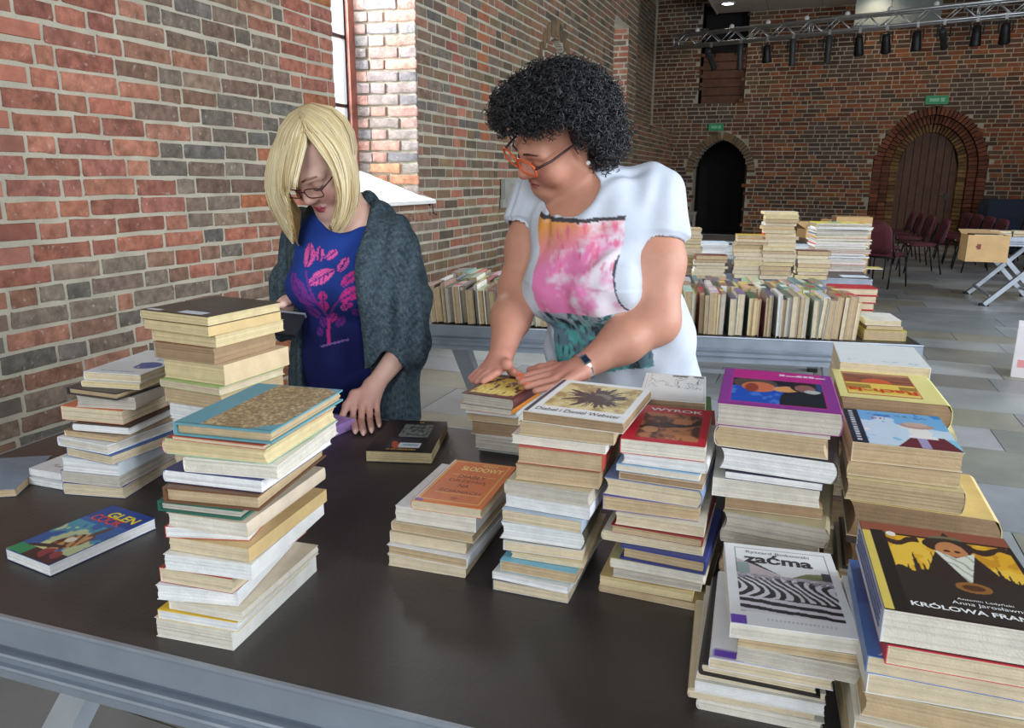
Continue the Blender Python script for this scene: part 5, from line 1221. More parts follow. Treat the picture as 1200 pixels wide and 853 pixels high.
for k in range(11):
    s = 0.5 + k * (TL - 1) / 10; P = TA + chordpt(s, 0.3, 1)
    t = empty('safety_hook', P, 0); tag(t, '%s white coupler from the left sitting on top of the silver truss' % ordinal(k + 1), 'coupler', 'couplers on the truss')
    b = MB(); b.ellipsoid((0, 0, 0.06), (0.05, 0.05, 0.055)); b.build('ball', M['white_paint'], t, True); b = MB(); b.box(-0.03, 0.03, -0.03, 0.03, 0.0, 0.03); b.build('bracket', M['truss'], t)
# projection screen case
sc = empty('screen_case', (1.30, 19.0, 4.66)); tag(sc, 'white projection screen case hanging above the truss', 'screen case')
b = MB(); b.box(-0.82, 0.82, -0.08, 0.08, 0.0, 0.52); b.build('case', plain('screen_white', rgb(130, 138, 134), 0.8, 0, 0.03), sc)
b = MB(); b.box(-0.80, 0.80, -0.03, 0.03, -0.03, 0.0); b.build('screen_bar', M['alu'], sc)
for sx in (-0.7, 0.7): b = MB(); b.tube([(sx, 0, 0.5), (sx, 0, 0.69)], 0.01, 6); b.build('bracket', M['alu'], sc)
# exit signs
def exit_sign(px_, w, h_, label):
    P = look(px_, 10); k = (FY - 0.03) / P.y; x, z = P.x * k, CAM_H + (P.z - CAM_H) * k
    t = empty('exit_sign', (x, FY - 0.012, z)); tag(t, label, 'exit sign', 'green exit signs')
    m, nt, bs = newmat('exit_green'); bs.inputs['Base Color'].default_value = (*rgb(36, 130, 84), 1); bs.inputs['Emission Color'].default_value = (*rgb(30, 130, 80), 1); bs.inputs['Emission Strength'].default_value = 0.12
    b = MB(); b.box(-w / 2, w / 2, -0.035, 0.005, -h_ / 2, h_ / 2); b.build('plate', m, t)
    b = MB(); b.box(-w * .32, w * .10, -0.037, -0.035, -h_ * .18, h_ * .18); b.box(w * .16, w * .34, -0.037, -0.035, -h_ * .22, h_ * .22); b.build('pictogram', ink(rgb(130, 190, 160)), t)
exit_sign((839, 149), 0.36, 0.16, 'green exit sign above the open left doorway'); exit_sign((1098, 117), 0.46, 0.19, 'green exit sign above the right wooden door')
# ceiling downlights: ring, lamp glass and their light
m, nt, bs = newmat('lit_lamp_glass'); bs.inputs['Emission Color'].default_value = (0.9, 0.93, 1.0, 1); bs.inputs['Emission Strength'].default_value = 14.0; M['lit'] = m
P = look((853, 4), 10); k = (5.34 - CAM_H) / (P.z - CAM_H)
for i, (x, y) in enumerate(((P.x * k, P.y * k), (1.2, P.y * k), (4.4, P.y * k), (0.9, 18.6), (3.4, 18.4))):
    t = empty('ceiling_downlight', (x, y, 5.345)); tag(t, ['round lit downlight in the pale ceiling corner', 'round lit downlight above the middle of the far end', 'round lit downlight above the right of the far end', 'round lit downlight close to the far wall above the screen case', 'round lit downlight above the wooden door'][i], 'downlight', 'ceiling downlights')
    b = MB(); b.lathe([(0.17, 0.0), (0.17, -0.02), (0.13, -0.02), (0.13, 0.0)], 24); b.build('ring', M['white_paint'], t, True)
    b = MB(); b.lathe([(0.125, -0.005), (0.125, -0.012)], 24); b.build('lamp_glass', M['lit'], t)
    l = bpy.data.lights.new('downlight', 'SPOT'); l.energy = 45; l.color = (1.0, 0.80, 0.58); l.spot_size = math.radians(150); l.spot_blend = 0.6; l.shadow_soft_size = 0.12
    lo = bpy.data.objects.new('downlight_light', l); COL.objects.link(lo); lo.location = (0, 0, -0.03); lo.parent = t
# small fittings on the window wall
t = empty('junction_box', (WX + 0.006, 8.35, 1.33)); tag(t, 'pale grey fitting fixed low on the brick wall beside the curly hair', 'junction box')
b = MB(); b.box(0, 0.05, -0.17, 0.17, -0.10, 0.12); b.box(0, 0.03, -0.19, 0.19, -0.2, -0.1); b.build('cover_plate', plain('grey_plastic', rgb(150, 150, 140), 0.6), t)
b = MB(); b.box(0.05, 0.055, -0.1, 0.1, -0.05, 0.07); b.build('lid', M['plaster'], t)
t = empty('wall_hook', (WX + 0.004, 6.42, 1.16)); tag(t, 'small dark iron hook in the wall below the window sill', 'hook')
b = MB(); b.tube([(0, 0, 0.08), (0.03, 0, 0.06), (0.035, 0, -0.02), (0.07, 0, -0.03)], 0.006, 6); b.build('hook', M['black_metal'], t); b = MB(); b.box(-0.004, 0.006, -0.012, 0.012, 0.05, 0.10); b.build('plate', M['black_metal'], t)
# ------------------------------------------------------------------ people: one continuous skin grown from smooth blends
class Blob:
    def __init__(s, lo, hi, res):
        s.lo = np.array(lo, np.float32); s.res = res
        n = np.ceil((np.array(hi) - np.array(lo)) / res).astype(int) + 1
        s.a = np.full(tuple(n), 0.5, np.float32); s.n = n
    def _box(s, mn, mx):
        i0 = np.maximum(np.floor((np.array(mn) - s.lo) / s.res).astype(int), 0); i1 = np.minimum(np.ceil((np.array(mx) - s.lo) / s.res).astype(int) + 1, s.n)
        if (i1 <= i0).any(): return None, None
        g = [s.lo[k] + s.res * np.arange(i0[k], i1[k], dtype=np.float32) for k in range(3)]
        X, Y, Z = np.meshgrid(*g, indexing='ij', sparse=True)
        return tuple(slice(i0[k], i1[k]) for k in range(3)), (X, Y, Z)
    def _mix(s, sl, d, k, sub=False):
        a = s.a[sl]
        if sub:
            d = -d; h = np.maximum(k - np.abs(a - d), 0) / max(k, 1e-6); s.a[sl] = np.maximum(a, d) + h * h * k * 0.25
        else:
            h = np.maximum(k - np.abs(a - d), 0) / max(k, 1e-6); s.a[sl] = np.minimum(a, d) - h * h * k * 0.25
    def cap(s, a, b, ra, rb=None, k=0.02, sub=False, cut=None):
        rb = ra if rb is None else rb; a = np.array(a, np.float32); b = np.array(b, np.float32); R = max(ra, rb) + k + 0.03
        sl, g = s._box(np.minimum(a, b) - R, np.maximum(a, b) + R)
        if sl is None: return s
        ba = b - a; L2 = float(ba @ ba) + 1e-9
        px_, py_, pz_ = g[0] - a[0], g[1] - a[1], g[2] - a[2]
        t = np.clip((px_ * ba[0] + py_ * ba[1] + pz_ * ba[2]) / L2, 0, 1)
        d = np.sqrt((px_ - t * ba[0]) ** 2 + (py_ - t * ba[1]) ** 2 + (pz_ - t * ba[2]) ** 2) - (ra + (rb - ra) * t)
        if cut is not None:
            for (c, n) in cut: d = np.maximum(d, (g[0] - c[0]) * n[0] + (g[1] - c[1]) * n[1] + (g[2] - c[2]) * n[2])
        s._mix(sl, d, k, sub); return s
    def ell(s, c, r, ax=None, k=0.02, sub=False):
        c = np.array(c, np.float32); r = np.array(r, np.float32); R = float(r.max()) + k + 0.03
        sl, g = s._box(c - R, c + R)
        if sl is None: return s
        P = (g[0] - c[0], g[1] - c[1], g[2] - c[2])
        ax = np.eye(3) if ax is None else np.array(ax)
        q = [(P[0] * float(ax[i][0]) + P[1] * float(ax[i][1]) + P[2] * float(ax[i][2])) for i in range(3)]
        k0 = np.sqrt((q[0] / r[0]) ** 2 + (q[1] / r[1]) ** 2 + (q[2] / r[2]) ** 2); k1 = np.sqrt((q[0] / r[0] ** 2) ** 2 + (q[1] / r[1] ** 2) ** 2 + (q[2] / r[2] ** 2) ** 2)
        d = k0 * (k0 - 1) / np.maximum(k1, 1e-6)
        s._mix(sl, d, k, sub); return s
    def chain(s, pts, rs, k=0.012):
        for i in range(len(pts) - 1): s.cap(pts[i], pts[i + 1], rs[i], rs[i + 1], k)
        return s
    def fn(s, f):
        """apply an arbitrary field function of (distance, X, Y, Z) on the whole grid"""
        g = [s.lo[k] + s.res * np.arange(s.n[k], dtype=np.float32) for k in range(3)]
        X, Y, Z = np.meshgrid(*g, indexing='ij', sparse=True); s.a = f(s.a, X, Y, Z).astype(np.float32); return s
    def mesh(s):
        a = s.a; ins = a < 0; n = s.n
        c = np.zeros(tuple(n - 1), np.int8)
        for dx in (0, 1):
            for dy in (0, 1):
                for dz in (0, 1): c += ins[dx:n[0] - 1 + dx, dy:n[1] - 1 + dy, dz:n[2] - 1 + dz]
        act = (c > 0) & (c < 8); I = np.argwhere(act); idx = np.full(act.shape, -1, np.int32); idx[act] = np.arange(len(I))
        acc = np.zeros((len(I), 3)); cnt = np.zeros(len(I))
        cor = [(x, y, z) for x in (0, 1) for y in (0, 1) for z in (0, 1)]
        for p in cor:
            for ax in range(3):
                if p[ax] == 1: continue
                q = list(p); q[ax] = 1
                va = a[I[:, 0] + p[0], I[:, 1] + p[1], I[:, 2] + p[2]]; vb = a[I[:, 0] + q[0], I[:, 1] + q[1], I[:, 2] + q[2]]
                m = (va < 0) != (vb < 0); t = np.where(m, va / np.where(m, va - vb, 1), 0)
                pos = np.tile(np.array(p, float), (len(I), 1)); pos[:, ax] += t
                acc[m] += pos[m]; cnt[m] += 1
        V = s.lo + (I + acc / np.maximum(cnt, 1)[:, None]) * s.res
        F = []
        for ax in range(3):
            o = [1 if k == ax else 0 for k in range(3)]
            A = ins[:n[0] - o[0], :n[1] - o[1], :n[2] - o[2]]; B = ins[o[0]:, o[1]:, o[2]:]
            E = np.argwhere(A != B); u, v = (ax + 1) % 3, (ax + 2) % 3
            ok = (E[:, u] > 0) & (E[:, v] > 0) & (E[:, u] < n[u] - 1) & (E[:, v] < n[v] - 1); E = E[ok]
            flip = ~A[E[:, 0], E[:, 1], E[:, 2]]
            def at(du, dv):
                q = E.copy(); q[:, u] += du; q[:, v] += dv; return idx[q[:, 0], q[:, 1], q[:, 2]]
            Q = np.stack([at(-1, -1), at(0, -1), at(0, 0), at(-1, 0)], -1); Q[flip] = Q[flip][:, ::-1]; F.append(Q)
        F = np.concatenate(F); F = F[(F >= 0).all(1)]
        return V, F
def npmesh(name, V, F, cols=None, mat=None, parent=None):
    me = bpy.data.meshes.new(name); me.vertices.add(len(V)); me.vertices.foreach_set('co', np.asarray(V, np.float32).ravel())
    k = F.shape[1]; me.loops.add(len(F) * k); me.loops.foreach_set('vertex_index', F.astype(np.int32).ravel()); me.polygons.add(len(F))
    me.polygons.foreach_set('loop_start', np.arange(0, len(F) * k, k, dtype=np.int32)); me.update(calc_edges=True); me.polygons.foreach_set('use_smooth', np.ones(len(F), bool))
    if cols is not None:
        at = me.color_attributes.new('col', 'FLOAT_COLOR', 'POINT'); a = np.ones((len(V), 4), np.float32); a[:, :3] = cols; at.data.foreach_set('color', a.ravel())
    me.validate(); return obj(name, me, parent, mat)
def smooth(V, F, it=2, lam=0.5):
    V = V.copy()
    for _ in range(it):
        acc = np.zeros_like(V); cnt = np.zeros(len(V))
        for i in range(4):
            a, b = F[:, i], F[:, (i + 1) % 4]
            np.add.at(acc, a, V[b]); np.add.at(cnt, a, 1); np.add.at(acc, b, V[a]); np.add.at(cnt, b, 1)
        V += lam * (acc / np.maximum(cnt, 1)[:, None] - V)
    return V
def vec(v): return np.array([v[0], v[1], v[2]], float)
def nrm(v): v = np.array(v, float); return v / np.linalg.norm(v)
def px3(x, y, g): return vec(look((x, y), g))
def m_skin(name, sub=0.12):
    m = colored(name, 'attr', 0.5, 0.06, 30, 0.05, 300, 0.4); b = m.node_tree.nodes['Principled BSDF']
    b.inputs['Subsurface Weight'].default_value = sub; b.inputs['Subsurface Radius'].default_value = (0.01, 0.004, 0.002); b.inputs['Subsurface Scale'].default_value = 0.5
    return m
M['skin'] = m_skin('skin')
M['hair'] = colored('hair', 'attr', 0.42, 0.05, 20, 0, 50, 0.5)
M['cloth'] = colored('cotton_cloth', 'attr', 0.9, 0.05, 20, 0.15, 500, 0.2)
M['knit'] = colored('knitted_wool', 'attr', 0.95, 0.30, 120, 0.6, 260, 0.15)

class Head:
    """local frame of a head: L = its left side, F = forward, U = crown"""
    def __init__(s, C, F, U, left, sc=1.0):
        s.C = np.array(C, float); s.F = nrm(F); U = np.array(U, float); s.U = nrm(U - s.F * (U @ s.F)); s.L = nrm(np.cross(s.U, s.F)); s.sc = sc
    def p(s, l, f, u): return s.C + (s.L * l + s.F * f + s.U * u) * s.sc
    def loc(s, V): d = (V - s.C) / s.sc; return d @ s.L, d @ s.F, d @ s.U
    def grow(s, B, full=1.0, nose=1.0):
        ax = [s.L, s.F, s.U]; c = s.sc
        def E(l, f, u, r, k=0.012, sub=False): B.ell(s.p(l, f, u), np.array(r) * c, ax, k * c, sub)
        def C(p, q, ra, rb, k=0.012, sub=False): B.cap(s.p(*p), s.p(*q), ra * c, rb * c, k * c, sub)
        E(0, -.010, .022, (.074, .094, .084), .02); E(0, .034, -.042, (.061 * full, .062, .080), .03)
        E(0, .076, -.104, (.024, .021, .020), .025)
        for e in (-1, 1):
            C((e * .058 * full, .0, -.060), (e * .018, .070, -.106), .020 * full, .018, .03); E(e * .040 * full, .064, -.046, (.026 * full, .024, .028), .025)
            C((e * .012, .088, .012), (e * .048, .074, .010), .011, .010, .02)
            E(e * .032, .098, -.010, (.019, .014, .011), .012, True); E(e * .032, .0795, -.009, (.0155, .0125, .0125), .006)
            E(e * .076, -.012, -.020, (.010, .019, .031), .008); E(e * .083, -.010, -.018, (.006, .010, .018), .006, True)
            E(e * .0115, .099, -.041, (.0095 * nose, .011, .008 * nose), .008)
        C((0, .088, .004), (0, .106 + .004 * nose, -.036), .008 * nose, .0115 * nose, .012)
        E(0, .0915, -.072, (.021, .011, .0050), .008); E(0, .0895, -.0815, (.017, .011, .0058), .008); C((-.022, .096, -.0765), (.022, .096, -.0765), .0022, .0022, .004, True)
    def paint(s, V, col, skin, lip, blush):
        l, f, u = s.loc(V)
        near = (np.abs(l) < .1) & (np.abs(f) < .16) & (u > -.15) & (u < .13)
        m = near & (f > .08) & (np.abs(l) < .022 - 1.2 * np.abs(u + .0768)) & (np.abs(u + .0768) < .0095); col[m] = lip
        b = np.exp(-(((np.abs(l) - .042) / .022) ** 2 + ((u + .045) / .022) ** 2)) * (f > .03) * near; col += (np.array(blush) - col) * (b * 0.5)[:, None]
        n = np.exp(-((l / .014) ** 2 + ((u + .038) / .014) ** 2)) * (f > .085) * near; col += (np.array(blush) - col) * (n * 0.35)[:, None]
        e = np.exp(-(((np.abs(l) - .032) / .017) ** 2 + ((u + .004) / .010) ** 2)) * (f > .06) * near; col *= (1 - 0.18 * e)[:, None]
    def face_parts(s, parent, brow, lash):
        for e in (-1, 1):
            b = MB(); b.tube([s.p(e * .014, .101, .017), s.p(e * .030, .099, .023), s.p(e * .050, .085, .018)], [.0022 * s.sc, .0026 * s.sc, .001 * s.sc], 6); b.build('eyebrow', brow, parent, True)
            b = MB(); b.tube([s.p(e * .017, .0905, -.014), s.p(e * .025, .0935, -.0175), s.p(e * .034, .0935, -.0180), s.p(e * .043, .0885, -.0150), s.p(e * .048, .083, -.0115)], [.0008, .0014, .0015, .0013, .0006], 6); b.build('eyelashes', lash, parent, True)
    def glasses(s, frame, lens, tipmat, w=.026, h=.016, r=.0014, full=True, rise=0.0, fwd=.112):
        t = MB()
        root = None
        g = empty('glasses', tuple(s.C))
        inv = Matrix.Translation(g.location).inverted()
        def fin(o): o.parent = g; o.matrix_parent_inverse = inv; return o
        for e in (-1, 1):
            pts = []; n = 20
            for k in range(n + 1):
                a = 2 * math.pi * k / n; x = math.copysign(abs(math.cos(a)) ** 0.55, math.cos(a)) * w; z = math.copysign(abs(math.sin(a)) ** 0.65, math.sin(a)) * h
                pts.append(s.p(e * .0345 + x, fwd - .35 * (abs(e * .0345 + x)) ** 1.5, z - .012 + rise))
            b = MB(); b.tube(pts if full else pts[:n // 2 + 1], r * s.sc, 6, False); fin(b.build('rim', frame, None, True))
            b = MB(); b.add(pts[:-1], [tuple(range(n))]); fin(b.build('lens', lens, None))
            x1 = .0345 + w
            b = MB(); b.tube([s.p(e * x1, fwd - .35 * x1 ** 1.5, -.006 + rise), s.p(e * (x1 + .012), .070, -.004 + rise), s.p(e * .081, .0, .000 + rise), s.p(e * .079, -.02, -.018)], [r * 1.3 * s.sc] * 4, 6); fin(b.build('temple', tipmat, None, True))
        b = MB(); b.tube([s.p(-.0345 + w, fwd - .003, -.008 + rise), s.p(0, fwd + .003, -.004 + rise), s.p(.0345 - w, fwd - .003, -.008 + rise)], r * s.sc, 6); fin(b.build('bridge', frame, None, True))
        return g
def frame_at(P, turn):
    """person facing the camera turned by 'turn' towards the photo's left; returns facing, left-hand side"""
    t = nrm([-P[0], -P[1], 0]); r = np.array([-t[1], t[0], 0.0])    # r: photo right as seen from the camera
    if r @ np.array([math.cos(YAW), math.sin(YAW), 0]) < 0: r = -r
    f = math.cos(turn) * t - math.sin(turn) * r; sd = math.cos(turn) * r + math.sin(turn) * t
    return t, r, f, sd
def cam_vec(P, a):
    t, r, _, _ = frame_at(P, 0); return r * a[0] + np.array([0, 0, 1.0]) * a[1] + t * a[2]
def hand(B, wrist, knuckles, tips, thumb, r=0.0085, wr=0.024):
    """palm from wrist to knuckles, four bent fingers, thumb chain"""
    kn = [np.array(k) for k in knuckles]; w = np.array(wrist); mid = sum(kn) / 4
    for k in kn: B.cap(w + (k - mid) * 0.45, k, wr * 0.60, r * 1.08, 0.012)
    B.cap(w, mid * .85 + w * .15, wr * 0.75, wr * 0.42, 0.016)
    for i, (k, t) in enumerate(zip(kn, tips)):
        rr = r * (0.96, 1.0, 0.96, 0.84)[i]; B.chain([k] + [np.array(q) for q in t], [rr * 1.12] + [rr * (1.0 - 0.06 * j) for j in range(len(t))], 0.0035)
    th = [np.array(q) for q in thumb]; B.chain([w * 0.75 + mid * 0.25] + th, [wr * 0.55, r * 1.35] + [r * 1.05] * (len(th) - 1), 0.010)
def nails(parent, tips, dirs, ups, mat, size=0.0055):
    for p, d, u in zip(tips, dirs, ups):
        d = nrm(d); u = np.array(u, float); u = nrm(u - d * (u @ d)); sdv = np.cross(d, u); R = Matrix((d, sdv, u)).transposed()
        b = MB(); b.ellipsoid(tuple(p), (size * 1.25, size, size * 0.3), R, 10, 6); o = b.build('fingernail', mat, parent, True)
def noise3(V, sc, seed):
    r = np.random.RandomState(seed); out = np.zeros(len(V))
    for _ in range(7):
        k = r.normal(size=3) * sc; out += np.sin(V @ k + r.rand() * 6.28)
    return out / 3.5
def vnorm(V, F):
    n = np.zeros_like(V); a = np.cross(V[F[:, 2]] - V[F[:, 0]], V[F[:, 3]] - V[F[:, 1]])
    for i in range(4): np.add.at(n, F[:, i], a)
    return n / np.maximum(np.linalg.norm(n, axis=1), 1e-9)[:, None]
def fit_print(V, a, b, depth, marks):
    """map shirt coordinates (a across, b up) to the layout of the printed design, fitted on a few landmarks of the shirt"""
    pr = np.array([photo(p) for p in V]); A = []; R_ = []
    for m in marks:
        d = np.hypot(pr[:, 0] - m[0], pr[:, 1] - m[1]); c = np.where(d < 5)[0]
        if len(c) == 0: continue
        k = c[np.argmin(pr[c, 2])]; A.append((a[k], b[k], 1, a[k] * b[k])); R_.append(m)
    X, *_ = np.linalg.lstsq(np.array(A), np.array(R_, float), rcond=None)
    return np.stack([a, b, np.ones_like(a), a * b], 1) @ X
RES = 0.0037
# ------------------------------------------------------------------ the blonde woman in the grey cardigan
def woman_one():
    base = px3(405, 430, 2.12); t, r, f, sd = frame_at(base, math.radians(24)); up = np.array([0, 0, 1.0])
    def bodyp(c, s_, f_, u_): return np.array(c) + sd * s_ + f * f_ + up * u_
    chest = px3(405, 322, 2.10); waist = px3(407, 415, 2.11); pel = px3(410, 500, 2.12); neck = px3(408, 246, 2.08); ax = [sd, f, up]
    shL, shR = px3(455, 281, 2.06), px3(362, 272, 2.19)
    elL, wrL = px3(478, 402, 2.04), px3(438, 452, 1.965)
    elR, wrR = px3(337, 378, 2.22), px3(338, 356, 2.08)
    H = Head(px3(375, 185, 2.02), cam_vec(base, (-.444, -.696, .564)), cam_vec(base, (-.469, .717, .515)), 1, 1.04)
    lo = np.array([base[0] - .42, base[1] - .34, -0.01]); hi = np.array([base[0] + .36, base[1] + .36, 1.70])
    B = Blob(lo, hi, RES)
    def torso(B, o=0.0, bust=True):
        B.ell(bodyp(chest, 0, 0, 0), (.142 + o, .098 + o, .19 + o), ax, .05); B.ell(bodyp(waist, 0, 0, 0), (.128 + o, .094 + o, .17 + o), ax, .06)
        B.ell(bodyp(pel, 0, -.01, -.02), (.165 + o, .118 + o, .16 + o), ax, .06)
        if bust:
            for e in (-1, 1): B.ell(bodyp(chest, e * .066, .078, -.025), (.060 + o, .056 + o, .062 + o), ax, .035)
        B.cap(shL - up * .01, shR - up * .01, .048 + o, .048 + o, .05); B.cap(bodyp(neck, 0, -.02, -.03), bodyp(chest, 0, -.02, .1), .055 + o, .09 + o, .05)
    torso(B)
    B.cap(bodyp(neck, 0, -.01, -.04), H.p(0, -.02, -.06), .050, .047, .03); B.cap(shL, neck - up * .02, .040, .042, .04); B.cap(shR, neck - up * .02, .040, .042, .04)
    B.chain([shL, elL, wrL], [.046, .036, .0235], .02); B.chain([shR, elR, wrR], [.046, .036, .023], .02)
    for e in (-1, 1):
        hip = bodyp(pel, e * .085, -.01, -.05); knee = bodyp([pel[0], pel[1], .47], e * .085, .01, 0); ank = bodyp([pel[0], pel[1], .09], e * .09, -.02, 0)
        B.chain([hip, knee, ank], [.082, .056, .040], .03); B.cap(ank - up * .045, ank + f * .13 - up * .06, .038, .028, .02)
    H.grow(B)
    # left hand resting on the deck beside the purple book
    kn = [px3(415, 473, 1.918), px3(424, 475, 1.914), px3(433, 475, 1.925), px3(441.5, 472, 1.94)]
    def dk(x, y, z): return vec(on_plane((x, y), z)) + np.array([0, 0, TZ + z])
    tips = [[px3(413.5, 490, 1.900), dk(416.5, 505, .010)], [px3(423.5, 493, 1.893), dk(426, 506.5, .010)], [px3(433.5, 492, 1.902), dk(435.5, 503.5, .010)], [px3(442.5, 486, 1.918), dk(444.5, 497.5, .010)]]
    hand(B, wrL, kn, tips, [px3(415, 462, 1.935), px3(406, 475, 1.905), px3(401, 488, 1.885)], 0.0086, 0.026)
    # right hand at the dark folder
    knR = [px3(331 + 3 * i, 352 - 4 * i * 0, 2.05 + .012 * i) for i in range(4)]
    hand(B, wrR, knR, [[k + np.array([0, 0, -.02]) - r * .025, k + np.array([0, 0, -.035]) - r * .045] for k in knR], [px3(337, 352, 2.02), px3(331, 356, 2.0), px3(325, 358, 1.985)], 0.0086, 0.025)
    V, F = B.mesh(); V = smooth(V, F, 1, 0.4)
    skin = np.array(rgb(226, 182, 164)); col = np.tile(skin, (len(V), 1)); H.paint(V, col, skin, rgb(186, 84, 96), rgb(222, 140, 128))
    hd = np.exp(-(np.linalg.norm(V - vec(kn[1]), axis=1) / .07) ** 2); col += (np.array(rgb(214, 150, 136)) - col) * (hd * .6)[:, None]
    me = npmesh('person', V, F, col, M['skin'])
    tag(me, 'blonde woman in blue print shirt and grey cardigan bending over the table', 'person')
    H.face_parts(me, plain('blonde_brow', rgb(150, 116, 86), 0.8), plain('lash', rgb(60, 44, 42), 0.8))
    nails(me, [dk(416.5, 506.5, .014), dk(426, 508.5, .014), dk(435.5, 505.5, .014), dk(444.5, 499, .014)], [-up] * 4, [t] * 4, plain('nail', rgb(232, 190, 178), 0.3), 0.0045)
    # glasses
    lens, nt, bs = newmat('spectacle_lens'); nt.nodes.remove(bs); tr = N(nt, 'ShaderNodeBsdfTransparent'); gl = N(nt, 'ShaderNodeBsdfGlossy', i_Roughness=0.05); mx = N(nt, 'ShaderNodeMixShader'); mx.inputs[0].default_value = 0.06
    nt.links.new(tr.outputs[0], mx.inputs[1]); nt.links.new(gl.outputs[0], mx.inputs[2]); nt.links.new(mx.outputs[0], nt.nodes['Material Output'].inputs['Surface']); M['lens'] = lens
    fr = plain('dark_plum_frame', rgb(70, 40, 52), 0.4, 0.3); g = H.glasses(fr, lens, fr, .025, .0145, .0013, True)
    tag(g, 'thin dark plum glasses worn by the blonde woman', 'glasses')
    # shirt
    S = Blob(np.array([lo[0], lo[1], .78]), np.array([hi[0], hi[1], 1.46]), 0.0034); torso(S, .009); S.ell(bodyp(chest, 0, .085, -.03), (.08, .045, .055), ax, .04)
    for a, b_ in ((shL, elL), (shR, elR)): S.cap(a, a + (b_ - a) * .4, .058, .054, .03)
    S.cap(neck + up * .06 + f * .02, neck + f * .028 - up * .005, .056, .062, .01, True); S.fn(lambda a, X, Y, Z: np.maximum(a, 0.80 - Z + 0 * X))
    V, F = S.mesh(); n = vnorm(V, F)
    V += n * (0.004 * noise3(V * np.array([1, 1, .45]), 38, 4) * (np.abs(V[:, 2] - waist[2]) < .22))[:, None]
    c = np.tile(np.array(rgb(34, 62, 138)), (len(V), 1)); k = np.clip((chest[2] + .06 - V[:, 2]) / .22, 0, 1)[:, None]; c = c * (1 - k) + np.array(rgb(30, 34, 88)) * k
    s_ = (V - chest) @ sd; fr_ = (V - chest) @ f; Q = fit_print(V, s_, V[:, 2], fr_, ((354, 301), (396, 308), (375, 324), (408, 325), (351, 340), (377, 361), (378, 405), (403, 366)))
    front = fr_ > -.09
    def leaf(cx, cy, ln, w, rot, tone, rib=True):
        a = math.radians(rot); dx, dy = Q[:, 0] - cx, Q[:, 1] - cy; v = dx * math.sin(a) - dy * math.cos(a); u = dx * math.cos(a) + dy * math.sin(a)
        m = ((np.abs(u) / (w / 2)) + (np.abs(v) / (ln / 2)) ** 2 < 1) & front; c[m] = rgb(*tone)
        if rib: mm = m & ((np.abs(u) < .9) | (np.abs(np.sin((v + np.abs(u) * .6) * 1.15)) < .22)); c[mm] = rgb(64, 44, 120)
    PK, MG, PU = (222, 92, 158), (196, 52, 128), (116, 50, 130)
    for a in ((354.5, 301, 30, 15, -3, PK), (367, 298, 20, 10, 0, PK), (380, 297, 21, 9, 42, PK), (396, 308, 24, 11, 12, PK), (375, 324, 34, 17, 55, PK), (408, 325, 27, 13, 32, MG), (413, 346, 36, 19, 55, MG), (351, 338, 38, 15, -38, PU), (358, 350, 30, 14, -50, PU),
              (377, 361, 18, 13, 10, MG), (393, 386, 20, 11, 40, PU), (385, 379, 16, 9, 35, MG), (417, 377, 20, 12, -40, PU), (403, 366, 11, 9, 0, PK), (378, 348, 14, 12, 0, MG), (362, 368, 24, 12, -35, PU), (371, 383, 18, 10, -20, PU), (342, 326, 16, 8, -10, PU), (408, 361, 14, 12, 30, MG), (366, 394, 14, 9, -40, PU)): leaf(*a)
    for (x0, y0, x1, y1, w, tn) in ((378, 412, 378, 378, 4.5, MG), (378, 378, 366, 345, 3, PU), (378, 378, 398, 355, 2.5, PU), (366, 345, 356, 318, 2, PU), (368, 413, 402, 414, 2, (150, 110, 180))):
        d = np.array([x1 - x0, y1 - y0], float); L = np.linalg.norm(d); d /= L; q = Q - np.array([x0, y0]); tt = np.clip(q @ d, 0, L); m = (np.linalg.norm(q - tt[:, None] * d, axis=1) < w / 2) & front; c[m] = rgb(*tn)
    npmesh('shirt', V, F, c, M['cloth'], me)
    # trousers
    T = Blob(lo, hi, 0.008); T.ell(bodyp(pel, 0, -.01, -.02), (.178, .13, .17), ax, .06)
    for e in (-1, 1):
        hip = bodyp(pel, e * .085, -.01, -.05); knee = bodyp([pel[0], pel[1], .47], e * .085, .01, 0); ank = bodyp([pel[0], pel[1], .10], e * .09, -.02, 0); T.chain([hip, knee, ank], [.095, .070, .056], .03)
    T.fn(lambda a, X, Y, Z: np.maximum(np.maximum(a, Z - pel[2] - .03 + 0 * X), .07 - Z + 0 * X)); V, F = T.mesh()
    npmesh('trousers', V, F, np.tile(np.array(rgb(30, 36, 58)), (len(V), 1)), M['cloth'], me)
    # cardigan: loose knit with wide three-quarter sleeves, open in front
    K_ = Blob(lo - .03, hi, 0.0055); hem = px3(450, 494, 2.1)[2]
    K_.ell(bodyp(chest, .005, -.02, 0), (.172, .120, .23), ax, .05); K_.ell(bodyp(waist, .01, -.02, 0), (.182, .125, .26), ax, .06); K_.ell(bodyp(pel, .012, -.02, 0), (.195, .138, .30), ax, .06)
    K_.cap(shL - up * .008 + r * .004, shR - up * .012, .064, .062, .05); K_.ell(bodyp(chest, .085, .070, -.03), (.075, .082, .12), ax, .05); K_.ell(bodyp(waist, .08, .05, .0), (.09, .075, .24), ax, .05); K_.ell(bodyp(pel, .09, .05, .0), (.09, .075, .2), ax, .05)
    K_.cap(bodyp(neck, .05, -.03, -.015), bodyp(neck, -.05, -.03, -.015), .045, .045, .04)
    mL = shL * .45 + elL * .55 + r * .012
    K_.cap(shL, mL, .066, .072, .03); K_.cap(mL, elL + r * .004, .072, .058, .03)
    cuff = elL * .55 + wrL * .45; dL = nrm(wrL - elL); K_.cap(elL, wrL, .060, .050, .02, cut=[(cuff, dL)])
    K_.cap(px3(470, 330, 2.10), px3(474, 420, 2.10), .050, .052, .05)
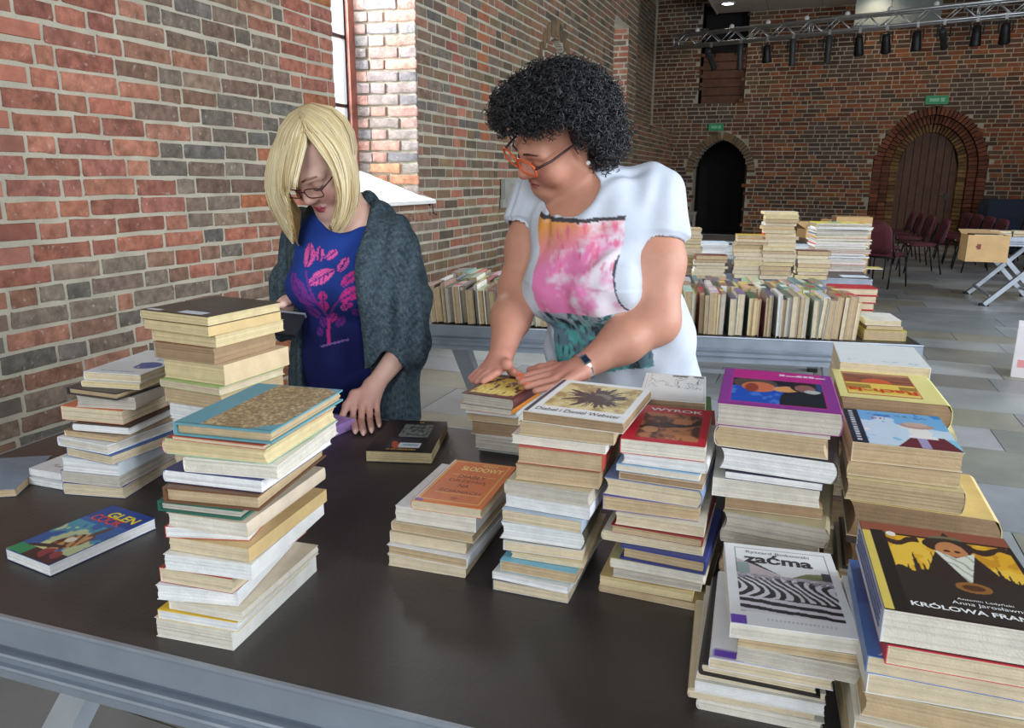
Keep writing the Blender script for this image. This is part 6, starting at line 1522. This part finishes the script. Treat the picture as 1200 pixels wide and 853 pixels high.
    mR = shR * .45 + elR * .55; K_.cap(shR, mR, .068, .066, .03); K_.cap(mR, elR, .062, .050, .03); cR = elR * .6 + wrR * .4; K_.cap(elR, wrR, .048, .046, .02, cut=[(cR, nrm(wrR - elR))])
    K_.cap(neck + up * .10 + f * .03, neck + f * .05 - up * .03, .062, .074, .012, True)
    oc = bodyp(chest, 0, 0, 0)
    edgeL, edgeR = .088, -.120
    def opening(a, X, Y, Z):
        S_ = (X - oc[0]) * sd[0] + (Y - oc[1]) * sd[1]; Fq = (X - oc[0]) * f[0] + (Y - oc[1]) * f[1]
        w = np.maximum(np.maximum(S_ - edgeL - .006 * np.clip((oc[2] - Z) / .35, 0, 1) + .002 * np.sin(Z * 26), edgeR - S_), -Fq + .012)
        # sleeve of the near arm stays whole
        return np.maximum(np.maximum(a, -w), hem - Z - .0 * X)
    K_.fn(opening)
    # hollow it so that shirt and arm show inside
    K_.cap(elL, wrL + dL * .05, .046, .042, .004, True)
    V, F = K_.mesh(); n = vnorm(V, F); ss = (V - oc) @ sd
    fold = np.sin(ss * 120 + 2.6 * noise3(V * np.array([1, 1, .25]), 14, 3) + 5 * (V[:, 2] - oc[2])) * .0055 + noise3(V * np.array([1, 1, .35]), 40, 9) * .0035
    V = V + n * fold[:, None]; V = smooth(V, F, 2, .4)
    g_ = np.clip(.5 + .5 * noise3(V, 900, 7), 0, 1); c = np.array(rgb(48, 60, 68)) * (1 - g_[:, None]) + np.array(rgb(84, 98, 106)) * g_[:, None]
    npmesh('cardigan', V, F, c, M['knit'], me)
    # hair: strands between hand-set guide locks, parted at the crown
    G0 = 2.02
    def guide(*q): return [px3(x, y, G0 + g) for (x, y, g) in q]
    left = [guide((358, 132, .05), (338, 148, .09), (330, 180, .11), (333, 215, .11), (345, 240, .10), (352, 250, .09)),
            guide((356, 133, .02), (328, 155, .05), (315, 192, .06), (316, 228, .06), (331, 262, .05), (350, 290, .04)),
            guide((356, 136, -.03), (325, 162, -.03), (312, 198, -.03), (314, 234, -.03), (330, 266, -.02), (349, 292, -.01)),
            guide((356, 137, -.06), (332, 165, -.085), (322, 200, -.09), (323, 232, -.085), (334, 258, -.07), (345, 276, -.05)),
            guide((358, 138, -.07), (340, 168, -.105), (333, 198, -.12), (332, 216, -.12), (335, 226, -.115), (337, 230, -.11)),
            guide((359, 138, -.075), (352, 160, -.11), (346, 184, -.128), (341, 204, -.135), (340, 215, -.135), (340, 222, -.13))]
    right = [guide((354, 142, -.075), (359, 158, -.112), (372, 176, -.125), (388, 200, -.12), (396, 228, -.108), (393, 252, -.098), (385, 270, -.088)),
             guide((355, 140, -.06), (378, 153, -.09), (397, 176, -.10), (406, 205, -.10), (406, 236, -.092), (398, 262, -.08), (388, 274, -.07)),
             guide((356, 138, -.03), (386, 147, -.05), (407, 172, -.06), (416, 205, -.06), (415, 238, -.055), (404, 264, -.045), (396, 274, -.04)),
             guide((356, 135, .0), (388, 142, .02), (410, 166, .03), (420, 202, .03), (420, 236, .03), (411, 257, .02), (404, 266, .02)),
             guide((354, 133, .03), (384, 139, .07), (406, 164, .09), (416, 200, .10), (415, 234, .09), (407, 254, .08), (400, 262, .07)),
             guide((352, 134, .05), (368, 142, .11), (385, 168, .14), (392, 200, .14), (390, 232, .12), (386, 250, .10), (384, 258, .09))]
    def rs(g, n=15):
        g = np.array(g); m = len(g); q = np.linspace(0, m - 1.0001, n); i = q.astype(int); w = (q - i)[:, None]
        P = lambda k: g[np.clip(k, 0, m - 1)]; a, b_, c_, d = P(i - 1), P(i), P(i + 1), P(i + 2)
        return .5 * (2 * b_ + (c_ - a) * w + (2 * a - 5 * b_ + 4 * c_ - d) * w ** 2 + (3 * b_ - a - 3 * c_ + d) * w ** 3)
    rr = np.random.RandomState(5); HV = []; HF = []; HC = []; nb = 0
    ctr = H.p(0, -.01, .0)
    def strand(P, rad, c0):
        nonlocal nb
        n = len(P); T_ = np.gradient(P, axis=0); T_ /= np.linalg.norm(T_, axis=1)[:, None] + 1e-9; A = np.cross(T_, P - ctr); A /= np.linalg.norm(A, axis=1)[:, None] + 1e-9; Bn = np.cross(T_, A)
        tp = rad * np.linspace(1, .35, n)[:, None]
        ring = np.stack([P + A * tp * 1.5, P + Bn * tp, P - A * tp * 1.5, P - Bn * tp], 1).reshape(-1, 3); HV.append(ring)
        i = np.arange(n - 1)[:, None] * 4; 
        for k in range(4): HF.append(np.concatenate([i + k, i + (k + 1) % 4, i + 4 + (k + 1) % 4, i + 4 + k], 1) + nb)
        root = np.exp(-np.linspace(0, 1, n) * 7)[:, None]; HC.append(np.repeat(c0 * (1 - root * .55) + np.array(rgb(128, 100, 64)) * root * .55, 4, 0)); nb += 4 * n
    def clear(P, gap):
        # keep every strand outside the skull
        c0 = H.p(0, -.010, .022); rad = (np.array([.074, .094, .084]) * H.sc + gap); d = P - c0; q = np.stack([d @ H.L, d @ H.F, d @ H.U], 1) / rad; k = np.linalg.norm(q, axis=1)[:, None]
        return np.where(k < 1, c0 + d / np.maximum(k, 1e-6), P)
    fringe = [left[-1], guide((357, 140, -.07), (360, 160, -.11), (354, 186, -.132), (349, 206, -.138), (347, 216, -.138), (347, 223, -.134))]
    for sheet, cnt in ((left, 700), (right, 900), (fringe, 34)):
        S_ = np.array([rs(g) for g in sheet]); m = len(S_)
        for _ in range(cnt):
            q = rr.rand() * (m - 1.001); i = int(q); w = q - i; P = S_[i] * (1 - w) + S_[i + 1] * w
            off = rr.uniform(-.010, .004); wave = rr.normal(size=3) * .0022; ph = rr.rand() * 6
            out = P - ctr; out /= np.linalg.norm(out, axis=1)[:, None]; u = np.linspace(0, 1, len(P))[:, None]
            P = P + out * off * u ** .5 + wave * np.sin(u * 5 + ph) * u; L = rr.uniform(.86, 1.0); P = P[:max(6, int(len(P) * L))]
            P = clear(P, .010 + rr.rand() * .008)
            v = rr.rand(); c0 = np.array(rgb(238, 224, 186)) * (1 - v) + np.array(rgb(206, 178, 124)) * v
            if rr.rand() < .12: c0 = np.array(rgb(166, 136, 90))
            strand(P, rr.uniform(.0011, .0020), c0)
        if cnt < 100: continue
        # inner layer so the scalp never shows through
        Sx = S_ + (ctr - S_) / np.linalg.norm(ctr - S_, axis=2)[..., None] * .008; Sx = np.array([clear(g, .007) for g in Sx]); n2 = Sx.shape[1]; HV.append(Sx.reshape(-1, 3)); HC.append(np.tile(np.array(rgb(186, 156, 102)), (m * n2, 1)))
        for i in range(m - 1):
            k = np.arange(n2 - 1)[:, None]; HF.append(np.concatenate([i * n2 + k, i * n2 + k + 1, (i + 1) * n2 + k + 1, (i + 1) * n2 + k], 1) + nb)
        nb += m * n2
    npmesh('hair', np.concatenate(HV), np.concatenate(HF), np.concatenate(HC), M['hair'], me)
    # things she holds: a dark folder and the purple book on the deck
    fo = empty('dark_folder', tuple(px3(333, 374, 2.0))); tag(fo, 'dark zipped folder with a pink tag held in the blonde woman\'s right hand', 'folder')
    e1, e2 = nrm(px3(356, 366, 1.97) - px3(310, 361, 1.99)), nrm(px3(318, 395, 1.93) - px3(332, 366, 2.0)); nn = np.cross(e1, e2)
    def fbox(name, a0, a1, b0, b1, c0, c1, mat):
        b = MB(); b.add([tuple(e1 * x + e2 * y + nn * z) for (x, y, z) in ((a0, b0, c0), (a1, b0, c0), (a1, b1, c0), (a0, b1, c0), (a0, b0, c1), (a1, b0, c1), (a1, b1, c1), (a0, b1, c1))], [(0, 3, 2, 1), (4, 5, 6, 7), (0, 1, 5, 4), (1, 2, 6, 5), (2, 3, 7, 6), (3, 0, 4, 7)]); return b.build(name, mat, fo)
    blk = plain('black_nylon', rgb(30, 32, 40), 0.6, 0, .2, 40); fbox('cover', -.055, .052, -.018, .055, -.006, .006, blk); fbox('zip_edge', -.055, .054, -.024, -.018, -.007, .007, plain('zip', rgb(176, 178, 186), 0.4, .4)); fbox('clasp', .018, .040, -.012, .006, .006, .009, plain('grey_patch', rgb(120, 130, 140), 0.5)); fbox('pink_tag', -.022, -.008, .050, .075, .0, .004, plain('pink', rgb(200, 50, 110), 0.6))
    A, Bq = vec(on_plane((374, 520), 0)), vec(on_plane((416, 502), 0)); d = nrm(Bq - A); xd = np.array([d[1], -d[0], 0]); W = .11; P = A - xd * W
    book(W, float(np.linalg.norm(Bq - A)), .026, rgb(176, 140, 206), PG['W'], (P[0], P[1], TZ + .001), (0, 0, math.atan2(d[1], d[0]) - math.pi / 2), 'lilac paperback pinched by the blonde woman\'s left hand', None, spine='R', rng=random.Random(3), bulge=0)
    return me
w1 = woman_one()

# ------------------------------------------------------------------ the curly-haired woman in the white shirt
def woman_two():
    base = px3(705, 400, 1.98); t, r, f, sd = frame_at(base, math.radians(28)); up = np.array([0, 0, 1.0])
    chest = px3(695, 300, 1.95); waist = px3(712, 392, 1.98); pel = px3(735, 470, 2.0); neck = px3(690, 214, 1.95)
    sp = nrm(chest - pel); ax = [sd, nrm(f - sp * (f @ sp)), sp]; fa = ax[1]
    def bp_(c, s_, f_, u_): return np.array(c) + sd * s_ + fa * f_ + sp * u_
    shL, shR = px3(762, 240, 1.93), px3(632, 238, 2.05)
    elL, wrL = px3(768, 376, 1.82), px3(680, 432, 1.72)
    elR, wrR = px3(608, 338, 1.99), px3(587, 418, 1.80)
    H = Head(px3(652, 158, 1.89), cam_vec(base, (-.737, -.541, .405)), cam_vec(base, (-.234, .767, .598)), 1, 1.025)
    lo = np.array([base[0] - .46, base[1] - .42, -0.01]); hi = np.array([base[0] + .40, base[1] + .36, 1.74])
    B = Blob(lo, hi, RES)
    def torso(B, o=0.0):
        B.ell(bp_(chest, .0, -.01, .01), (.170 + o, .120 + o, .19 + o), ax, .06); B.ell(bp_(waist, 0, 0, 0), (.165 + o, .130 + o, .16 + o), ax, .07); B.ell(bp_(pel, 0, -.02, 0), (.19 + o, .15 + o, .16 + o), ax, .07)
        for e in (-1, 1): B.ell(bp_(chest, e * .078, .092, -.045), (.078 + o, .076 + o, .078 + o), ax, .04)
        B.cap(shL - up * .012, shR - up * .012, .056 + o, .054 + o, .06); B.cap(neck - up * .03, bp_(chest, 0, -.02, .1), .06 + o, .11 + o, .06)
    torso(B)
    B.cap(neck - up * .03, H.p(0, -.025, -.05), .058, .056, .03); B.cap(shL, neck - up * .025, .048, .05, .05); B.cap(shR, neck - up * .025, .046, .05, .05)
    mL = (shL + elL) / 2 + r * .006
    B.chain([shL, mL, elL, elL * .55 + wrL * .45, wrL], [.064, .070, .056, .050, .029], .03); B.chain([shR, (shR + elR) / 2, elR, elR * .55 + wrR * .45, wrR], [.056, .058, .050, .047, .029], .03)
    for e in (-1, 1):
        hip = bp_(pel, e * .10, -.02, -.04); knee = np.array([pel[0], pel[1], .47]) + sd * e * .10; ank = np.array([pel[0], pel[1], .09]) + sd * e * .10 - f * .03
        B.chain([hip, knee, ank], [.098, .068, .046], .03); B.cap(ank - up * .045, ank + f * .13 - up * .06, .040, .030, .02)
    H.grow(B, 1.10, 1.25); B.ell(H.p(0, .022, -.108), (.045, .036, .024), [H.L, H.F, H.U], .03)
    def bk(x, y, dz): return vec(on_plane((x, y), .158 + dz)) + np.array([0, 0, TZ + .158 + dz])
    # her right hand: thumb on the cover, fingers down the far edge of the book
    knR = [px3(583, 436, 1.755), px3(576, 434, 1.765), px3(570, 433, 1.78), px3(566, 431, 1.80)]
    tipsR = [[px3(574, 442, 1.735), px3(566, 447, 1.725)], [px3(567, 441, 1.745), px3(559, 447, 1.735)], [px3(561, 440, 1.76), px3(554, 446, 1.75)], [px3(557, 438, 1.78), px3(551, 443, 1.77)]]
    hand(B, wrR, knR, tipsR, [px3(594, 427, 1.75), bk(600, 435.5, .012), bk(609, 439.5, .010)], .0092, .030)
    # her left hand: flat on the cover, fingers pointing left
    knL = [bk(643, 434, .028), bk(646, 439, .026), bk(650, 445, .024), bk(656, 451, .020)]
    tipsL = [[bk(626, 438, .020), bk(608, 443, .010)], [bk(628, 443.5, .018), bk(611, 448, .010)], [bk(632, 449, .016), bk(617, 453, .010)], [bk(640, 455, .013), bk(627, 458, .009)]]
    hand(B, wrL, knL, tipsL, [bk(648, 429, .030), bk(633, 431, .022), bk(621, 434, .012)], .0092, .031)
    V, F = B.mesh(); V = smooth(V, F, 1, 0.4)
    skin = np.array(rgb(192, 136, 113)); col = np.tile(skin, (len(V), 1)); H.paint(V, col, skin, rgb(160, 84, 84), rgb(206, 124, 110))
    for q in (knL[1], knR[1]):
        hd = np.exp(-(np.linalg.norm(V - q, axis=1) / .07) ** 2); col += (np.array(rgb(214, 146, 134)) - col) * (hd * .6)[:, None]
    me = npmesh('person', V, F, col, M['skin']); tag(me, 'curly-haired woman in white print shirt and orange glasses pressing a book', 'person')
    H.face_parts(me, plain('dark_brow', rgb(60, 44, 40), 0.8), plain('dark_lash', rgb(40, 30, 30), 0.8))
    onl = plain('orange_nail', rgb(236, 110, 70), 0.25); nails(me, [bk(611, 440, .019)] + [q[-1] + up * .008 for q in tipsL[:3]], [tipsL[0][1] - tipsL[0][0]] * 4, [up] * 4, onl, .0058)
    org = plain('orange_frame', rgb(222, 92, 40), 0.35); drk = plain('dark_temple', rgb(70, 44, 40), 0.4)
    g = H.glasses(org, M['lens'], drk, .0310, .0185, .0024, True, .009, .116); tag(g, 'orange rectangular glasses worn by the curly-haired woman', 'glasses')
    # watch with metal bracelet and dark dial
    d = nrm(wrL - elL); wc = wrL - d * .008; a_ = nrm(np.cross(d, up)); b_ = np.cross(a_, d); wt = empty('wristwatch', tuple(wc)); tag(wt, 'silver bracelet watch with dark square dial on the left wrist', 'watch')
    steel = plain('watch_steel', rgb(206, 206, 208), 0.25, .9)
    for k in range(18):
        an = 2 * math.pi * k / 18; R_ = .0335; p = a_ * math.cos(an) * R_ + b_ * math.sin(an) * R_; nrm_ = nrm(p); tg = np.cross(d, nrm_)
        vs = [tuple(p + nrm_ * z * .0018 + tg * x * .0056 + d * y * .006) for (x, y, z) in ((-1, -1, -1), (1, -1, -1), (1, 1, -1), (-1, 1, -1), (-1, -1, 1), (1, -1, 1), (1, 1, 1), (-1, 1, 1))]
        b = MB(); b.add(vs, [(0, 3, 2, 1), (4, 5, 6, 7), (0, 1, 5, 4), (1, 2, 6, 5), (2, 3, 7, 6), (3, 0, 4, 7)]); b.build('bracelet_link', steel, wt)
    fd = nrm(t * .8 + up * .55 - d * (t @ d)); fd = nrm(fd - d * (fd @ d)); tg = np.cross(d, fd)
    for nme, mt, s1, z0, z1 in (('case', steel, .0115, .031, .039), ('dial', plain('dark_dial', rgb(30, 40, 60), 0.15), .0085, .039, .0398)):
        b = MB(); vs = [tuple(fd * z + tg * x * s1 + d * y * s1 * .8) for z in (z0, z1) for (x, y) in ((-1, -1), (1, -1), (1, 1), (-1, 1))]
        b.add(vs, [(0, 3, 2, 1), (4, 5, 6, 7), (0, 1, 5, 4), (1, 2, 6, 5), (2, 3, 7, 6), (3, 0, 4, 7)]); b.build(nme, mt, wt)
    er = empty('earring', tuple(H.p(.088, -.012, -.052))); tag(er, 'small pearl earring on the curly-haired woman\'s ear', 'earring'); b = MB(); b.ellipsoid((0, 0, 0), (.006, .006, .006)); b.build('pearl', plain('pearl', rgb(235, 232, 226), 0.2), er, True); b = MB(); b.tube([(0, 0, .005), (-.006, 0, .010)], .0012, 6); b.build('post', steel, er)
    # white shirt with rolled cap sleeves
    S = Blob(np.array([lo[0], lo[1], .78]), np.array([hi[0], hi[1], 1.56]), 0.0036); torso(S, .011); S.ell(bp_(chest, 0, .108, -.05), (.11, .062, .075), ax, .05); S.ell(bp_(waist, .05, -.03, -.04), (.165, .13, .20), ax, .06); S.cap(shL, neck - up * .03, .062, .062, .05); S.cap(shR, neck - up * .03, .060, .06, .05)
    sl = []
    for a, b_, k_, rad in ((shL, elL, .30, .084), (shR, elR, .24, .073)):
        e = a + (b_ - a) * k_; dd = nrm(b_ - a); S.cap(a - dd * .01, e + dd * .06, rad - .002, rad + .006, .02, cut=[(e, dd)]); S.cap(a - dd * .02, e - dd * .02, rad * .93, rad, .03); sl.append((e, dd, rad))
    S.cap(H.p(0, .02, -.13) + up * .03, neck + fa * .052 - up * .030, .066, .080, .012, True); S.cap(neck + up * .1, neck, .064, .064, .012, True)
    zc = .80; S.fn(lambda a, X, Y, Z: np.maximum(a, zc - Z + 0 * X))
    for e, dd, rad in sl: S.cap(e - dd * .03, e + dd * .05, rad - .009, rad - .007, .003, True)
    V, F = S.mesh(); n = vnorm(V, F); sc = V - chest
    V = V + n * ((.0050 * noise3(V * np.array([1, 1, .6]), 34, 12) + .0032 * np.sin(noise3(V * np.array([1, 1, .4]), 26, 17) * 5 + (sc @ sd) * 34)) + .003 * np.sin((sc @ sd) * 60 + (V[:, 2]) * 40) * (V[:, 2] < chest[2] - .06))[:, None]
    c = np.tile(np.array(rgb(196, 201, 212)), (len(V), 1)); s_ = (V - chest) @ sd; u_ = (V - chest) @ sp
    Q = fit_print(V, s_, u_, (V - chest) @ fa, ((630, 248), (670, 254), (712, 258), (618, 320), (660, 310), (712, 310), (618, 350), (650, 372), (690, 372), (735, 365))); front = (V - chest) @ fa > -.02
    x, y = Q[:, 0], Q[:, 1]; nz = fbm(x / 100 + 3, y / 100 + 3, 9, 5); nz2 = fbm(x / 60 + 5, y / 160 + 3, 14, 8)
    u = (x - 622) / 96.0; v = (y - 250) / 122.0
    pic = front & (u > 0) & (u < 1 + .22 * np.clip(v - .45, 0, 1)) & (v > 0 + .06 * u) & (v < 1)
    cc = np.array(rgb(226, 128, 176)) * np.ones((len(V), 1)); w = np.clip(1.35 - v * 2.4 - u * .8, 0, 1)[:, None]; cc = cc * (1 - w) + np.array(rgb(228, 156, 84)) * w
    w = np.clip((u - .52) * 2.0 + (nz - .5) * 3.0 + (v - .3) * .3, 0, 1)[:, None] * .85; cc = cc * (1 - w) + np.array(rgb(226, 224, 230)) * w
    w = (np.clip((nz2 - .55) * 6, 0, 1) * (v < .55) * (u > .3))[:, None]; cc = cc * (1 - w * .7) + np.array(rgb(220, 96, 130)) * w * .7
    c[pic] = cc[pic]
    low = front & (v >= 1) & (v < 1.75) & (u > -.05) & (u < 1.22 + .15 * (v - 1)); cl = np.array(rgb(96, 120, 130)) * np.ones((len(V), 1)); w = np.clip((nz - .42) * 5, 0, 1)[:, None]; cl = cl * (1 - w) + np.array(rgb(92, 168, 166)) * w; w = np.clip((.45 - nz2) * 6, 0, 1)[:, None]; cl = cl * (1 - w) + np.array(rgb(56, 62, 70)) * w
    w = (np.clip(1.28 - v, 0, .2) * 5 * (nz2 > .45))[:, None]; cl = cl * (1 - w * .6) + np.array(rgb(196, 196, 214)) * w * .6
    c[low] = cl[low]
    ln = front & (np.abs(v - .06 * u) < .020) & (u > 0) & (u < 1); c[ln] = rgb(70, 66, 70); ln = front & (np.abs(u - (1 + .22 * np.clip(v - .45, 0, 1))) < .010) & (v > .4) & (v < 1); c[ln] = rgb(76, 74, 84)
    npmesh('shirt', V, F, c, M['cloth'], me)
    T = Blob(lo, hi, 0.008); T.ell(bp_(pel, 0, -.02, -.02), (.205, .165, .17), ax, .06)
    for e in (-1, 1):
        hip = bp_(pel, e * .10, -.02, -.04); knee = np.array([pel[0], pel[1], .47]) + sd * e * .10; ank = np.array([pel[0], pel[1], .10]) + sd * e * .10 - f * .03; T.chain([hip, knee, ank], [.112, .084, .064], .03)
    T.fn(lambda a, X, Y, Z: np.maximum(np.maximum(a, Z - .90 + 0 * X), .07 - Z + 0 * X)); V, F = T.mesh(); npmesh('trousers', V, F, np.tile(np.array(rgb(64, 88, 100)), (len(V), 1)), M['cloth'], me)
    # black curly hair: dense core plus thousands of springy curls
    E = [(px3(657, 137, 1.89), np.array([.143, .140, .118])), (px3(700, 165, 1.92), np.array([.064, .090, .082])), (px3(612, 132, 1.86), np.array([.066, .085, .066])), (px3(660, 115, 1.90), np.array([.11, .12, .075]))]
    ax3 = [r, t, up]
    def keep(P):
        l, ff, uu = H.loc(P); return ~((ff > .012) & (uu < .066 - .10 * np.clip(ff - .09, 0, .1))) & ~((ff > -.03) & (uu < .012)) & ~((uu < -.085))
    core = Blob(np.min([e[0] for e in E], 0) - .17, np.max([e[0] for e in E], 0) + .17, .006)
    for c_, rr_ in E: core.ell(c_, rr_ - .016, ax3, .03)
    def face(a, X, Y, Z):
        l = ((X - H.C[0]) * H.L[0] + (Y - H.C[1]) * H.L[1] + (Z - H.C[2]) * H.L[2]); ff = ((X - H.C[0]) * H.F[0] + (Y - H.C[1]) * H.F[1] + (Z - H.C[2]) * H.F[2]); uu = ((X - H.C[0]) * H.U[0] + (Y - H.C[1]) * H.U[1] + (Z - H.C[2]) * H.U[2])
        a = np.maximum(a, np.minimum(ff - .008, .076 - uu)); a = np.maximum(a, np.minimum(ff + .035, .016 - uu)); return np.maximum(a, -.075 - uu)
    core.fn(face); V, F = core.mesh(); n = vnorm(V, F); V = V + n * (noise3(V, 130, 3) * .004)[:, None]; k = len(V)
    HV = [V]; HF = [F]; HC = [np.tile(np.array(rgb(20, 19, 22)), (k, 1))]; rr = np.random.RandomState(9); nb = k; cnt = 0
    while cnt < 5200:
        c_, rad = E[rr.choice(4, p=[.48, .17, .15, .20])]; d0 = rr.normal(size=3); d0 /= np.linalg.norm(d0); q = c_ + (r * d0[0] * rad[0] + t * d0[1] * rad[1] + up * d0[2] * rad[2]) * rr.uniform(.80, .985)
        inside = any((((np.array([(q - c2) @ a_ for a_ in ax3]) / (r2 * .82)) ** 2).sum() < 1) for c2, r2 in E)
        if inside or not keep(q[None])[0]: continue
        out = nrm(q - (c_ - up * .02)); dr = nrm(out + rr.normal(size=3) * .55); A = nrm(np.cross(dr, rr.normal(size=3))); Bn = np.cross(dr, A); n_ = 15; u = np.linspace(0, 1, n_); L = rr.uniform(.014, .030); R_ = rr.uniform(.0035, .0075); tw = rr.uniform(1.2, 2.4) * 2 * np.pi
        P = q + dr * (u * L)[:, None] + A * (np.cos(u * tw) * R_)[:, None] + Bn * (np.sin(u * tw) * R_)[:, None]
        T_ = np.gradient(P, axis=0); T_ /= np.linalg.norm(T_, axis=1)[:, None]; X1 = np.cross(T_, dr + .01); X1 /= np.linalg.norm(X1, axis=1)[:, None] + 1e-9; X2 = np.cross(T_, X1); rd = rr.uniform(.0008, .0015)
        ring = np.stack([P + X1 * rd, P - X1 * rd * .5 + X2 * rd * .87, P - X1 * rd * .5 - X2 * rd * .87], 1).reshape(-1, 3); HV.append(ring); i = np.arange(n_ - 1)[:, None] * 3
        for e in range(3): HF.append(np.concatenate([i + e, i + (e + 1) % 3, i + 3 + (e + 1) % 3, i + 3 + e], 1) + nb)
        v = rr.rand(); HC.append(np.tile(np.array(rgb(16, 16, 20)) * (1 - v) + np.array(rgb(46, 44, 48)) * v, (len(ring), 1))); nb += len(ring); cnt += 1
    npmesh('hair', np.concatenate(HV), np.concatenate(HF), np.concatenate(HC), M['hair'], me)
    return me
w2 = woman_two()
